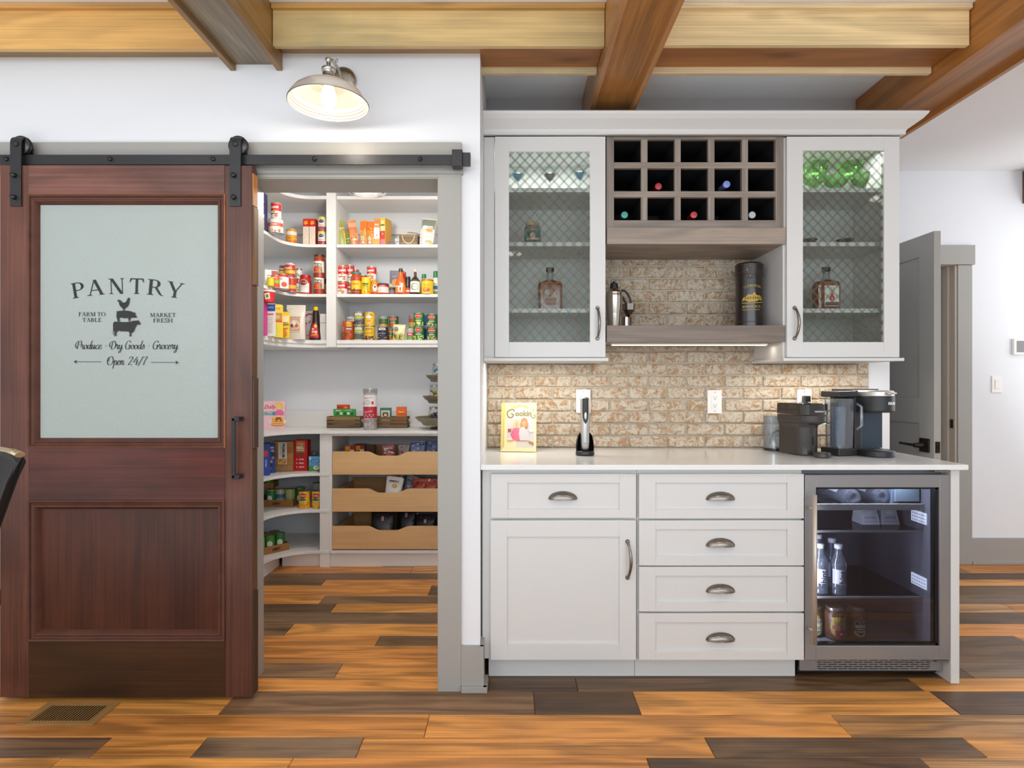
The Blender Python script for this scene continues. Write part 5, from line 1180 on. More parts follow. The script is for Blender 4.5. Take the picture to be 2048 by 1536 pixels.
m = MB(); m.lathe([(.012, .030), (.02, .031), (.02, .030)], (.030, -.05, 0), 16); m.build('tray_ring', M_silver, kg, w=False, off=(0, 0, 0), fix=False)
a = Art(); a.text('KEURIG', .020, .242, .011, '#E8E8E8', w=.052, bold=.05); lb = MB(); a.cyl(lb, (.030, -.038, 0), .0702, -PI/2-.05); lb.build('lettering', [PR], kg, w=False, off=(0, 0, 0), fix=False)
m = MB(); m.box(-.152, -.052, -.01, .10, .002, .034); m.box(-.152, -.052, -.01, .10, .268, .296); m.box(-.1, -.05, .07, .10, .03, .28); m.build('tank_frame', M_kb, kg, w=False, off=(0, 0, 0), bev=.004)
m = MB(); loft(m, [(rr(-.146, -.062, -.008, .085, .02), .035), (rr(-.151, -.056, -.012, .09, .022), .255), (rr(-.151, -.056, -.012, .09, .022), .262)]); m.build('tank', M_plastic, kg, w=False, off=(0, 0, 0), fix=False)
m = MB(); m.lathe([(.026, .042), (.028, .13), (.031, .222), (.033, .224)], (-.110, .036, 0), 18); m.build('tank_filter', thin_glass('blue_tint_plastic', '#C2CCE2', .12, .08, .25, '#A8B4D4'), kg, w=False, off=(0, 0, 0), fix=False)
m = MB(); m.tube([(-.062, -.018, .24), (-.050, -.034, .225), (-.050, -.034, .14), (-.062, -.018, .12)], .006, 8); m.build('tank_handle', M_plastic, kg, w=False, off=(0, 0, 0))

# ---------------------------------------------------------------- on the shelf over the LED strip
ZSH = zr(651)+.0008
xs, ys = PX(1228, 2.84), 2.84
cs = thing('cocktail_shaker', (xs, ys, ZSH), 'polished steel cocktail shaker with a black cap on the shelf', 'shaker')
M_chrome = pmat('polished_steel', '#C9C0B4', .12, metal=1)
MB().lathe([(0, 0), (.026, 0), (.028, .004), (.034, .07), (.040, .13), (.040, .155), (.038, .166)], (0, 0, 0), 30).build('tumbler', M_chrome, cs, w=False, off=(0, 0, 0), fix=False)
MB().lathe([(.0385, .166), (.0388, .170), (.034, .178), (.024, .186), (.021, .190)], (0, 0, 0), 30).build('top_section', M_chrome, cs, w=False, off=(0, 0, 0), fix=False)
MB().lathe([(.0215, .188), (.021, .192), (.018, .212), (.015, .217), (.006, .218), (.005, .226), (0, .227)], (0, 0, 0), 20).build('cap', M_blackp, cs, w=False, off=(0, 0, 0), fix=False)
bt = thing('bar_tool_stand', (PX(1252, 2.93), 2.93, ZSH), 'dark looped bar tools and a steel measuring cup behind the shaker', 'bar tools')
MB().lathe([(0, 0), (.018, 0), (.019, .062)], (0, 0, 0), 18).build('holder', M_chrome, bt, w=False, off=(0, 0, 0), fix=False)
MB().lathe([(0, .066), (.016, .074), (.030, .095), (.034, .125), (.033, .126), (.029, .1), (.015, .08), (0, .072)], (.010, -.02, 0), 20).build('measuring_cup', M_chrome, bt, w=False, off=(0, 0, 0), fix=False)
m = MB(); P = catmull([(.012, 0, .06), (.022, 0, .12), (.020, 0, .155), (.0, 0, .188), (-.018, 0, .195), (-.026, 0, .178), (-.012, 0, .155), (.004, 0, .12), (.006, 0, .07)], 4)
m.tube(P, .0055, 8); m.build('tongs', M_blackp, bt, w=False, off=(0, 0, 0))
m = MB(); m.tube([(.026, .01, 0), (.026, .01, .066)], .003, 6); m.build('spoon', M_gold, bt, w=False, off=(0, 0, 0))
# leather wine case
xv, yv = PX(1500, 2.86), 2.87
vc = thing('leather_wine_case', (xv, yv, ZSH), 'tall round black leather wine case with gilt lettering and a strap clasp', 'wine case')
M_lea = pmat('black_leather', '#231C1B', .28, bump=.08, bscale=120, coat=.3); M_st = pmat('tan_stitching', '#A5755A', .6)
rv = .063
MB().lathe([(0, 0), (rv+.0015, 0), (rv+.0015, .028), (rv, .030), (rv, .262)], (0, 0, 0), 40).build('body', M_lea, vc, w=False, off=(0, 0, 0), fix=False)
MB().lathe([(rv+.002, .256), (rv+.003, .258), (rv+.003, .306), (rv-.004, .315), (0, .319)], (0, 0, 0), 40).build('cap', M_lea, vc, w=False, off=(0, 0, 0), fix=False)
m = MB()
for z in (.029, .258, .268, .306): m.lathe([(rv+.0022, z), (rv+.0042, z+.0007), (rv+.0022, z+.0014)], (0, 0, 0), 40)
m.build('stitching', M_st, vc, w=False, off=(0, 0, 0), fix=False)
a = Art(); a.poly([(-.032, .298), (-.020, .31), (-.008, .298), (-.014, .282), (-.012, .268), (-.009, .250), (-.02, .242), (-.031, .250), (-.028, .268), (-.026, .282)], '#332A27'); a.rect(-.036, .236, -.001, .256, '#2C2422')
for px_, pz_ in ((-.033, .239), (-.004, .239), (-.004, .253), (-.033, .253)): a.ell(px_, pz_, .002, .002, '#C9B9A4', 8)
lb = MB(); a.cyl(lb, (0, 0, 0), rv+.0032, step=.0006); lb.build('strap', [pmat('strap_leather', '#2E2522', .35)], vc, w=False, off=(0, 0, 0), fix=False)
for pz_ in (.294, .248): MB().ball((rv*1.05*math.sin(-.020/rv), -rv*1.06*math.cos(.020/rv), pz_), .005, seg=10, n=6).build('stud', pmat('brass_stud', '#C9AE88', .25, metal=1), vc, w=False, off=(0, 0, 0))
a = Art(); GO = '#D9B84A'
tr, tw = serif_line('CAVES DES ARCADES'); a.polys([[((p[0]-tw/2)*.0058, .196+p[1]*.010-((p[0]-tw/2)*.0058)**2*5) for p in q] for q in tr], GO)
a.text('BORDEAUX', -.004, .101, .010, GO, w=.088, src='serif'); a.text('PRODUIT DE FRANCE', -.006, .086, .005, GO, w=.080)
a.poly([(-.05, .128), (-.045, .142), (-.03, .150), (-.022, .158), (-.004, .158), (0, .162), (.006, .172), (.012, .162), (.018, .154), (.034, .154), (.046, .146), (.05, .130), (.03, .133), (.02, .126), (0, .124), (-.02, .122), (-.034, .132)], '#B7982F')
for i in range(7): a.rect(-.034+i*.011, .136, -.030+i*.011, .147, '#3A2E1A')
a.line([(-.05, .120), (-.02, .116), (.02, .118), (.05, .122)], .002, GO)
lb = MB(); a.cyl(lb, (0, 0, 0), rv+.0003, -PI/2-.12); lb.build('gilt_lettering', [PR], vc, w=False, off=(0, 0, 0), fix=False)

# ---------------------------------------------------------------- inside the glazed cabinets
ZL = [PZ(376, 2.735)+.0005, PZ(484, 2.735)+.0005, PZ(617, 2.735)+.0005, zu(716)+.0185]
def martini(px, y, label, bowl, fill):
    t_ = thing('martini_glass', (PX(px, y), y, ZL[0]), label, 'glass', 'martini glasses in the left cabinet')
    MB().lathe([(0, .002), (.032, 0), (.033, .002), (.006, .006), (.003, .012), (.003, .068), (.006, .074)], (0, 0, 0), 20).build('stem', M_glass, t_, w=False, off=(0, 0, 0), fix=False)
    MB().lathe([(.003, .072), (.052, .128), (.053, .128), (.004, .070)], (0, 0, 0), 24).build('bowl', bowl, t_, w=False, off=(0, 0, 0), fix=False)
    MB().lathe([(0, .078), (.008, .078), (.030, .102), (.028, .106), (0, .106)], (0, 0, 0), 20).build('tinted_base', fill, t_, w=False, off=(0, 0, 0), fix=False)
tg = thin_glass('blue_tinted_glass', '#5FB0CC', .12, .03, .25, '#2E7F9E'); tk = thin_glass('dark_tinted_glass', '#5A6466', .12, .03, .3, '#2A3234')
martini(1036, 2.86, 'blue tinted martini glass at the left end of the top shelf, left cabinet', M_glass, tg)
martini(1100, 2.86, 'dark tinted martini glass in the middle of the top shelf, left cabinet', M_glass, tk)
martini(1160, 2.84, 'blue tinted martini glass at the right end of the top shelf, left cabinet', M_glass, tg)
a = Art(); a.rect(-.035, .012, .035, .075, '#1F8C88'); a.ell(0, .045, .022, .030, '#5A4A44', 16); a.rect(-.033, .030, .033, .038, '#D8CFC0'); a.ell(0, .050, .014, .014, '#C7A489', 12); a.rect(-.035, .006, .035, .012, '#D9A890')
jar('moonshine_jar', PX(1065, 2.85), 2.85, ZL[1], .040, .118, M_clearb, '#C7A878', 'squat jar with a teal label on the second shelf, left cabinet', a, cat='jar', lidh=.016, neck=.78)
def bourbon(px, y, z, label, art):
    t_ = thing('bourbon_bottle', (PX(px, y), y, z), label, 'bottle', 'bourbon bottles in the glazed cabinets')
    M_wh = pmat('whiskey_amber', '#7E3F12', .08, coat=.6, spec=.8)
    P = [(rr(-.056, .056, -.03, .03, .016), .002), (rr(-.058, .058, -.032, .032, .018), .010), (rr(-.060, .060, -.032, .032, .018), .125), (rr(-.054, .054, -.030, .030, .018), .142), (rr(-.030, .030, -.022, .022, .018), .150)]
    m = MB(); loft(m, P); m.build('body', M_wh, t_, w=False, off=(0, 0, 0), fix=False)
    MB().lathe([(.030, .149), (.018, .156), (.016, .165), (.016, .192), (.018, .194)], (0, 0, 0), 18).build('neck', M_clearb, t_, w=False, off=(0, 0, 0), fix=False)
    MB().lathe([(0, .190), (.016, .190), (.016, .196), (.020, .197), (.020, .214), (0, .215)], (0, 0, 0), 18).build('stopper', pmat('dark_stopper', '#2C2422', .4), t_, w=False, off=(0, 0, 0), fix=False)
    lb = MB(); art.flat(lb, (0, -.0323, 0)); lb.build('label', [PR], t_, w=False, off=(0, 0, 0), fix=False)
a = Art(); a.rect(-.024, .022, .046, .122, '#E9E4DE'); a.text('BULLY', .011, .112, .007, '#6A4A38', w=.04); a.text('BOY', .011, .102, .007, '#4A3A34', w=.025); a.rect(-.002, .092, .022, .094, '#6C6A68'); a.ell(.011, .062, .013, .015, '#C2512A', 16); a.ell(.011, .080, .006, .006, '#7A4A38', 10); a.ell(.011, .058, .003, .005, '#F2D9A0', 8); a.rect(-.020, .026, .043, .042, '#4E4446'); a.rect(-.018, .032, .041, .036, '#8A5A4A')
bourbon(1652, 2.86, ZL[2], 'bourbon bottle with a white label and red emblem in the right cabinet', a)
a = Art(); a.rect(-.03, .0, .036, .0001, '#5A3A30'); a.ell(-.015, .09, .013, .014, '#B9B4B8', 14); a.rect(-.026, .030, .026, .062, '#8C4E3A'); a.text('BOURBON', 0, .046, .007, '#D9C2A0', w=.042)
bourbon(1100, 2.87, ZL[2], 'amber bourbon bottle on the third shelf of the left cabinet', a)
def shot(px, y, c, label, grp, side):
    t_ = thing('shot_glass', (PX(px, y), y, ZL[3]), label, 'glass', grp)
    MB().lathe([(0, .004), (.017, 0), (.021, .0), (.024, .055), (.0225, .055), (.019, .010), (0, .010)], (0, 0, 0), 18).build('vessel', M_glass, t_, w=False, off=(0, 0, 0), fix=False)
    a = Art(); a.ell(0, .026, .012, .013, c, 12); a.rect(-.008, .040, .008, .045, '#5A6A80'); a.ell(0, .026, .005, .006, '#E9D9D0', 8); lb = MB(); a.cyl(lb, (0, 0, 0), .0236, rf=lambda z: .0213+z*.054); lb.build('emblem', [PR], t_, w=False, off=(0, 0, 0), fix=False)
for i, (px, y, c, w_) in enumerate(((1030, 2.80, '#B8365A', 'at the left end of the bottom shelf, left cabinet'), (1128, 2.82, '#A5455E', 'middle one of the bottom shelf, left cabinet'), (1150, 2.80, '#9A4A4A', 'second from the right on the bottom shelf, left cabinet'), (1169, 2.82, '#A04A58', 'at the right end of the bottom shelf, left cabinet'))):
    shot(px, y, c, 'small red-emblem shot glass '+w_, 'shot glasses in the left cabinet', 0)
for i, (px, y, c, w_) in enumerate(((1612, 2.82, '#B0645A', 'nearest the left stile'), (1624, 2.90, '#B8403A', 'second from the left'), (1667, 2.84, '#C98C84', 'third from the left'), (1690, 2.80, '#C23A30', 'fourth from the left, tallest looking'), (1711, 2.83, '#B8352E', 'at the right end of the row'))):
    shot(px, y, c, 'red-emblem shot glass, right cabinet bottom shelf, '+w_, 'shot glasses in the right cabinet', 0)
M_grg = thin_glass('green_glass', '#B9D9AC', .10, .04, .16, '#86B47E', slope=.5)
def margarita(px, y, z, label, mat, grp):
    t_ = thing('stemmed_glass', (PX(px, y), y, z), label, 'glass', grp)
    MB().lathe([(0, .002), (.034, 0), (.034, .002), (.006, .006), (.004, .014), (.004, .054), (.012, .060)], (0, 0, 0), 20).build('stem', M_glass, t_, w=False, off=(0, 0, 0), fix=False)
    MB().lathe([(.004, .056), (.020, .062), (.026, .076), (.046, .088), (.054, .104), (.057, .128), (.0555, .128), (.052, .104), (.044, .090), (.024, .079), (.004, .062)], (0, 0, 0), 26).build('bowl', mat, t_, w=False, off=(0, 0, 0), fix=False)
for px, y, w_ in ((1631, 2.78, 'front left'), (1700, 2.78, 'front right'), (1628, 2.92, 'back left'), (1726, 2.93, 'back right'), (1672, 2.95, 'back middle')):
    margarita(px, y, ZL[0], 'green tinted stemmed glass on the top shelf, right cabinet, '+w_+' one', M_grg, 'green stemmed glasses in the right cabinet')
def saucer(px, y, label):
    t_ = thing('coupe_glass', (PX(px, y), y, ZL[1]), label, 'glass', 'shallow coupes in the right cabinet')
    MB().lathe([(0, .002), (.028, 0), (.028, .002), (.004, .006), (.004, .018), (.030, .028), (.040, .040), (.0385, .040), (.028, .031), (0, .022)], (0, 0, 0), 24).build('vessel', thin_glass('smoky_glass', '#B9B6A4', .14, .04, .2, '#A79F8C'), t_, w=False, off=(0, 0, 0), fix=False)
saucer(1617, 2.86, 'shallow smoky coupe at the left of the second shelf, right cabinet'); saucer(1690, 2.86, 'shallow smoky coupe in the middle of the second shelf, right cabinet')

# ---------------------------------------------------------------- wall fittings, floor register, stool
fr_ = thing('floor_register', (-1.655, 2.208, 0), 'tan metal floor register in front of the sliding door', 'vent')
M_tan = pmat('tan_enamel', '#A57E4A', .45)
m = MB(); x0, x1, y0, y1 = -1.795, -1.515, 2.134, 2.283; i0, i1, j0, j1 = -1.765, -1.545, 2.158, 2.262
for a_, b_, c_, d_ in ((x0, i0, y0, y1), (i1, x1, y0, y1), (i0, i1, y0, j0), (i0, i1, j1, y1)): m.box(a_, b_, c_, d_, .0003, .004)
m.build('frame', M_tan, fr_, bev=.001)
MB().box(i0, i1, j0, j1, .0003, .0008).build('damper', pmat('damper_dark', '#2A1E10', .7), fr_)
for k in range(20):
    x = i0+(i1-i0)*(k+.5)/20; m = MB(); m.prism([(x-.0042, .0012), (x-.001, .0040), (x+.0036, .0040), (x+.0004, .0012)], 'y', j0, j1); m.build('slat', M_tan, fr_)
th = thing('thermostat', (3.50, 4.055, 1.49), 'white wall thermostat with a grey screen at the right edge', 'thermostat')
MB().box(3.434, 3.57, 4.035, 4.059, 1.435, 1.546).build('housing', M_white, th, bev=.004); MB().box(3.452, 3.553, 4.0335, 4.0355, 1.452, 1.530).build('screen', pmat('grey_screen', '#8A8888', .2), th)
sw = thing('light_switch', (3.333, 4.055, 1.233), 'white rocker light switch on the wall below the thermostat', 'switch')
MB().box(3.297, 3.369, 4.052, 4.059, 1.176, 1.291).build('cover_plate', M_white, sw, bev=.002); MB().box(3.317, 3.349, 4.0475, 4.053, 1.203, 1.266).build('rocker', M_white, sw, bev=.001)
bs = thing('bar_stool', (-1.515, 1.56, 0), 'black leather bar stool back poking in at the left edge', 'stool')
M_bl = pmat('black_stool_leather', '#1C1D1E', .38, bump=.05, bscale=150)
m = MB(); n = 10; vs = []; fs = []
lv = [(.72, .10, 0), (.80, .13, .01), (.90, .175, .02), (.98, .212, .03), (1.04, .240, .036), (1.060, .232, .038)]
for z, hwid, yy in lv:
    for i in range(n+1):
        u = -1+2*i/n; vs.append((-1.515+hwid*u, 1.60-yy-.05*u*u*1.0, z-.010*abs(u)**6*(1 if z > 1 else 0)))
for z, hwid, yy in reversed(lv):
    for i in range(n+1):
        u = -1+2*i/n; vs.append((-1.515+hwid*u, 1.60-yy-.05*u*u+.038, z-.010*abs(u)**6*(1 if z > 1 else 0)))
L_ = 2*len(lv)
fs = [(j*(n+1)+i, j*(n+1)+i+1, ((j+1) % L_)*(n+1)+i+1, ((j+1) % L_)*(n+1)+i) for j in range(L_) for i in range(n)]
m.add(vs, fs, smooth=True); m.add([vs[j*(n+1)] for j in range(L_)], [tuple(range(L_))]); m.add([vs[j*(n+1)+n] for j in range(L_)], [tuple(reversed(range(L_)))])
m.build('backrest', M_bl, bs, bev=.006)
m = MB(); P = [(-1.515+.238*u, 1.60-.037-.05*u*u+.019, 1.063-.012*abs(u)**6) for u in [-1+2*i/14 for i in range(15)]]; m.tube(P, .013, 8, flat=.6); m.build('top_cap', pmat('champagne_metal', '#B9A98C', .3, metal=.8), bs)
m = MB(); m.lathe([(0, .64), (.2, .64), (.215, .655), (.215, .69), (.19, .705), (0, .712)], (-1.515, 1.42, 0), 28); m.build('seat', M_bl, bs)
MB().lathe([(.03, .64), (.025, .60), (.025, .03), (.05, .022), (.19, .014), (.20, .006), (.20, .001), (0, .001)], (-1.515, 1.42, 0), 28).build('pedestal', M_black, bs)
MB().tube([(-1.515+.172*math.cos(q*PI/12), 1.42+.172*math.sin(q*PI/12), .24) for q in range(24)], .008, 8, closed=True).build('foot_ring', M_black, bs)
# ---------------------------------------------------------------- pantry shelving
M_sh = M_shelfw
def ell_plate(mb, z0, z1, yf, xf=-1.57, R_=.22, xr=-1.228, yb=4.445, xl=-1.905, yn=2.60, lip=None):
    """L-shaped shelf with a rounded inner corner"""
    P = [(xl, yb), (xl, yn), (xf, yn), (xf, yf-R_)]+[(xf+R_-R_*math.cos(q), yf-R_+R_*math.sin(q)) for q in [PI/2*i/10 for i in range(1, 10)]]+[(xf+R_, yf), (xr, yf), (xr, yb)]
    mb.prism(P, 'z', z0, z1)
YU_, YB_ = 4.12, 3.98
Z1s, Z2s, Z3s = 2.211, 1.864, 1.542
ZCt = .919
pu = thing('pantry_wall_shelving', (-1.3, 4.3, Z3s), 'white corner wall shelving in the pantry loaded with cans and boxes', 'shelving')
for z, t in ((Z1s, .021), (Z2s, .021), (Z3s, .026), (2.550, .024)):
    m = MB(); ell_plate(m, z-t, z, YU_, R_=.17 if z > 1.6 else .2); m.build('corner_shelf', M_sh, pu, bev=.0012)
    MB().box(-1.227, -.47, YU_+.004, 4.445, z-t, z).build('shelf', M_sh, pu, bev=.0012)
m = MB(); ell_plate(m, Z3s-.052, Z3s-.026, YU_+.012, xf=-1.582); m.box(-1.227, -.47, YU_+.012, YU_+.03, Z3s-.05, Z3s-.026); m.build('lower_trim', M_sh, pu)
MB().box(-1.295, -1.228, YU_-.006, YU_+.012, Z3s-.05, 2.66).build('face_stile', M_sh, pu, bev=.001)
MB().box(-1.2485, -1.2285, YU_+.012, 4.445, Z3s-.05, 2.66).build('divider', M_sh, pu)
MB().box(-.47, -.45, YU_, 4.445, Z3s-.05, 2.66).build('divider', M_sh, pu)
MB().box(-1.905, -1.578, 3.42, 3.438, Z3s, 2.52).build('divider', M_sh, pu)
for z in (2.40,): MB().box(-1.9, -.47, 4.437, 4.446, z-.04, z+.005).build('hanging_rail', M_sh, pu, bev=.001)
bu = thing('pantry_base_shelving', (-1.3, 4.2, 0), 'white pantry base shelving with open shelves and three roll-out trays', 'shelving')
m = MB(); ell_plate(m, ZCt-.018, ZCt, 3.95, xf=-1.567, R_=.26, xr=-.40); m.build('worktop', M_sh, bu, bev=.0015)
for z in (.635, .388, .112): m = MB(); ell_plate(m, z-.019, z, YB_-.01, R_=.25); m.build('corner_shelf', M_sh, bu, bev=.0012)
MB().box(-1.295, -1.228, YB_-.006, YB_+.012, 0, ZCt-.018).build('face_stile', M_sh, bu, bev=.001)
MB().box(-1.228, -1.214, YB_-.002, YB_+.012, .112, ZCt-.018).build('face_strip', M_sh, bu, bev=.001)
MB().box(-1.2485, -1.2285, YB_+.012, 4.445, 0, ZCt-.018).build('divider', M_sh, bu)
MB().box(-.46, -.44, YB_, 4.445, 0, ZCt-.018).build('divider', M_sh, bu)
m = MB(); m.box(-1.228, -.44, YB_, YB_+.018, .093, .113); m.box(-1.228, -.44, YB_+.02, 4.44, .093, .110); m.build('bottom_panel', M_sh, bu)
m = MB(); m.box(-1.56, -1.295, 4.005, 4.02, 0, .093); m.box(-1.228, -.44, 4.0, 4.018, 0, .093); m.box(-1.60, -1.585, 2.60, 4.02, 0, .093); m.build('kick_board', M_sh, bu)
m = MB(); m.box(-1.228, -.44, YB_, YB_+.018, ZCt-.034, ZCt-.018); m.build('top_rail', M_sh, bu)
MB().box(-1.9, -.40, 4.430, 4.446, ZCt, ZCt+.115).build('back_splash', M_sh, bu, bev=.001)
MB().box(-1.9, -1.228, 4.430, 4.446, .30, .36).build('back_rail', M_sh, bu)
M_maple = woodmat('maple_ply', 'x', .90, 1.06, 4, 60, .4, .04)
M_maple2 = woodmat('maple_ply_side', 'y', .90, 1.06, 4, 60, .4, .04)
for k, (pt, pb) in enumerate(((903, 949), (977, 1023), (1052, 1098))):
    t_ = thing('roll_out_tray', (-.85, 4.2, PZ(pb, 3.985)), ('top', 'middle', 'bottom')[k]+' one of the three maple roll-out trays in the pantry base', 'tray', 'maple roll-out trays')
    za, zb = PZ(pb, 3.985), PZ(pt, 3.985); zn = PZ(pt+8.5, 3.985); xa, xb = -1.211, -.478; xc = -.846
    P = [(xa, za), (xb, za), (xb, zb)]
    prf = [(xc+.165, zb), (xc+.150, zb-.001), (xc+.135, zb-.004), (xc+.085, zn+.004), (xc+.065, zn), (xc-.050, zn), (xc-.068, zn+.004), (xc-.105, zb-.006), (xc-.122, zb-.001), (xc-.135, zb)]
    P += prf+[(xa, zb)]
    MB().prism(P, 'y', 3.978, 3.993).build('front', M_maple, t_, color='#DDB27E', bev=.0008)
    m = MB(); m.box(xa+.02, xa+.032, 3.993, 4.41, za+.01, zb-.012); m.build('side', M_maple2, t_, color='#D3A873'); MB().box(xb-.032, xb-.02, 3.993, 4.41, za+.01, zb-.012).build('side', M_maple2, t_, color='#D3A873')
    MB().box(xa+.02, xb-.02, 4.41, 4.422, za+.01, zb+.005).build('back', M_maple, t_, color='#C79B68'); MB().box(xa+.032, xb-.032, 3.993, 4.41, za+.012, za+.02).build('base', M_maple, t_, color='#CFA46F')
    for s_ in (xa+.006, xb-.018): MB().box(s_, s_+.012, 3.996, 4.40, za-.004, za+.012).build('runner', M_blackp, t_)
TRZ = [PZ(p, 3.985)+.0205 for p in (949, 1023, 1098)]
# ceiling light of the pantry
pl = thing('pantry_ceiling_light', (-.86, 3.5, 2.35), 'clear ribbed glass ceiling light in the pantry, just showing under the door head', 'lamp')
m = MB(); m.lathe([(0, 2.353), (.06, 2.356), (.11, 2.372), (.125, 2.40), (.125, 2.46), (.11, 2.47)], (-.86, 3.5, 0), 36); m.build('glass_shade', thin_glass('lamp_glass', '#EDF0F0', .25, .05, .2, '#F4F2EE'), pl, fix=False)
m = MB(); m.lathe([(.126, 2.452), (.131, 2.456), (.131, 2.476), (.02, 2.49), (.01, 2.50), (.01, 2.67), (.05, 2.675), (.055, 2.699), (0, 2.699)], (-.86, 3.5, 0), 36); m.build('metal_frame', M_nick, pl, fix=False)
m = MB()
for q in range(3): m.tube([(-.86+(.10+.0)*math.cos(q*2.1+.3)+.022*math.cos(a), 3.5+.10*math.sin(q*2.1+.3)*.3-.04, 2.375+.018*math.sin(a)) for a in [2*PI*i/12 for i in range(12)]], .003, 5, closed=True)
m.build('wire_ring', M_blackp, pl, fix=False)
MB().ball((-.86, 3.5, 2.43), .03).build('bulb', glowmat('pantry_bulb', '#FFE9C8', 6), pl)

# ---------------------------------------------------------------- packaged food
def can(px, d, z, r, h, art, label, group=None, body='#D8D6D0', turn=0.0, lidc='#B9B7B2', glass=False, x=None, cat='can', name='food_can', bev=True):
    x = PX(px, d) if x is None else x
    t_ = thing(name, (x, d, z+.0006), label, cat, group)
    MB().lathe([(0, .0015), (r-.003, .0), (r, .0008), (r, .003), (r-.0012, .005), (r-.0012, h-.005), (r, h-.003), (r, h-.0008), (r-.002, h), (r-.004, h-.0035), (0, h-.004)], (0, 0, 0), 36, c=body).build('body', [PR], t_, w=False, off=(0, 0, 0), fix=False)
    m = MB(); m.lathe([(r-.0008, h-.0035), (r+.0006, h-.0025), (r+.0006, h-.0006), (r-.002, h+.0004), (r-.0045, h-.003), (0, h-.0035)], (0, 0, 0), 22); m.build('lid', M_tin, t_, w=False, off=(0, 0, 0), fix=False); m = MB(); m.lathe([(0, -.0003), (r-.003, -.0004), (r+.0006, .0008), (r+.0006, .0028)], (0, 0, 0), 22); m.build('bottom_rim', M_tin, t_, w=False, off=(0, 0, 0), fix=False)
    if art: lb = MB(); art.cyl(lb, (0, 0, 0), r-.0010, -PI/2+turn); lb.build('label', [PR], t_, w=False, off=(0, 0, 0), fix=False)
    return t_
def carton(px, d, z, w_, h_, dp, col, art, label, group=None, rz=0.0, side=None, cat='box', name='food_box', tilt=0.0, x=None, sideart=None):
    x = PX(px, d) if x is None else x
    t_ = thing(name, (x, d, z+.0006), label, cat, group); t_.rotation_euler = (0, tilt, rz)
    m = MB(); m.box(-w_/2, w_/2, 0, dp, 0, h_, c=col)
    if side: m.box(w_/2-.0005, w_/2+.0003, .0003, dp, .0003, h_-.0003, c=side)
    m.build('body', [PR], t_, w=False, off=(0, 0, 0), bev=.0012)
    lb = MB()
    if art: art.flat(lb, (0, -.0006, 0)); lb.build('label', [PR], t_, w=False, off=(0, 0, 0), fix=False)
    return t_
def bag(px, d, z, w_, h_, dp, col, art, label, group=None, rz=0.0, lean=0.0, cat='bag', name='food_bag', top='#C9C4B4', x=None, roll=0.0, seal=.018):
    """pillow bag standing up: full belly, pinched top seal"""
    x = PX(px, d) if x is None else x
    t_ = thing(name, (x, d, z+.0006), label, cat, group); t_.rotation_euler = (roll, lean, rz)
    n = 14; lv = []
    for k in range(9):
        t = k/8; zz_ = h_*t*(1-seal/h_) ; th = dp/2*(math.sin(PI*min(1, t*.86+.14))**.6)*(1 if t < .98 else .15); ww = w_/2*(1-.05*math.sin(PI*t))
        lv.append(([(ww*math.copysign(abs(math.cos(2*PI*i/n))**.55, math.cos(2*PI*i/n)), th*math.copysign(abs(math.sin(2*PI*i/n))**.8, math.sin(2*PI*i/n))+.0015*math.sin(5*t+i)) for i in range(n)], zz_))
    lv.append(([(w_/2*math.copysign(abs(math.cos(2*PI*i/n))**.55, math.cos(2*PI*i/n)), .0012*math.sin(2*PI*i/n)) for i in range(n)], h_))
    m = MB(); loft(m, lv, col); 
    for i in range(len(m.sm)): m.sm[i] = len(m.f[i]) == 4
    m.build('body', [PR], t_, w=False, off=(0, 0, 0), fix=False)
    if art:
        lb = MB(); art.flat(lb, (0, -dp/2-.0006, 0))
        # drape the print over the belly
        vv = []
        for v in lb.v:
            t = min(1, max(0, v[2]/(h_-seal))); th = dp/2*(math.sin(PI*min(1, t*.86+.14))**.6); u = min(.999, abs(v[0])/(w_/2)); th *= (1-u**3.6)**.45 if u < 1 else 0
            vv.append((v[0], -th-(-dp/2-v[1])-.0022, v[2]))
        lb.v = vv; lb.build('label', [PR], t_, w=False, off=(0, 0, 0), fix=False)
    return t_
RED, NAVY, WHT, YEL, GRN, ORG, BLK = '#C8202A', '#2A2F5E', '#F2EEE6', '#F2C32A', '#1F7A3A', '#E8782A', '#22201F'
def soup(h, r, txt="Campbell's"):
    a = Art(); w_ = r*3.0; a.rect(-w_/2, .004, w_/2, h*.48, '#F0E9DF'); a.rect(-w_/2, h*.48, w_/2, h-.004, '#CF222B'); a.text(txt, 0, h*.72, h*.15, '#FFF6EE', w=r*1.65, shear=.35, bold=.03)
    a.ell(0, h*.46, .009, .009, '#C79A3C', 12); a.rect(-r*.7, h*.27, r*.7, h*.33, '#8A3A30'); a.ell(r*.35, h*.17, .011, .010, '#C77A35', 10); a.rect(-w_/2, h*.90, w_/2, h*.92, '#E8B84A'); return a
def goya(h, r, c1, c2, c3):
    a = Art(); w_ = r*3; a.rect(-w_/2, .004, w_/2, h-.004, c1); a.rect(-w_/2, h*.55, w_/2, h*.68, c2); a.text('GOYA', 0, h*.82, h*.17, WHT, w=r*1.5, bold=.06); a.text('BLACK BEANS', 0, h*.50, h*.055, WHT, w=r*1.3)
    for i in range(26): a.ell(R.uniform(-r*.95, r*.95), h*R.uniform(.12, .42), .0042, .0034, R.choice(['#2E2A34', '#4A4450', c3]), 7)
    a.rect(-w_/2, .004, w_/2, h*.07, c2); return a
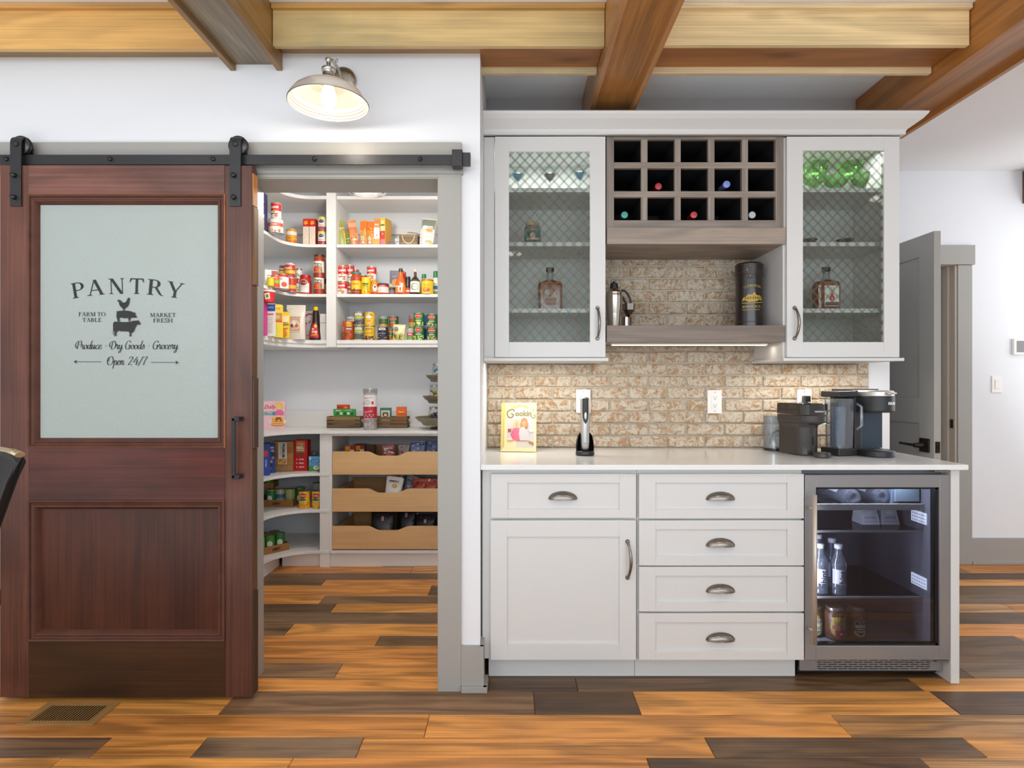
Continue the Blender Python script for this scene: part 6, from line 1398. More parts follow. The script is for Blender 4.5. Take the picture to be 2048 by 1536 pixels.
def delmonte(h, r, bg=GRN, food=('#D8CF4A', '#E8DE78', '#9CB84A')):
    a = Art(); w_ = r*3; a.rect(-w_/2, .004, w_/2, h-.004, bg); a.ell(0, h*.74, r*.78, h*.17, '#E9C36A', 16); a.ell(0, h*.74, r*.70, h*.145, '#C22A2E', 16); a.text('Del Monte', 0, h*.745, h*.075, WHT, w=r*1.15, bold=.02)
    a.text('Quality', 0, h*.5, h*.06, '#E9E2A8', w=r*.9); a.rect(-r*.55, h*.39, r*.55, h*.43, WHT)
    for i in range(20): a.ell(R.uniform(-r*1.0, r*1.0), h*R.uniform(.08, .32), .006, .0048, R.choice(food), 7)
    return a
def plainart(h, r, bands, txt=None, tc=WHT, ty=.6, th=.12, tw=1.3, dots=None, oval=None):
    a = Art(); w_ = r*3
    for y0, y1, c in bands: a.rect(-w_/2, h*y0+(.004 if y0 == 0 else 0), w_/2, h*y1-(.004 if y1 == 1 else 0), c)
    if oval: a.ell(0, h*oval[0], r*oval[1], h*oval[2], oval[3], 16)
    if txt: a.text(txt, 0, h*ty, h*th, tc, w=r*tw, bold=.02)
    if dots:
        for i in range(dots[0]): a.ell(R.uniform(-r*.9, r*.9), h*R.uniform(dots[1], dots[2]), .006, .005, R.choice(dots[3]), 7)
    return a
s4 = lambda d: F/d
# --- top shelf, corner wing
z = Z1s; G = 'groceries on the pantry top shelf'
a = Art(); a.rect(-.07, 0, .07, .235, '#2B2A5C'); a.rect(-.07, .075, .07, .10, WHT); a.rect(-.07, .004, .07, .070, '#E3B32A')
for i in range(30): a.ell(R.uniform(-.06, .065), R.uniform(.11, .185), .012, .008, R.choice([YEL, '#F6DA6A', '#D99A1E']), 7)
carton(0, 3.74, z, .14, .235, .05, NAVY, a, 'navy and yellow pasta box at the left end of the pantry top shelf', G, x=-1.640)
can(552, 3.84, z, .046, .092, plainart(.092, .046, ((0, .45, '#F0E6DA'), (.45, .7, '#D9562A'), (.7, 1, '#EDE4DA')), 'STEW', WHT, .57, .14, 1.0, (8, .08, .4, ['#D9862E', '#B93A22'])), 'wide cream and orange tin under a red and white soup can, top shelf', G)
can(552.5, 3.84, z+.0935, .033, .104, soup(.104, .033), "red and white soup can standing on the wide tin, left of the top shelf", G)
jar('food_jar', PX(539, 3.92), 3.92, z+.0006, .030, .10, '#D9782A', '#D9D0BC', 'orange jar with a pale lid behind the pasta box, top shelf', plainart(.10, .03, ((.15, .6, '#D8641E'),)), group=G)
can(583, 4.19, z, .0385, .118, plainart(.118, .0385, ((0, 1, '#E59A1E'), (.62, .85, '#F2E8DC'), (.1, .3, '#DE7A16'), (.36, .52, '#F0B63A')), 'PUMPKIN', '#B5541A', .44, .1, 1.4), 'orange pumpkin can standing alone on the corner of the top shelf', G)
def crk():
    a = Art(); a.rect(-.021, 0, .021, .140, '#EFE0CE'); a.rect(-.021, .140, .021, .194, '#CF1F22'); a.poly([(-.015, .165), (-.008, .178), (-.004, .184), (.002, .176), (.012, .182), (.010, .170), (.016, .160), (.004, .156), (-.004, .152), (-.012, .156)], '#F2A51E'); a.rect(-.012, .058, -.009, .063, '#8A4A3A')
    for i in range(5): a.rect(-.014, .125-i*.012, .012, .127-i*.012, '#D9C7B4')
    return a
for i, px in enumerate((612.0, 624.8)): carton(px, 4.185, z, .0435, .196, .08, '#C71E22', crk(), ('left' if i == 0 else 'right')+' one of the two red and cream boxes side by side on the top shelf', 'red and cream boxes', side='#B81A1E')
def osp(h=.099): 
    a = plainart(h, .031, ((0, .30, '#A8464C'), (.30, .82, '#F0E4DC'), (.82, 1, '#E8D23A')), 'Cranberry', '#7A2A3A', .40, .07, 1.1, (8, .05, .26, ['#8A2A34', '#C25A5A'])); a.ell(0, .066, .017, .012, NAVY, 16); a.text('Ocean Spray', 0, .068, .006, WHT, w=.026); return a
can(645, 4.175, z, .0315, .100, osp(), 'lower one of the two stacked cranberry sauce cans on the top shelf', 'stacked cranberry cans'); can(645.4, 4.175, z+.1015, .0315, .100, osp(), 'upper one of the two stacked cranberry sauce cans on the top shelf', 'stacked cranberry cans')
# --- top shelf, right bay
def bagart(w_, h_, cols, blobs=None, txt=None, tc=WHT, ty=.6):
    a = Art(); n = len(cols)
    for i, (y0, y1, c) in enumerate(cols): a.rect(-w_*.46, h_*y0, w_*.46, h_*y1, c)
    if blobs:
        for i in range(blobs[0]): a.ell(R.uniform(-w_*.34, w_*.34), h_*R.uniform(blobs[1], blobs[2]), w_*.10, w_*.07, R.choice(blobs[3]), 7)
    if txt: a.text(txt, 0, h_*ty, h_*.07, tc, w=w_*.7, bold=.03)
    return a
bag(684.5, 4.21, z, .062, .188, .03, '#9AA045', bagart(.062, .188, ((.03, .12, '#B9C06A'), (.12, .5, '#E9B42A'), (.5, .62, '#D8902A'), (.62, .85, '#8E9440')), (10, .60, .8, ['#C2402E', '#E2D6A0', '#B5B04A']), 'Mustard', '#F6EECB', .7), 'tall olive and yellow pouch leaning at the left end of the top shelf bay', 'pouches on the top shelf', lean=-.10, rz=.25)
bag(697.5, 4.25, z, .060, .138, .03, '#8FA04A', bagart(.060, .138, ((.03, .35, '#7FA845'), (.35, .6, '#8A5A4A'), (.6, .9, '#A9A65A')), (8, .06, .34, ['#5F8F35', '#C5D08A']), 'BEAN', WHT, .47), 'short green pouch behind the olive pouch on the top shelf', 'pouches on the top shelf', lean=-.12)
bag(711, 4.20, z, .060, .190, .028, '#C9814A', bagart(.060, .190, ((.03, .25, '#D23A2E'), (.25, .5, '#E8962A'), (.5, .72, '#C8643A'), (.72, .9, '#D9A07A')), (10, .08, .45, ['#F2C24A', '#C22A22', '#F5E9DC'])), 'pointed red and orange pouch leaning left on the top shelf', 'pouches on the top shelf', lean=-.16, rz=.35)
for i, px in enumerate((727.5, 741.3)):
    a = bagart(.046, .183, ((.03, .35, '#E6A23A'), (.35, .6, '#E98A22'), (.6, .95, '#E4701A')), (10, .34, .7, ['#F6C65A', '#C9501A', '#F7E3B4'])); a.ell(-.004, .050, .010, .011, WHT, 12); a.ell(-.004, .050, .007, .008, '#4F9A5A', 12); a.ell(-.004, .024, .010, .010, '#8A8FA0', 12); a.ell(-.004, .024, .006, .006, WHT, 10)
    bag(px, 4.19, z, .048, .185-.008*i, .032, '#E8821E', a, ('left' if i == 0 else 'right')+' one of the two bright orange pouches with round badges, top shelf', 'orange pouches', rz=.15)
a = Art(); a.rect(-.020, .002, .020, .052, '#E9A04A'); a.rect(-.020, .052, .020, .132, '#F4EEE6'); a.rect(-.020, .132, .020, .194, '#E48A4A'); a.ell(.0, .078, .004, .005, '#C9302A', 8); a.rect(-.014, .15, .014, .156, '#F5E2C8'); a.rect(-.014, .168, .014, .176, '#C9622A')
for i in range(5): a.rect(-.012, .122-i*.008, .012, .124-i*.008, '#D9CFC4')
carton(753.5, 4.18, z, .0415, .197, .06, '#E89A52', a, 'slim orange box with a white middle panel on the top shelf', 'slim boxes on the top shelf', side='#D9803A')
a = Art(); a.rect(-.019, .002, .019, .05, '#E0808A'); a.rect(-.019, .05, .019, .108, '#DC4A30'); a.rect(-.019, .108, .019, .140, '#E9E2B0'); a.rect(-.019, .140, .019, .197, '#F1C822'); a.text('BEAR', 0, .176, .008, WHT, w=.03, bold=.05); a.text('NAKED', 0, .163, .008, WHT, w=.03, bold=.05); a.rect(-.015, .145, .015, .153, '#3A3A5A'); a.ell(0, .086, .006, .009, '#A8B0A4', 10)
carton(765.5, 4.18, z, .040, .199, .09, '#F0C62A', a, 'slim yellow and red box with a patterned side on the top shelf', 'slim boxes on the top shelf', rz=-.30, side='#D9A03A')
t_ = thing('reading_glasses', (PX(790, 4.17), 4.17, z+.001), 'pair of blue framed glasses lying on the top shelf', 'glasses')
m = MB()
for sx in (-.024, .024): m.tube([(sx+.020*math.cos(a_), -.02, .013+.011*math.sin(a_)) for a_ in [2*PI*i/14 for i in range(14)]], .0022, 6, closed=True)
m.tube([(-.006, -.02, .016), (0, -.021, .019), (.006, -.02, .016)], .002, 6); m.build('frame', pmat('blue_frame', '#5A6A9A', .3), t_, w=False, off=(0, 0, 0))
m = MB(); m.tube([(-.044, -.02, .017), (-.046, .06, .015), (-.02, .07, .003)], .002, 6); m.build('temple', MATS['blue_frame'], t_, w=False, off=(0, 0, 0)); m = MB(); m.tube([(.044, -.02, .017), (.046, .06, .015), (.02, .072, .006)], .002, 6); m.build('temple', MATS['blue_frame'], t_, w=False, off=(0, 0, 0))
carton(799, 4.32, z, .07, .09, .06, '#E4E2DE', None, 'pale plain box at the back of the top shelf behind the glasses', None)
M_crate = woodmat('crate_wood', 'x', .6, 1.2, 4, 40, .6, .15)
t_ = thing('small_crate', (PX(820, 4.17), 4.18, z+.001), 'small brown wooden crate with a rope handle and wire bail on the top shelf', 'crate')
for k in range(3): MB().box(-.066, .052, -.030, -.024, .002+k*.025, .025+k*.025).build('slat', M_crate, t_, w=False, off=(0, 0, 0), color=['#8A7048', '#7A6040', '#8F7550'][k])
MB().box(-.066, .052, .05, .056, .002, .075).build('back_panel', M_crate, t_, w=False, off=(0, 0, 0), color='#6E5638')
for xs_ in (-.072, .052): MB().box(xs_, xs_+.006, -.030, .056, .002, .075).build('end_panel', M_crate, t_, w=False, off=(0, 0, 0), color='#5A3E2C')
MB().box(-.066, .052, -.024, .05, .002, .008).build('base', M_crate, t_, w=False, off=(0, 0, 0), color='#6E5638')
MB().tube([(-.007+.042*math.cos(q), -.034, .066-.056*math.sin(q)) for q in [PI*i/12 for i in range(13)]], .0035, 7).build('rope_handle', pmat('rope', '#D9CDB0', .9), t_, w=False, off=(0, 0, 0))
MB().tube([(-.02, .02, .07), (-.02, .02, .102), (.03, .02, .098), (.06, .02, .09), (.066, .02, .06)], .002, 6).build('wire_bail', M_blackp, t_, w=False, off=(0, 0, 0))
a = bagart(.105, .195, ((.02, .10, '#D9CFA8'), (.10, .55, '#E6E5DF'), (.55, .62, '#E9D9B0'), (.62, .76, '#8E9080'), (.76, .97, '#7E8272'))); a.ell(-.018, .128, .022, .015, '#EDEBE2', 14); a.ell(.012, .112, .022, .012, '#DDA23A', 14); a.ell(.01, .128, .020, .009, '#C9C9D0', 14); a.ell(.012, .030, .022, .010, '#9AA08E', 12); a.ell(.036, .024, .012, .012, '#D9C23A', 10)
bag(853, 4.19, z, .108, .195, .045, '#D8D6CE', a, 'grey topped white bag leaning at the right end of the top shelf', 'pouches on the top shelf', lean=.12, rz=-.1)
# --- second shelf, corner wing
z = Z2s; G = 'groceries on the pantry second shelf'
a = Art(); a.rect(-.04, 0, .04, .13, '#EFE9E4'); a.rect(.0, .085, .04, .125, '#B9342E'); a.rect(-.03, .09, -.005, .095, '#8A8FA0'); a.rect(-.03, .075, -.005, .079, '#A8A8B4'); a.ell(.02, .06, .012, .012, '#6A7A3A', 10)
carton(543, 3.93, z, .066, .132, .05, '#2E8A86', a, 'white carton with a teal edge at the left of the second shelf', G, rz=.5)
can(551, 3.88, z, .028, .084, plainart(.084, .028, ((0, .35, '#C94A1E'), (.35, .6, '#9EB43A'), (.6, 1, '#D8622A')), 'TOMATO', WHT, .78, .12, 1.2), 'orange and green can left of the wide soup tin, second shelf', G)
jar('food_jar', PX(541, 3.80), 3.80, z+.0006, .022, .055, '#E3C81E', '#D9B81A', 'small bright yellow jar at the left of the second shelf', None, group=G)
a = plainart(.098, .042, ((0, .80, '#F0E9E2'), (.80, .97, '#C8321E'))); a.ell(.026, .028, .018, .017, '#D8481E', 16); a.ell(-.014, .018, .015, .008, '#B07A3E', 14); a.rect(-.02, .058, .014, .064, '#9AB0B8'); a.text('Chili', .0, .071, .010, '#B5442E', w=.03, shear=.3)
can(565, 3.93, z, .042, .098, a, 'wide white soup tin with an orange bowl picture, second shelf', G)
hunt = lambda dark: plainart(.092, .035, ((0, .30, '#B8301E'), (.30, .55, '#EBC233'), (.55, 1, '#7A1F1E' if dark else '#CE3A22')), "Hunt's", WHT, .72, .20, 1.4)
can(568, 4.10, z, .031, .1, hunt(True), "hidden lower tomato can supporting the dark red one, second shelf", G); can(568, 4.10, z+.1015, .031, .085, hunt(True), 'dark red tomato can behind the bright red one, second shelf', G)
can(582, 4.07, z, .036, .098, plainart(.098, .036, ((0, .25, '#C43A2A'), (.25, .5, '#EBB52E'), (.5, 1, '#CC3A20'), )), 'lower one of the two big stacked tomato cans on the second shelf', G); can(580, 4.07, z+.0995, .036, .100, hunt(False), "upper one of the two big stacked tomato cans, yellow banded, on the second shelf", G)
tom = lambda: plainart(.093, .026, ((0, .22, '#C24A3A'), (.22, .86, '#EFE6DA'), (.86, 1, '#B03A34')), 'TOMATOES', '#4A5A6A', .55, .09, 1.3, (5, .3, .45, ['#8A9A3A', '#5A6A8A']))
can(597, 4.18, z, .025, .093, tom(), 'lower one of the two slim white and red cans, second shelf', G); can(597.5, 4.18, z+.0945, .025, .088, tom(), 'upper one of the two slim white and red cans, second shelf', G)
a = Art(); a.rect(-.040, .012, .040, .078, '#F0E8E0'); a.ell(0, .078, .030, .024, '#F0E8E0', 20); a.ell(0, .080, .026, .019, '#8A2A24', 20); a.text('Homemade', 0, .082, .007, WHT, w=.042, shear=.3); a.text('MARINARA', 0, .052, .007, '#8A5A7A', w=.05); a.rect(-.03, .035, .03, .038, '#D9CEC4')
jar('sauce_jar', PX(611, 4.17), 4.17, z+.0006, .0415, .138, '#B5301E', '#C81E28', 'tomato sauce jar with a red lid and white label on the second shelf', a, group='sauce jars on the second shelf', lidh=.018, neck=.78, sh=.66)
def prego():
    a = Art(); a.rect(-.05, .040, .05, .118, '#EFE8DA'); a.text('Prego', 0, .100, .020, '#3A4A34', w=.058, bold=.03); a.rect(-.024, .080, .026, .086, '#2A2A26'); a.rect(-.03, .042, .03, .078, '#C43E22'); a.ell(-.005, .058, .020, .014, '#E2662E', 12); a.ell(.020, .050, .012, .009, '#6F8A3A', 10); a.ell(-.022, .054, .010, .010, '#B92A1E', 10); return a
jar('sauce_jar', PX(638.5, 4.17), 4.17, z+.0006, .0375, .112, '#A8351C', '#4A2A22', 'lower sauce jar with a cream label, second shelf next to the stile', prego(), group='sauce jars on the second shelf', sh=.70)
jar('sauce_jar', PX(638.8, 4.17), 4.17, z+.114, .0400, .168, '#9A3A1E', '#4A3228', 'tall upper sauce jar standing on another jar, second shelf next to the stile', prego(), group='sauce jars on the second shelf', sh=.74)
jar('sauce_jar', PX(654, 4.26), 4.26, z+.0006, .034, .125, '#B5481E', '#B5301E', 'sauce jar half hidden behind the shelf stile, second shelf', plainart(.125, .034, ((.2, .7, '#EDE2D4'),)), group='sauce jars on the second shelf')
# --- second shelf, right bay
for i, (px, d, zz_, r, h, lab) in enumerate(((685.5, 4.19, 0, .034, .092, 'lower front soup can at the left end of the second shelf bay'), (685.5, 4.19, .0935, .034, .112, 'upper front soup can at the left end of the second shelf bay'),
    (699.5, 4.31, 0, .033, .105, 'lower back soup can of the leftmost tall pair, second shelf bay'), (699.5, 4.31, .1065, .033, .098+.03, 'topmost back soup can of the leftmost tall pair, second shelf bay'),
    (711, 4.40, 0, .027, .10, 'rearmost lower soup can beside the tall pair, second shelf bay'), (711, 4.40, .1015, .027, .10+.02, 'rearmost upper soup can beside the tall pair, second shelf bay'),
    (726.5, 4.36, 0, .030, .17, 'tall narrow red soup can between the two red stacks, second shelf bay'),
    (743.5, 4.21, 0, .0345, .104, 'lower big soup can of the middle stack, second shelf bay'), (743.5, 4.21, .1055, .0345, .098, 'upper big soup can of the middle stack, second shelf bay'),
    (743, 4.34, 0, .033, .115, 'lower soup can behind the middle stack, second shelf bay'), (743, 4.34, .1165, .033, .115, 'upper dark red soup can behind the middle stack, second shelf bay'))):
    can(px, d, z+zz_, r, h, soup(h, r), "red and white Campbell's "+lab if False else 'red and white '+lab, 'red and white soup cans', turn=.15 if i % 2 else -.1)
a = plainart(.155, .036, ((.12, .62, '#EDC430'), (0, .10, '#9A3A1E')), 'Salsa', '#C8502A', .48, .09, 1.2, (6, .2, .34, ['#D8642A', '#9EB43A', '#F2DE8A'])); a.rect(-.05, .022, .05, .034, '#7A2A1A')
jar('sauce_jar', PX(713, 4.17), 4.17, z+.0006, .036, .158, '#B8421E', '#2A8A7A', 'salsa jar with a teal lid and yellow label, second shelf bay', a, group='jars and bottles on the second shelf', sh=.76)
a = plainart(.118, .033, ((0, 1, '#EBC822'),), 'CHEEZ', '#2A2418', .52, .11, 1.35, (6, .1, .26, ['#D8541E', '#F4DA6A'])); a.rect(-.02, .070, .02, .076, '#2A2418'); a.rect(-.026, .040, .030, .052, '#B5C42E')
jar('sauce_jar', PX(732.5, 4.16), 4.16, z+.0006, .033, .119, '#E8C21E', '#EFD24A', 'yellow squat bottle with black lettering, second shelf bay', a, group='jars and bottles on the second shelf', neck=.9)
def bottle(px, d, z, prof, bodyc, capc, art, label, group, mat=None, capz=None, ar=None, name='sauce_bottle', capm=None, k=1.0, turn=0.0, x=None):
    x = PX(px, d) if x is None else x
    t_ = thing(name, (x, d, z+.0006), label, 'bottle', group); h = prof[-1][1]
    MB().lathe([(0, 0)]+prof, (0, 0, 0), 20, c=bodyc).build('body', mat or [PR], t_, w=False, off=(0, 0, 0), fix=False)
    r = prof[-1][0]; ch = capz or .018
    MB().lathe([(0, h-.002), (r*1.12, h-.002), (r*1.15, h), (r*1.12, h+ch*.9), (r*.95, h+ch), (0, h+ch)], (0, 0, 0), 16, c=capc).build('cap', [PR], t_, w=False, off=(0, 0, 0), fix=False)
    if art: lb = MB(); art.cyl(lb, (0, 0, 0), ar or prof[0][0]+.001, -PI/2+turn, rf=(lambda zz: max(r*.5, _rad(prof, zz))+.0003)); lb.build('label', [PR], t_, w=False, off=(0, 0, 0), fix=False)
    return t_
def _rad(prof, z):
    for p, q in zip(prof, prof[1:]):
        if p[1] <= z <= q[1]: t = (z-p[1])/max(1e-9, q[1]-p[1]); return p[0]+(q[0]-p[0])*t
    return prof[0][0] if z < prof[0][1] else prof[-1][0]
GB = 'jars and bottles on the second shelf'
a = Art(); a.ell(.008, .042, .014, .024, '#E8E2E6', 14); a.ell(.008, .05, .007, .008, '#3A3440', 8); a.rect(-.03, .004, .03, .012, '#C9321E')
bottle(749, 4.15, z, [(.024, .002), (.026, .01), (.026, .06), (.018, .09), (.010, .098)], '#E08A22', '#E9B23A', a, 'orange squeeze bottle in front of the middle soup stack', GB, capz=.01)
a = Art(); w_ = .06; a.rect(-w_, .010, w_, .050, '#EDE7DC'); a.rect(-w_, .050, w_, .064, '#B92430'); a.text('SAUCE', 0, .057, .007, WHT, w=.04)
for i in range(4): a.rect(-.03, .042-i*.008, .03, .044-i*.008, '#B9AE9C')
jar('sauce_jar', PX(766.5, 4.16), 4.16, z+.0006, .041, .076, '#C9402A', '#2E2A28', 'short wide jar with a dark lid and cream label, second shelf bay', a, group=GB, lidh=.008, sh=.82, neck=.88)
a = Art(); a.rect(-.048, 0, .048, .185, '#4A5560'); a.rect(-.048, .060, .048, .09, '#B9D3DE'); a.rect(-.046, .03, .03, .055, '#7FA3C4'); a.text('SeaPak', -.026, .168, .011, '#D8404A', w=.035); a.text('Fish Fry', 0, .143, .014, '#9FC4E4', w=.06, shear=.3)
a.poly([(-.034, .092), (-.03, .118), (-.01, .126), (.02, .12), (.044, .13), (.04, .1), (.01, .092)], '#D9772A'); a.ell(-.01, .088, .03, .012, '#C9922E', 12); a.ell(-.04, .072, .006, .008, '#E9C81E', 8)
carton(793, 4.24, z, .098, .186, .045, '#46505C', a, 'grey-blue box with an orange fried food picture, second shelf bay', 'boxes on the second shelf')
t_ = jar('sauce_jar', PX(784.5, 4.165), 4.165, z+.0006, .024, .052, '#4A3A34', '#5A4A3A', 'small dark jar in front of the grey-blue box', plainart(.052, .024, ((.1, .6, '#7A6A70'),)), group=GB)
a = Art(); a.rect(-.05, .010, .05, .055, '#E4852A'); a.rect(-.012, .014, .018, .056, '#F0E4DA'); a.rect(.006, .050, .024, .075, '#F0E4DA'); a.rect(-.034, .05, -.016, .06, '#EFD8C8'); a.rect(-.002, .020, .008, .046, '#C9342A')
bottle(801.5, 4.15, z, [(.036, .002), (.038, .008), (.038, .050), (.034, .085), (.018, .125), (.0125, .160)], '#E0661A', '#3A302A', a, 'orange hot sauce bottle with a dark cap, second shelf bay', GB, capz=.022)
bottle(809, 4.24, z, [(.024, .002), (.026, .008), (.026, .10), (.012, .14), (.010, .155)], '#C43A22', '#D84A2E', None, 'red bottle just behind the orange hot sauce bottle', GB, capz=.02)
a = plainart(.05, .024, ((.1, 1.0, '#C9452E'), (.4, .6, '#E9D9C8')))
bottle(816, 4.17, z, [(.022, .002), (.0245, .006), (.0245, .055), (.022, .06), (.016, .11)], '#2E2422', '#26262A', a, 'slim dark bottle with a small red label, second shelf bay', GB, capz=.018)
a = Art(); a.rect(-.045, .012, .045, .088, '#EDEBE4'); a.ell(.0, .050, .026, .026, '#8A9A7A', 18); a.ell(.004, .050, .020, .020, '#EDEBE4', 18); a.text('PERRINS', .002, .05, .007, '#5A4A3A', w=.03); a.rect(-.045, .09, .045, .098, '#2E6A3A'); a.rect(-.045, .004, .045, .011, '#2A2420')
bottle(830.5, 4.15, z, [(.0335, .002), (.0345, .006), (.0345, .094), (.022, .112), (.010, .125), (.009, .160)], '#4A1E16', '#E9D9A0', a, 'dark sauce bottle with a white label and cream cap, second shelf bay', GB, capz=.016)
bottle(848, 4.30, z, [(.026, .002), (.028, .01), (.028, .10), (.016, .135), (.0145, .14)], '#E9D9C4', '#1E8A5A', None, 'bottle with a green cap behind the yellow canister', GB, capz=.03)
a = plainart(.103, .042, ((0, 1, '#EEC71E'), (.9, 1, '#B53A1E')), 'NACHO', '#C9541E', .60, .09, 1.1); a.ell(-.002, .030, .028, .017, '#E0742A', 16); a.ell(-.002, .034, .020, .010, '#EFA04A', 14); a.ell(.008, .028, .008, .008, '#C24A1E', 10)
can(855, 4.155, z, .0425, .104, a, 'yellow canister with an orange picture, second shelf bay', G, body='#EEC71E')
a = Art(); a.rect(-.05, .02, .05, .075, '#E9EEF0'); a.rect(-.018, .045, .022, .07, '#2E7AB5'); a.rect(-.05, .004, .05, .03, '#5F9A3A'); a.poly([(-.02, .004), (.0, .03), (.01, .03), (-.004, .004)], '#C9A24A')
bottle(871.5, 4.24, z, [(.034, .002), (.036, .01), (.036, .075), (.030, .10), (.018, .125), (.0155, .135)], '#EDE4CE', '#1F7A4A', a, 'ranch dressing bottle with a green cap at the right end, second shelf bay', GB, capz=.045)
# --- third shelf, corner wing
z = Z3s; G = 'groceries on the pantry third shelf'
def bx(px, d, w_, h_, dp, col, art, label, rz=0, side=None, x=None): return carton(px, d, z, w_, h_, dp, col, art, label, G, rz, side, x=x)
a = Art(); a.rect(-.05, 0, .05, .20, '#D2268A'); a.text('&', .024, .175, .022, WHT, bold=.03); a.ell(.03, .06, .012, .014, '#F0A03A', 12); a.ell(.022, .10, .014, .016, '#F0B8D0', 12); a.ell(.03, .03, .012, .016, '#F4D0E0', 12)
bx(0, 3.70, .105, .205, .05, '#C81E7E', a, 'magenta box at the left end of the third shelf', x=-1.606)
a = Art(); a.rect(-.03, 0, .03, .21, '#F1EFEA'); a.rect(-.03, .160, .03, .205, '#2A5AA8'); a.text('CAKE', 0, .185, .010, WHT, w=.04); a.rect(-.02, .135, .02, .146, '#D87A6A')
for i in range(9): a.rect(-.018, .118-i*.012, .016, .121-i*.012, '#C9CFC0')
bx(541, 3.79, .036, .205, .05, '#F1EFEA', a, 'white baking box with a blue top beside the magenta box', rz=.1)
a = Art(); a.rect(-.04, 0, .04, .215, '#F0CB20'); a.text('CORN MIX', 0, .19, .013, '#C9702A', w=.05, bold=.03); a.rect(-.034, .11, .034, .162, '#B5823A'); a.ell(0, .135, .024, .014, '#D9A85A', 12); a.rect(-.034, .1, .034, .112, '#C9421E'); a.rect(-.034, .0, -.018, .1, '#3A6A2E'); a.rect(-.010, .0, .006, .1, '#C9CF1E')
bx(553, 3.89, .062, .218, .05, '#EFC81E', a, 'yellow corn mix box with a brown picture on the third shelf', rz=.45)
t_ = thing('frosting_tub', (PX(536.5, 3.72), 3.725, z+.2075), 'red frosting tub with a pale rim on top of the magenta box', 'tub', G)
MB().lathe([(0, 0), (.032, 0), (.038, .064), (.0395, .066)], (0, 0, 0), 24, c='#D2202A').build('body', [PR], t_, w=False, off=(0, 0, 0), fix=False)
MB().lathe([(.040, .064), (.041, .066), (.041, .073), (.039, .075), (0, .0745)], (0, 0, 0), 24, c='#EFE2D8').build('lid', [PR], t_, w=False, off=(0, 0, 0), fix=False)
a = Art(); a.poly([(-.006, .014), (-.012, .052), (.018, .056), (.022, .02)], '#EFE9E0'); a.ell(.006, .036, .009, .012, '#6A8A4A', 12); a.ell(.012, .022, .010, .006, '#E9C08A', 10); lb = MB(); a.cyl(lb, (0, 0, 0), .035, rf=lambda zz: .0325+.094*zz); lb.build('label', [PR], t_, w=False, off=(0, 0, 0), fix=False)
a = bagart(.078, .178, ((.03, .95, '#EFCB3A'),), (9, .05, .5, ['#E08A2A', '#D9731E', '#F2D9A0'])); a.ell(-.020, .128, .013, .015, '#26263E', 16); a.text('Pillsbury', -.020, .129, .004, WHT, w=.02); a.rect(-.004, .108, .032, .150, '#EFD9B0'); a.rect(-.004, .088, .034, .098, '#6A7A1E'); a.text('Carrot', .004, .066, .012, '#5A3A1E', w=.042, shear=.3); a.ell(.004, .034, .018, .026, '#DA8A2A', 14)
bag(568, 3.98, z, .078, .180, .04, '#EFC93A', a, 'yellow cake mix pouch with a black oval badge on the third shelf', G, rz=.2)
a = Art(); a.rect(-.036, .055, .034, .145, '#D8A88A'); a.ell(-.002, .098, .034, .032, '#EFE6DC', 20); a.ell(-.002, .098, .029, .027, '#D9B49C', 20); a.ell(-.004, .106, .013, .018, '#EFE9E0', 14); a.ell(.012, .092, .012, .010, '#B5644A', 12); a.ell(-.018, .092, .010, .012, '#8A4A3A', 12); a.rect(-.044, .151, .040, .154, '#8A7A6A'); a.text('BISCUIT & BAKING MIX', -.002, .046, .005, '#5A4A40', w=.075)
bag(592.5, 4.08, z, .128, .238, .07, '#E9E0D2', a, 'big cream paper flour bag with a tan picture panel on the third shelf', G, rz=.08, seal=.03)
a = bagart(.055, .205, ((.05, .3, '#B54A4A'), (.3, .8, '#D8C4C4')), (9, .1, .9, ['#C23A42', '#E9E0E0', '#9A4A50'])); a.line([(-.024, .18), (0, .195), (.026, .19)], .006, '#A8202E')
bag(619, 4.22, z, .056, .215, .03, '#CBB8B4', a, 'clear pouch with a red zip top behind the syrup bottle', G)
a = Art(); a.poly([(-.034, .016), (-.036, .020), (-.026, .100), (-.016, .118), (.016, .118), (.026, .100), (.036, .020), (.034, .016)], '#C61E2A'); a.ell(.010, .098, .013, .012, '#EDB93A', 12); a.text('Mrs', -.010, .078, .013, WHT, w=.022, shear=.3, bold=.03); a.text('Syrup', .0, .060, .016, WHT, w=.044, shear=.3, bold=.03); a.poly([(-.026, .026), (.022, .034), (.022, .046), (-.026, .038)], '#E98A1E')
bottle(631.5, 4.16, z, [(.040, .002), (.041, .010), (.040, .03), (.030, .105), (.024, .125), (.021, .16), (.019, .205), (.014, .212)], '#2E1610', '#F0CF1E', a, 'syrup bottle with a red label and yellow cap on the third shelf', G, capz=.024)
m = MB(); m.lathe([(.0305, .110), (.0255, .126), (.0220, .16), (.0200, .205)], (PX(631.5, 4.16), 4.16, z), 20); 
a = Art(); a.rect(-.026, 0, .026, .185, '#D2D0CC'); a.rect(-.022, .128, .022, .178, '#DEDCD8')
for i in range(4): a.rect(-.018, .168-i*.010, .018, .170-i*.010, '#AFADA8')
a.rect(-.026, .122, .026, .125, '#8A8884')
carton(647.5, 4.15, z, .052, .186, .07, '#D5D3CF', a, 'plain pale grey box against the stile on the third shelf', G)
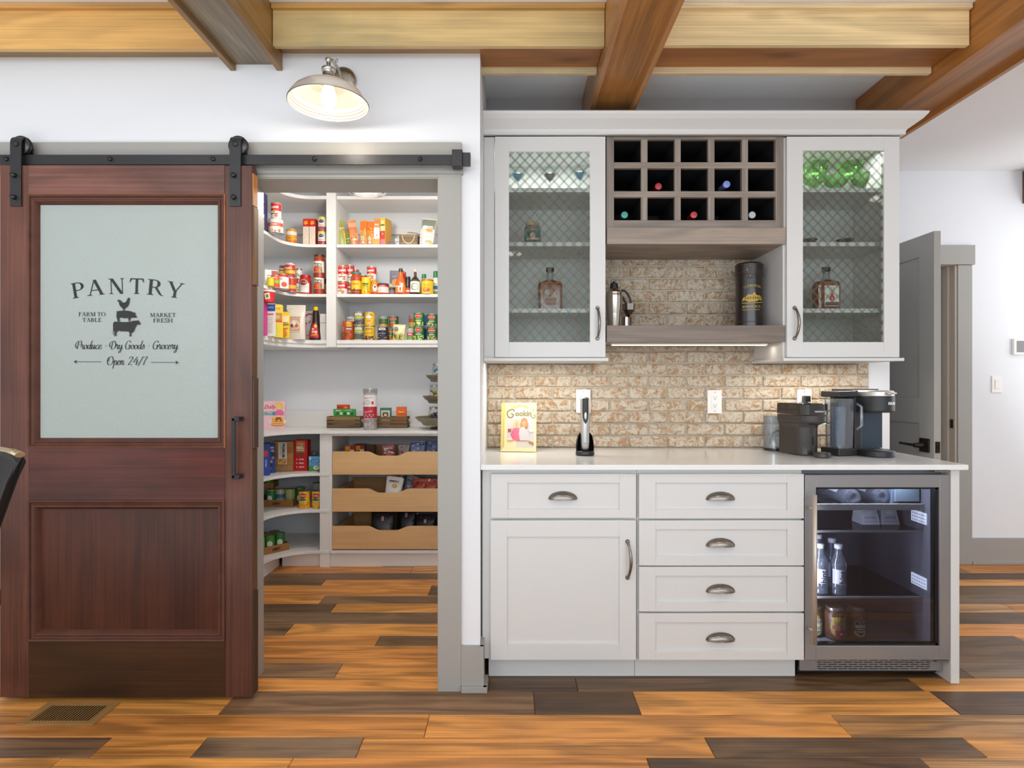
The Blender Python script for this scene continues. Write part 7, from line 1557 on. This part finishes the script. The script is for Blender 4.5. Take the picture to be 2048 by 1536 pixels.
# --- third shelf, right bay
z = Z3s; GC = 'cans on the third shelf of the right bay'
a = Art(); a.rect(-.040, 0, .040, .135, '#B9501E'); a.text('BEANS', -.028, .06, .010, '#F0E4D0', w=.07, rot=90); a.rect(-.002, .096, .034, .126, '#E0B42A'); a.text('BAKED', .016, .111, .011, '#7A3A1A', w=.03); a.rect(-.006, .070, .038, .088, '#6A4A7A'); a.rect(-.004, .076, .036, .082, WHT)
for i in range(26): a.ell(R.uniform(-.034, .034), R.uniform(.006, .055), .0055, .0045, R.choice(['#A84A1E', '#D97A3A', '#7A2E12']), 7)
can(696.5, 4.17, z, .0395, .132, plainart(.132, .0395, ((0, 1, '#B9501E'),)), 'hidden' if False else 'large rust coloured baked beans can at the left of the third shelf bay', GC, body='#B9501E')
lb = MB(); 
for it in a.items: pass
tt = [o for o in COL.objects if o.get('label') == 'large rust coloured baked beans can at the left of the third shelf bay'][0]
a.cyl(lb, (0, 0, 0), .0392); lb.build('label', [PR], tt, w=False, off=(0, 0, 0), fix=False)
can(702, 4.33, z, .029, .11, plainart(.11, .029, ((0, 1, '#7A3A1E'),)), 'lower small brown can behind the baked beans can', GC); can(702, 4.33, z+.1115, .029, .075, plainart(.075, .029, ((0, .5, '#A8502A'), (.5, .9, '#E9E2DA')), 'BEAN', BLK, .7, .2, 1.2), 'upper small brown and white can behind the baked beans can', GC)
for k in range(2):
    z_ = z+k*.1005; w_ = 'upper' if k else 'lower'
    can(718.3, 4.175, z_, .0365, .099, goya(.099, .0365, '#7E7263', '#A8C23A', '#5A5A8A'), w_+' one of the two stacked olive grey bean cans', GC, turn=.05)
    a = plainart(.099, .0365, ((0, 1, '#E9B92A'),), "BUSH'S" if not k else None, '#7A3A1E', .80, .14, 1.35, (26, .05, .30, ['#5A3A34', '#6E4A44', '#3E2A28']) if not k else (8, .6, .95, ['#F2DA5A', '#C9962A', '#6A5A1E']))
    if k: a.ell(0, .064, .020, .012, '#EDE6E8', 14); a.ell(0, .032, .026, .013, '#F4CE4A', 14); a.ell(0, .034, .018, .007, '#D98A1E', 14)
    else: a.text('BLACK BEANS', 0, .050, .008, '#5A3A1E', w=.04)
    can(740, 4.175, z_, .0368, .099, a, w_+' one of the two golden yellow bean cans', GC)
can(767, 4.33, z, .034, .103, delmonte(.103, .034, '#3A6A3E'), 'green can hidden behind the dark blue bean can, lower of its stack', GC)
can(767, 4.33, z+.1045, .034, .084, plainart(.084, .034, ((0, .3, '#D8A83A'), (.3, .75, '#4A7A4A'), (.75, 1, '#A8B0A4')), 'CORN', '#B54A4A', .5, .13, 1.1, (10, .05, .26, ['#E9B23A', '#F0CE6A'])), 'green and silver can rising behind the dark blue bean can', GC)
can(787, 4.33, z, .0345, .103, delmonte(.103, .0345, '#1F6A3A', ('#E0742A', '#F0A04A')), 'lower green can behind the bean pouch, third shelf bay', GC); can(787.5, 4.33, z+.1045, .0355, .084, delmonte(.084, .0355, '#2A6A3A', ('#E0742A', '#D8541E')), 'upper green can above the bean pouch, third shelf bay', GC)
can(765.8, 4.165, z, .037, .096, goya(.096, .037, '#2A2A3E', '#26263A', '#E9A82A'), 'dark blue bean can in front of the green ones', GC)
can(781.5, 4.24, z, .022, .090, delmonte(.09, .022, '#1F6A4A', ('#E0542A', '#E98A3A')), 'narrow green can right of the dark blue bean can', GC)
a = bagart(.082, .105, ((.02, .4, '#C9CF5A'), (.4, .95, '#E9E0B4')), (34, .05, .48, ['#A8A02A', '#6A6A1E', '#D8D07A'])); a.ell(-.020, .082, .017, .011, '#7A5A7A', 16); a.text('Lima', -.020, .083, .006, WHT, w=.024)
bag(797.5, 4.16, z, .088, .112, .04, '#DDD69A', a, 'pale yellow bean pouch with a purple oval on the third shelf', GC, lean=.05)
can(821, 4.165, z, .0255, .086, plainart(.086, .0255, ((0, .35, '#7A9A4A'), (.35, .62, '#C24A54'), (.62, 1, '#B9B4A8')), 'PEAS', WHT, .48, .12, 1.1), 'slim silver, red and green can left of the tall green stack', GC)
can(825, 4.33, z, .027, .105, plainart(.105, .027, ((0, 1, '#9A9A5A'),)), 'lower slim can at the back left of the tall green stack', GC); can(825, 4.33, z+.1065, .027, .090, plainart(.09, .027, ((0, .4, '#C9B23A'), (.4, .7, '#C24A3A'), (.7, 1, '#8A8A8A'))), 'upper slim can at the back left of the tall green stack', GC)
for k in range(2):
    z_ = z+k*.0985; w_ = 'upper' if k else 'lower'
    can(838, 4.17, z_, .0362, .097, delmonte(.097, .0362, '#22803A', ('#E6E07A', '#D8CF4A', '#F0EBA0')), w_+' green can with yellow vegetables, left stack at the right end', 'green vegetable cans')
    can(864, 4.18, z_*1.0+(-.004 if k else 0)+.0, .0352, .0925, delmonte(.0925, .0352, '#1F6A3E', ('#C9A84A', '#8AA85A', '#E0D08A')), w_+' green can with mixed vegetables, right stack at the right end', 'green vegetable cans') if not k else can(864, 4.18, z+.0945, .0352, .0925, delmonte(.0925, .0352, '#1F6A3E', ('#C9A84A', '#8AA85A', '#E0D08A')), 'upper green can with mixed vegetables, right stack at the right end', 'green vegetable cans')
    can(853.5, 4.32, z+k*.1, .031, .0985, plainart(.0985, .031, ((0, .2, '#C9CFD4'), (.2, 1, '#1E4E94'))), w_+' blue can between the two green stacks', 'blue cans', body='#1E4E94')
    can(879, 4.30, z+k*.1, .034, .0985, plainart(.0985, .034, ((0, .3, '#7AA8C4'), (.3, 1, '#2A5A3A'))), w_+' can at the very right end of the third shelf bay', 'cans at the right end')
# --- worktop
z = ZCt
a = Art(); w_, h_ = .155, .195; a.rect(-w_/2, 0, w_/2, h_, '#F0C4CC'); a.text('Dolly', -.020, h_*.80, .026, '#D8284A', w=.078, shear=.35, bold=.02); a.rect(-w_/2, h_*.50, w_/2*.55, h_*.63, '#2E9AA8'); a.text('BUTTERMILK', -.034, h_*.595, .009, WHT, w=.066, bold=.02); a.text('PANCAKE MIX', -.036, h_*.535, .008, WHT, w=.06)
a.ell(.040, h_*.80, .026, .032, '#EDC35A', 18); a.ell(.040, h_*.78, .013, .017, '#F0C4A0', 14); a.poly([(.014, h_*.62), (.030, h_*.69), (.050, h_*.69), (.07, h_*.62), (.07, h_*.5), (.014, h_*.5)], '#E86AA0')
a.ell(.028, .052, .058, .030, '#EFE2D2', 20)
for i in range(4): a.ell(.030, .034+i*.014, .044-.002*i, .014, '#D98A3A', 18); a.ell(.030, .038+i*.014, .042-.002*i, .011, '#EFC070', 18)
a.ell(.034, .086, .012, .009, '#F6E3A0', 10); a.poly([(.02, .084), (.05, .084), (.058, .06), (.05, .05), (.044, .07), (.03, .066), (.022, .05), (.014, .064)], '#A84A16')
carton(0, 4.13, z, w_, h_, .05, '#EFC0C8', a, 'pink pancake mix box with a pancake picture on the pantry worktop', None, x=PX(546.5, 4.13), rz=.22)
def slat_crate(x, y, label, w_=.24, dp=.10, h_=.082):
    t_ = thing('slatted_crate', (x, y, z+.0005), label, 'crate', 'small slatted crates on the worktop')
    for k in range(3):
        for yy, nm in ((-.006, 'slat'), (dp, 'slat')): MB().box(-w_/2, w_/2, yy, yy+.006, .003+k*.0275, .025+k*.0275).build(nm, M_crate, t_, w=False, off=(0, 0, 0), color=['#6E5334', '#7A5C38', '#806238'][k])
    for s_ in (-1, 1):
        MB().box(s_*w_/2-(.006 if s_ > 0 else 0), s_*w_/2+(.006 if s_ < 0 else 0), 0, dp, .003, h_).build('end_board', M_crate, t_, w=False, off=(0, 0, 0), color='#5E4630')
        MB().tube([(s_*(w_/2+.003), .03, .06), (s_*(w_/2+.012), .035, .04), (s_*(w_/2+.014), .05, .032), (s_*(w_/2+.012), .065, .04), (s_*(w_/2+.003), .07, .06)], .003, 6).build('rope_handle', MATS['rope'], t_, w=False, off=(0, 0, 0))
    MB().box(-w_/2, w_/2, 0, dp, .001, .006).build('base', M_crate, t_, w=False, off=(0, 0, 0), color='#5E4630'); return t_
yc1 = 4.24
slat_crate(PX(687, 4.24), yc1, 'slatted wooden crate of candy boxes left of the striped tube'); slat_crate(PX(781, 4.24), yc1, 'slatted wooden crate of candy boxes right of the striped tube')
def cbox(px, d, w_, h_, dp, zo, col, art, label): return carton(px, d, z+zo, w_, h_, dp, col, art, label, 'candy boxes in the crates')
a = Art(); a.rect(-.045, 0, .045, .15, '#D8481E'); a.ell(.02, .138, .014, .007, '#F0A04A', 10); a.rect(-.04, .128, -.008, .144, '#B5301E')
cbox(686, 4.29, .092, .158, .022, .007, '#D2421E', a, 'orange-red candy box rising highest in the left crate')
a = Art(); a.rect(-.08, .085, .08, .128, '#2E9A3E'); a.text('gimme', -.045, .118, .009, WHT, w=.04, bold=.03); a.text('ORGANIC', .03, .119, .006, WHT, w=.05); a.rect(-.075, .006, .076, .05, '#E9DCA0')
for i in range(5): a.rect(-.058+i*.026, .088, -.040+i*.026, .104, ['#5A3A2A', '#EDE6DC', '#4A3428', '#E9E2D8', '#3A4A34'][i])
cbox(689, 4.255, .155, .128, .025, .007, '#2A8F3A', a, 'wide green candy box in the left crate')
a = Art(); a.rect(-.038, .0, .038, .136, '#3E7A62'); a.rect(-.031, .0, .031, .118, '#E9DDC8'); a.ell(0, .088, .022, .018, '#5A3A24', 14); a.rect(-.02, .1, .02, .108, '#8A9A8A'); a.ell(0, .084, .012, .010, '#E9D9B8', 10)
cbox(771, 4.265, .080, .136, .022, .007, '#3A7560', a, 'dark green edged card box in the right crate')
a = Art(); a.rect(-.034, 0, .034, .142, '#E4601A'); a.text("Reese's", 0, .108, .016, '#F4C81E', w=.042, shear=.3, bold=.03); a.rect(-.018, .092, .020, .098, '#8A3A14')
cbox(802.5, 4.255, .072, .144, .022, .007, '#DE5A18', a, 'bright orange candy box in the right crate')
# striped tube
t_ = thing('striped_tube', (PX(740.5, 4.08), 4.08, z+.0005), 'tall clear canister of peppermint sticks with a silver lid between the crates', 'canister')
M_pl2 = thin_glass('canister_plastic', '#F2F0EE', .14, .05, .22, '#EDE6E4')
MB().lathe([(0, .002), (.044, 0), (.046, .004), (.046, .255), (.042, .258)], (0, 0, 0), 30).build('tube', M_pl2, t_, w=False, off=(0, 0, 0), fix=False)
a = Art(); a.rect(-.07, .082, .07, .160, '#B8283A'); a.rect(-.07, .160, .07, .240, '#EDE9E8'); a.text('Peppermint', -.006, .222, .013, '#C23A4A', w=.062, shear=.3, rot=4); a.ell(-.008, .190, .017, .017, '#B9B4B0', 16); a.ell(-.008, .190, .013, .013, '#D9DCD6', 16); a.ell(.026, .186, .008, .012, '#C8404E', 10); a.ell(-.038, .180, .004, .012, '#C8404E', 8); a.text('Gourmet', -.004, .128, .016, '#EBD9DC', w=.06, shear=.3, rot=10)
for i in range(6): a.ell(-.03+i*.012, .095+.01*(i % 2), .004, .004, '#EDE0E0', 7)
lb = MB(); a.cyl(lb, (0, 0, 0), .0463); lb.build('label', [PR], t_, w=False, off=(0, 0, 0), fix=False)
m = MB()
for q in range(24): a_ = 2*PI*q/24; m.box(.0445*math.cos(a_)-.0035, .0445*math.cos(a_)+.0035, .0445*math.sin(a_)-.0035, .0445*math.sin(a_)+.0035, .255, .283)
m.lathe([(0, .284), (.045, .284), (.046, .282), (.0455, .256)], (0, 0, 0), 30); m.build('lid', M_tin, t_, w=False, off=(0, 0, 0), fix=False)
m = MB()
for q in range(26):
    a_ = R.uniform(0, 2*PI); r_ = .036*math.sqrt(R.random()); zz_ = R.uniform(.012, .07); m.ball((r_*math.cos(a_), r_*math.sin(a_), zz_), .0085, c=R.choice(['#F2ECE8', '#D9454E', '#EFE6E2', '#C9C4C0']), seg=8, n=5)
m.build('mint_candies', [PR], t_, w=False, off=(0, 0, 0), fix=False, kind='stuff')
# tiered stand with candy jars
M_galv = pmat('weathered_zinc', '#8F8570', .5, metal=.5, var=.45, vscale=35, bump=.4, bscale=70)
xt, yt = PX(890, 4.18), 4.18
ts = thing('tiered_stand', (xt, yt, z+.003), 'weathered metal three-tier stand at the right end of the pantry worktop', 'stand')
def tray(r, z0, h_): 
    m = MB(); m.lathe([(0, z0), (r*.70, z0), (r*.74, z0+.004), (r*.80, z0+h_*.45), (r*.87, z0+h_*.5), (r, z0+h_), (r*.985, z0+h_+.002), (r*.85, z0+h_*.55), (r*.72, z0+.007), (0, z0+.007)], (0, 0, 0), 40); return m.build('tray', M_galv, ts, w=False, off=(0, 0, 0), fix=False)
H1, H2, H3 = .024, .178, .328
tray(.212, H1, .055); tray(.158, H2, .050); tray(.135, H3, .046)
MB().lathe([(0, 0), (.10, 0), (.105, .006), (.03, .012), (.012, .024), (.010, .45), (0, .455)], (0, 0, 0), 24).build('post', M_galv, ts, w=False, off=(0, 0, 0), fix=False)
def candyjar(dx, dy, zo, cols, label, r=.038, h=.122):
    t_ = thing('candy_jar', (xt+dx, yt+dy, z+zo+.003), label, 'jar', 'candy jars on the tiered stand')
    MB().lathe([(0, 0), (r*.9, 0), (r, .006), (r, h*.72), (r*.8, h*.86), (r*.78, h-.014)], (0, 0, 0), 20).build('vessel', M_glass, t_, w=False, off=(0, 0, 0), fix=False)
    MB().lathe([(0, h-.016), (r*.86, h-.016), (r*.88, h-.002), (r*.8, h), (0, h)], (0, 0, 0), 20).build('lid', M_tin, t_, w=False, off=(0, 0, 0), fix=False)
    m = MB()
    for q in range(30):
        a_ = R.uniform(0, 2*PI); r_ = (r-.010)*math.sqrt(R.random()); m.ball((r_*math.cos(a_), r_*math.sin(a_), R.uniform(.008, h*.68)), .0095, c=R.choice(cols), seg=7, n=4, k=(1, 1, .7))
    m.build('candies', [PR], t_, w=False, off=(0, 0, 0), fix=False, kind='stuff')
candyjar(-.072, -.05, H1+.0075, ['#6A4A5A', '#8A6A4A', '#D9C38A', '#4A3A4A'], 'glass jar of dark and gold wrapped candies on the lowest tray')
candyjar(-.070, -.03, H2+.0075, ['#EFD81E', '#E9C81E', '#D8502A', '#5FA03A', '#B5342A'], 'glass jar of yellow and red candies on the middle tray')
candyjar(-.050, -.03, H3+.0075, ['#E9EEF0', '#3A6AA8', '#5F9A4A', '#2A2A30', '#D9D9DE'], 'glass jar of white, blue and green candies on the top tray')
# --- lower shelves, corner wing
z = .635; G = 'boxes on the upper base shelf'
a = Art(); a.rect(-.022, 0, .022, .205, '#1E3E94'); a.ell(-.002, .145, .014, .022, '#C9302E', 12); a.text('OREO', 0, .08, .010, '#D9E4F4', w=.05, rot=90)
carton(532, 3.86, z, .046, .208, .10, '#1C3A8C', a, 'tall blue cookie box at the left of the upper base shelf', G, rz=.35)
a = Art(); a.rect(-.026, 0, .026, .19, '#20489E'); a.rect(-.024, .165, .02, .176, '#C9D4E4')
for i in range(6): a.ell(R.uniform(-.006, .016), .03+i*.024, .010, .009, ['#C98A5A', '#3A2A24', '#D9B48A'][i % 3], 10)
carton(541, 3.97, z, .052, .195, .06, '#1C3E92', a, 'blue cookie box with round cookie pictures, second from the left', G, rz=.30)
a = Art(); w_, h_ = .142, .205; a.rect(-w_/2, 0, w_/2, h_, '#B07A42')
for r_ in range(4):
    for q in range(3): a.rect(-w_/2+.003+q*.047, .048+r_*.040, -w_/2+.045+q*.047, .084+r_*.040, ['#C08A50', '#A8703A', '#B88248'][(r_+q) % 3])
for i in range(18): a.rect(-w_/2+.004+i*.0075, .006, -w_/2+.0065+i*.0075, .042, '#D9AE74')
a.rect(-.028, .050, .030, .200, '#EDE3CE'); a.rect(-.024, .054, .026, .088, '#C98A34'); a.poly([(-.02, .06), (.018, .084), (.022, .080), (-.014, .056)], '#E9BE7A'); a.text('PREMIUM', .008, .145, .020, '#26424A', w=.095, rot=-90, bold=.03); a.text('SALTINE CRACKERS', -.012, .150, .007, '#6A7A7A', w=.08, rot=-90)
carton(566, 4.05, z, w_, h_, .06, '#A8743E', a, 'tan cracker box with a vertical white title strip on the upper base shelf', G, rz=.05, side='#8A4A34')
a = Art(); w_, h_ = .094, .213; a.rect(-w_/2, 0, w_/2, h_, '#CC1E1E'); a.rect(-.030, .106, .030, .205, '#C9803E'); a.text('Fig', -.0, .186, .014, '#F0D9C0', w=.04, shear=.3); a.text('REAL', 0, .160, .018, WHT, w=.05, bold=.04); a.rect(-.025, .140, .025, .144, WHT); a.rect(-.03, .106, .03, .128, '#8A4A2A')
for i, t in enumerate(('100%', 'FIBER', 'GRAIN')): a.text(t, .008, .080-i*.026, .009, WHT, w=.034, bold=.03); a.ell(-.024, .080-i*.026, .004, .004, WHT, 8)
carton(601, 4.07, z, w_, h_, .07, '#C41A1C', a, 'bright red snack box on the upper base shelf', G)
a = Art(); w_, h_ = .085, .102; a.rect(-w_/2, 0, w_/2, h_, '#5FB0DA'); a.rect(-w_/2, 0, w_/2, .036, '#3E9A4A'); a.rect(-.024, .060, .032, .078, '#2A6AB8'); a.text('SLICES', .004, .069, .009, WHT, w=.045, bold=.03); a.ell(.010, .024, .022, .014, '#EDD8C8', 14); a.ell(.014, .026, .014, .008, '#D9A48A', 12); a.rect(-.038, .078, -.026, .098, '#E9F0D9')
carton(630, 4.06, z, w_, h_, .06, '#55A8D4', a, 'small blue and green box beside the red snack box', G)
t_ = bag(629, 4.09, z+.104, .045, .034, .02, '#4A4444', None, 'dark crumpled packet lying on the small blue and green box', None, name='crumpled_packet', cat='packet', seal=.006, rz=.3)
z = .388; G = 'cans on the middle base shelf'
M_card = pmat('cardboard', '#9A6A3A', .85, var=.12, vscale=20)
def cardtray(x, y, z, w_, dp, h_, rz, label, txt=True):
    t_ = thing('cardboard_tray', (x, y, z+.0006), label, 'tray', 'cardboard can trays'); t_.rotation_euler = (0, 0, rz)
    m = MB(); m.box(-w_/2, w_/2, 0, .003, 0, h_); m.box(-w_/2, w_/2, dp-.003, dp, 0, h_); m.box(-w_/2, -w_/2+.003, .003, dp-.003, 0, h_); m.box(w_/2-.003, w_/2, .003, dp-.003, 0, h_); m.box(-w_/2+.003, w_/2-.003, .003, dp-.003, 0, .003)
    m.build('tray_box', M_card, t_, w=False, off=(0, 0, 0))
    if txt: a = Art(); a.text('LIBBY', w_*.2, h_*.5, h_*.34, '#3A2614', w=min(.06, w_*.4), bold=.05); lb = MB(); a.flat(lb, (0, -.0004, 0)); lb.build('lettering', [PR], t_, w=False, off=(0, 0, 0), fix=False)
    return t_
gcan = lambda c='#3E8A3E': plainart(.115, .033, ((0, 1, c), (.25, .95, '#A9B48A')), None, dots=(6, .3, .6, ['#C9CFB0', '#7A9A5A'])); 
cardtray(-1.695, 4.06, z, .375, .20, .048, 0, 'cardboard tray of green cans on the middle base shelf')
zt_ = z+.0045
can(561, 4.12, zt_, .0340, .112, plainart(.112, .034, ((0, 1, '#2E7A3A'), (.1, .95, '#B5AE8A'), (.45, .7, '#3A6A9A'))), 'green can with a blue panel, left in the middle shelf tray', G)
can(580.5, 4.12, zt_, .0340, .112, plainart(.112, .034, ((0, 1, '#8A9A5A'), (.1, .95, '#A3B070'), (.2, .3, '#C9CFA0'))), 'olive label can in the middle of the tray', G)
can(600.5, 4.17, z, .0340, .118, plainart(.118, .034, ((0, 1, '#2E7A3A'), (.1, .5, '#3E8A4A')), None, oval=(.4, .35, .16, '#E4E6D8')), 'green can behind the left yellow fruit can', G)
can(543, 4.10, zt_, .0340, .112, plainart(.112, .034, ((0, 1, '#1F7A33'),), None, oval=(.45, .5, .2, '#D9E4D4')), 'bright green can at the left end of the tray', G)
cardtray(-1.76, 4.09, z+.118, .20, .14, .04, .12, 'upper cardboard tray resting on green cans, middle base shelf', False)
can(538, 4.15, z+.1225, .034, .09, plainart(.09, .034, ((0, 1, '#3E8A2E'),)), 'green can in the upper cardboard tray, middle base shelf', G)
dm = lambda: (lambda a: a)(delmonte(.118, .0375, '#EDBA22', ('#E8942A', '#F2B84A', '#D9701E')))
for px, w_ in ((609, 'left'), (635, 'right')):
    a = dm(); a.poly([(-.02, .060), (-.005, .075), (.012, .070), (.024, .058), (.0, .052)], '#2E7A3A')
    can(px, 4.04, z, .0375, .118, a, w_+' one of the two yellow fruit cans on the middle base shelf', 'yellow fruit cans', body='#EDBA22')
can(636, 4.20, z, .036, .145, plainart(.145, .036, ((0, 1, '#A9ABAC'),)), 'plain grey canister behind the right yellow fruit can', G)
z = .112; G = 'green cans on the bottom base shelf'
ra = .86
cardtray(-1.607, 3.885, z, .30, .16, .05, ra, 'cardboard tray of green cans along the edge of the bottom shelf')
def onray(t, s_): # local tray coordinates to world
    c_, s__ = math.cos(ra), math.sin(ra); return (-1.607+t*c_-s_*s__, 3.885+t*s__+s_*c_)
for i, (t, s_, lab, big) in enumerate(((-.105, .045, 'front left', 0), (-.035, .045, 'second', 1), (.035, .045, 'third', 0), (.105, .045, 'far right', 2), (.105, .115, 'back right', 0), (.035, .115, 'back middle', 1))):
    x, y = onray(t, s_); c = ['#3E8A36', '#8FB06A', '#2E7A34'][big]
    can(0, y, z+.0045, .033, .112, plainart(.112, .033, ((0, 1, c),), None, oval=(.5, .55, .18, '#DDE2D4') if big != 1 else (.5, .4, .3, '#C9D29A')), lab+' green can in the bottom shelf tray', G, x=x, body=c, turn=.4)
x, y = onray(-.07, .08)
cardtray(x-.03, y-.03, z+.120, .14, .10, .035, ra, 'upper cardboard tray stacked on the bottom shelf cans', False)
can(0, y-.0, z+.1275, .031, .10, plainart(.10, .032, ((0, 1, '#7FA85A'), (.2, .8, '#C9CFA0'))), 'pale green can in the upper tray of the bottom shelf', G, x=x-.045)
# --- in the roll-out trays
z = TRZ[0]+.004; G = 'snacks in the top roll-out tray'
for i, px in enumerate((699, 719, 738)):
    a = Art(); a.rect(-.035, .0, .035, .155, '#B9241E'); a.rect(-.03, .12, .004, .152, '#E9A81E'); a.rect(.004, .105, .032, .128, '#EDE6E0') if i != 2 else a.rect(-.035, .0, .035, .155, '#5A3A24')
    carton(px, 4.12+.03*i, z, .075, .150+.012*(i == 1), .06, ['#A8201C', '#3A2A22', '#6A4A2A'][i], a, ['red and yellow snack box at the left in the top roll-out tray', 'dark snack box in the middle of the left group, top roll-out tray', 'brown snack box at the right of the left group, top roll-out tray'][i], G)
bag(781, 4.09, z, .085, .168, .05, '#A8242E', bagart(.085, .168, ((.03, .5, '#D9B24A'), (.5, .95, '#9A1E2A')), (8, .5, .8, ['#2A2A3E', '#D9D4D0']), 'MIX', WHT, .85), 'dark red snack bag in the top roll-out tray', G, rz=.2, lean=-.1)
bag(808, 4.18, z, .08, .155, .05, '#C9B8B4', bagart(.08, .155, ((.03, .6, '#B9A8A4'),), (10, .5, .95, ['#B5343E', '#E9E4E2', '#8A8F9A'])), 'clear and red snack bag beside the dark red bag', G)
for i, px in enumerate((836, 861)):
    bag(px, 4.14+.09*i, z, .105, .185-.004*i, .06, '#8A9CC4', bagart(.105, .185, ((.03, .7, '#A9B4C9'), (.85, .97, '#26387A')), (14, .45, .95, ['#C9D2E4', '#4A5FA0', '#7A8AB4'])), ('left' if i == 0 else 'right')+' one of the two blue topped clear bags in the top roll-out tray', G, rz=.1*i)
z = TRZ[1]+.026; G = 'snack bags in the middle roll-out tray'
a = Art(); a.rect(-.05, .05, .05, .178, '#EFEBE4'); a.text('SIMPLY', -.002, .150, .018, '#2E4A3A', w=.075, bold=.04); a.ell(.006, .115, .020, .014, '#D9A24A', 12)
bag(784, 4.05, z, .120, .172, .05, '#EDE9E2', a, 'white snack bag with green lettering in the middle roll-out tray', G, lean=.12, roll=-.1)
for i, (px, d, w_) in enumerate(((798, 4.30, 'left'), (816, 4.21, 'right'))): bag(px, d, z, .12, .165, .05, '#8F9BA8', bagart(.12, .165, ((.03, .9, '#9AA6B4'),), (10, .5, .95, ['#C9D2DA', '#6E7A88'])), w_+' silver grey bag behind the white snack bag', G, lean=.35, rz=.2*i)
for i, (px, w_) in enumerate(((838, 'left'), (862, 'right'))): bag(px, 4.10, z, .10, .158, .06, '#B9442E', bagart(.10, .158, ((.03, .9, '#B8402A'),), (10, .4, .95, ['#D9663A', '#E9D0C0', '#8A2A1E'])), w_+' orange-red snack bag in the middle roll-out tray', G, lean=.05, rz=-.05)
z = TRZ[2]+.012; G = 'black packets in the bottom roll-out tray'
for i, (px, d, w_, h_, rz, lab) in enumerate(((765, 4.09, .17, .215, .05, 'left'), (812, 4.20, .15, .215, -.05, 'middle'), (850, 4.10, .15, .185, -.1, 'right'))):
    a = Art(); a.rect(-w_*.4, .1, w_*.4, h_*.95, '#1C161C'); a.text('BLACK', 0, h_*.80, .014, '#6A4A54', w=w_*.5); a.rect(-.01, h_*.6, .008, h_*.74, '#B9A8B0'); a.rect(.02, h_*.58, .03, h_*.7, '#7A2A44')
    bag(px, d, z, w_, h_, .05, '#181418', a, lab+' black packet in the bottom roll-out tray', G, rz=rz, roll=-.25, seal=.012)
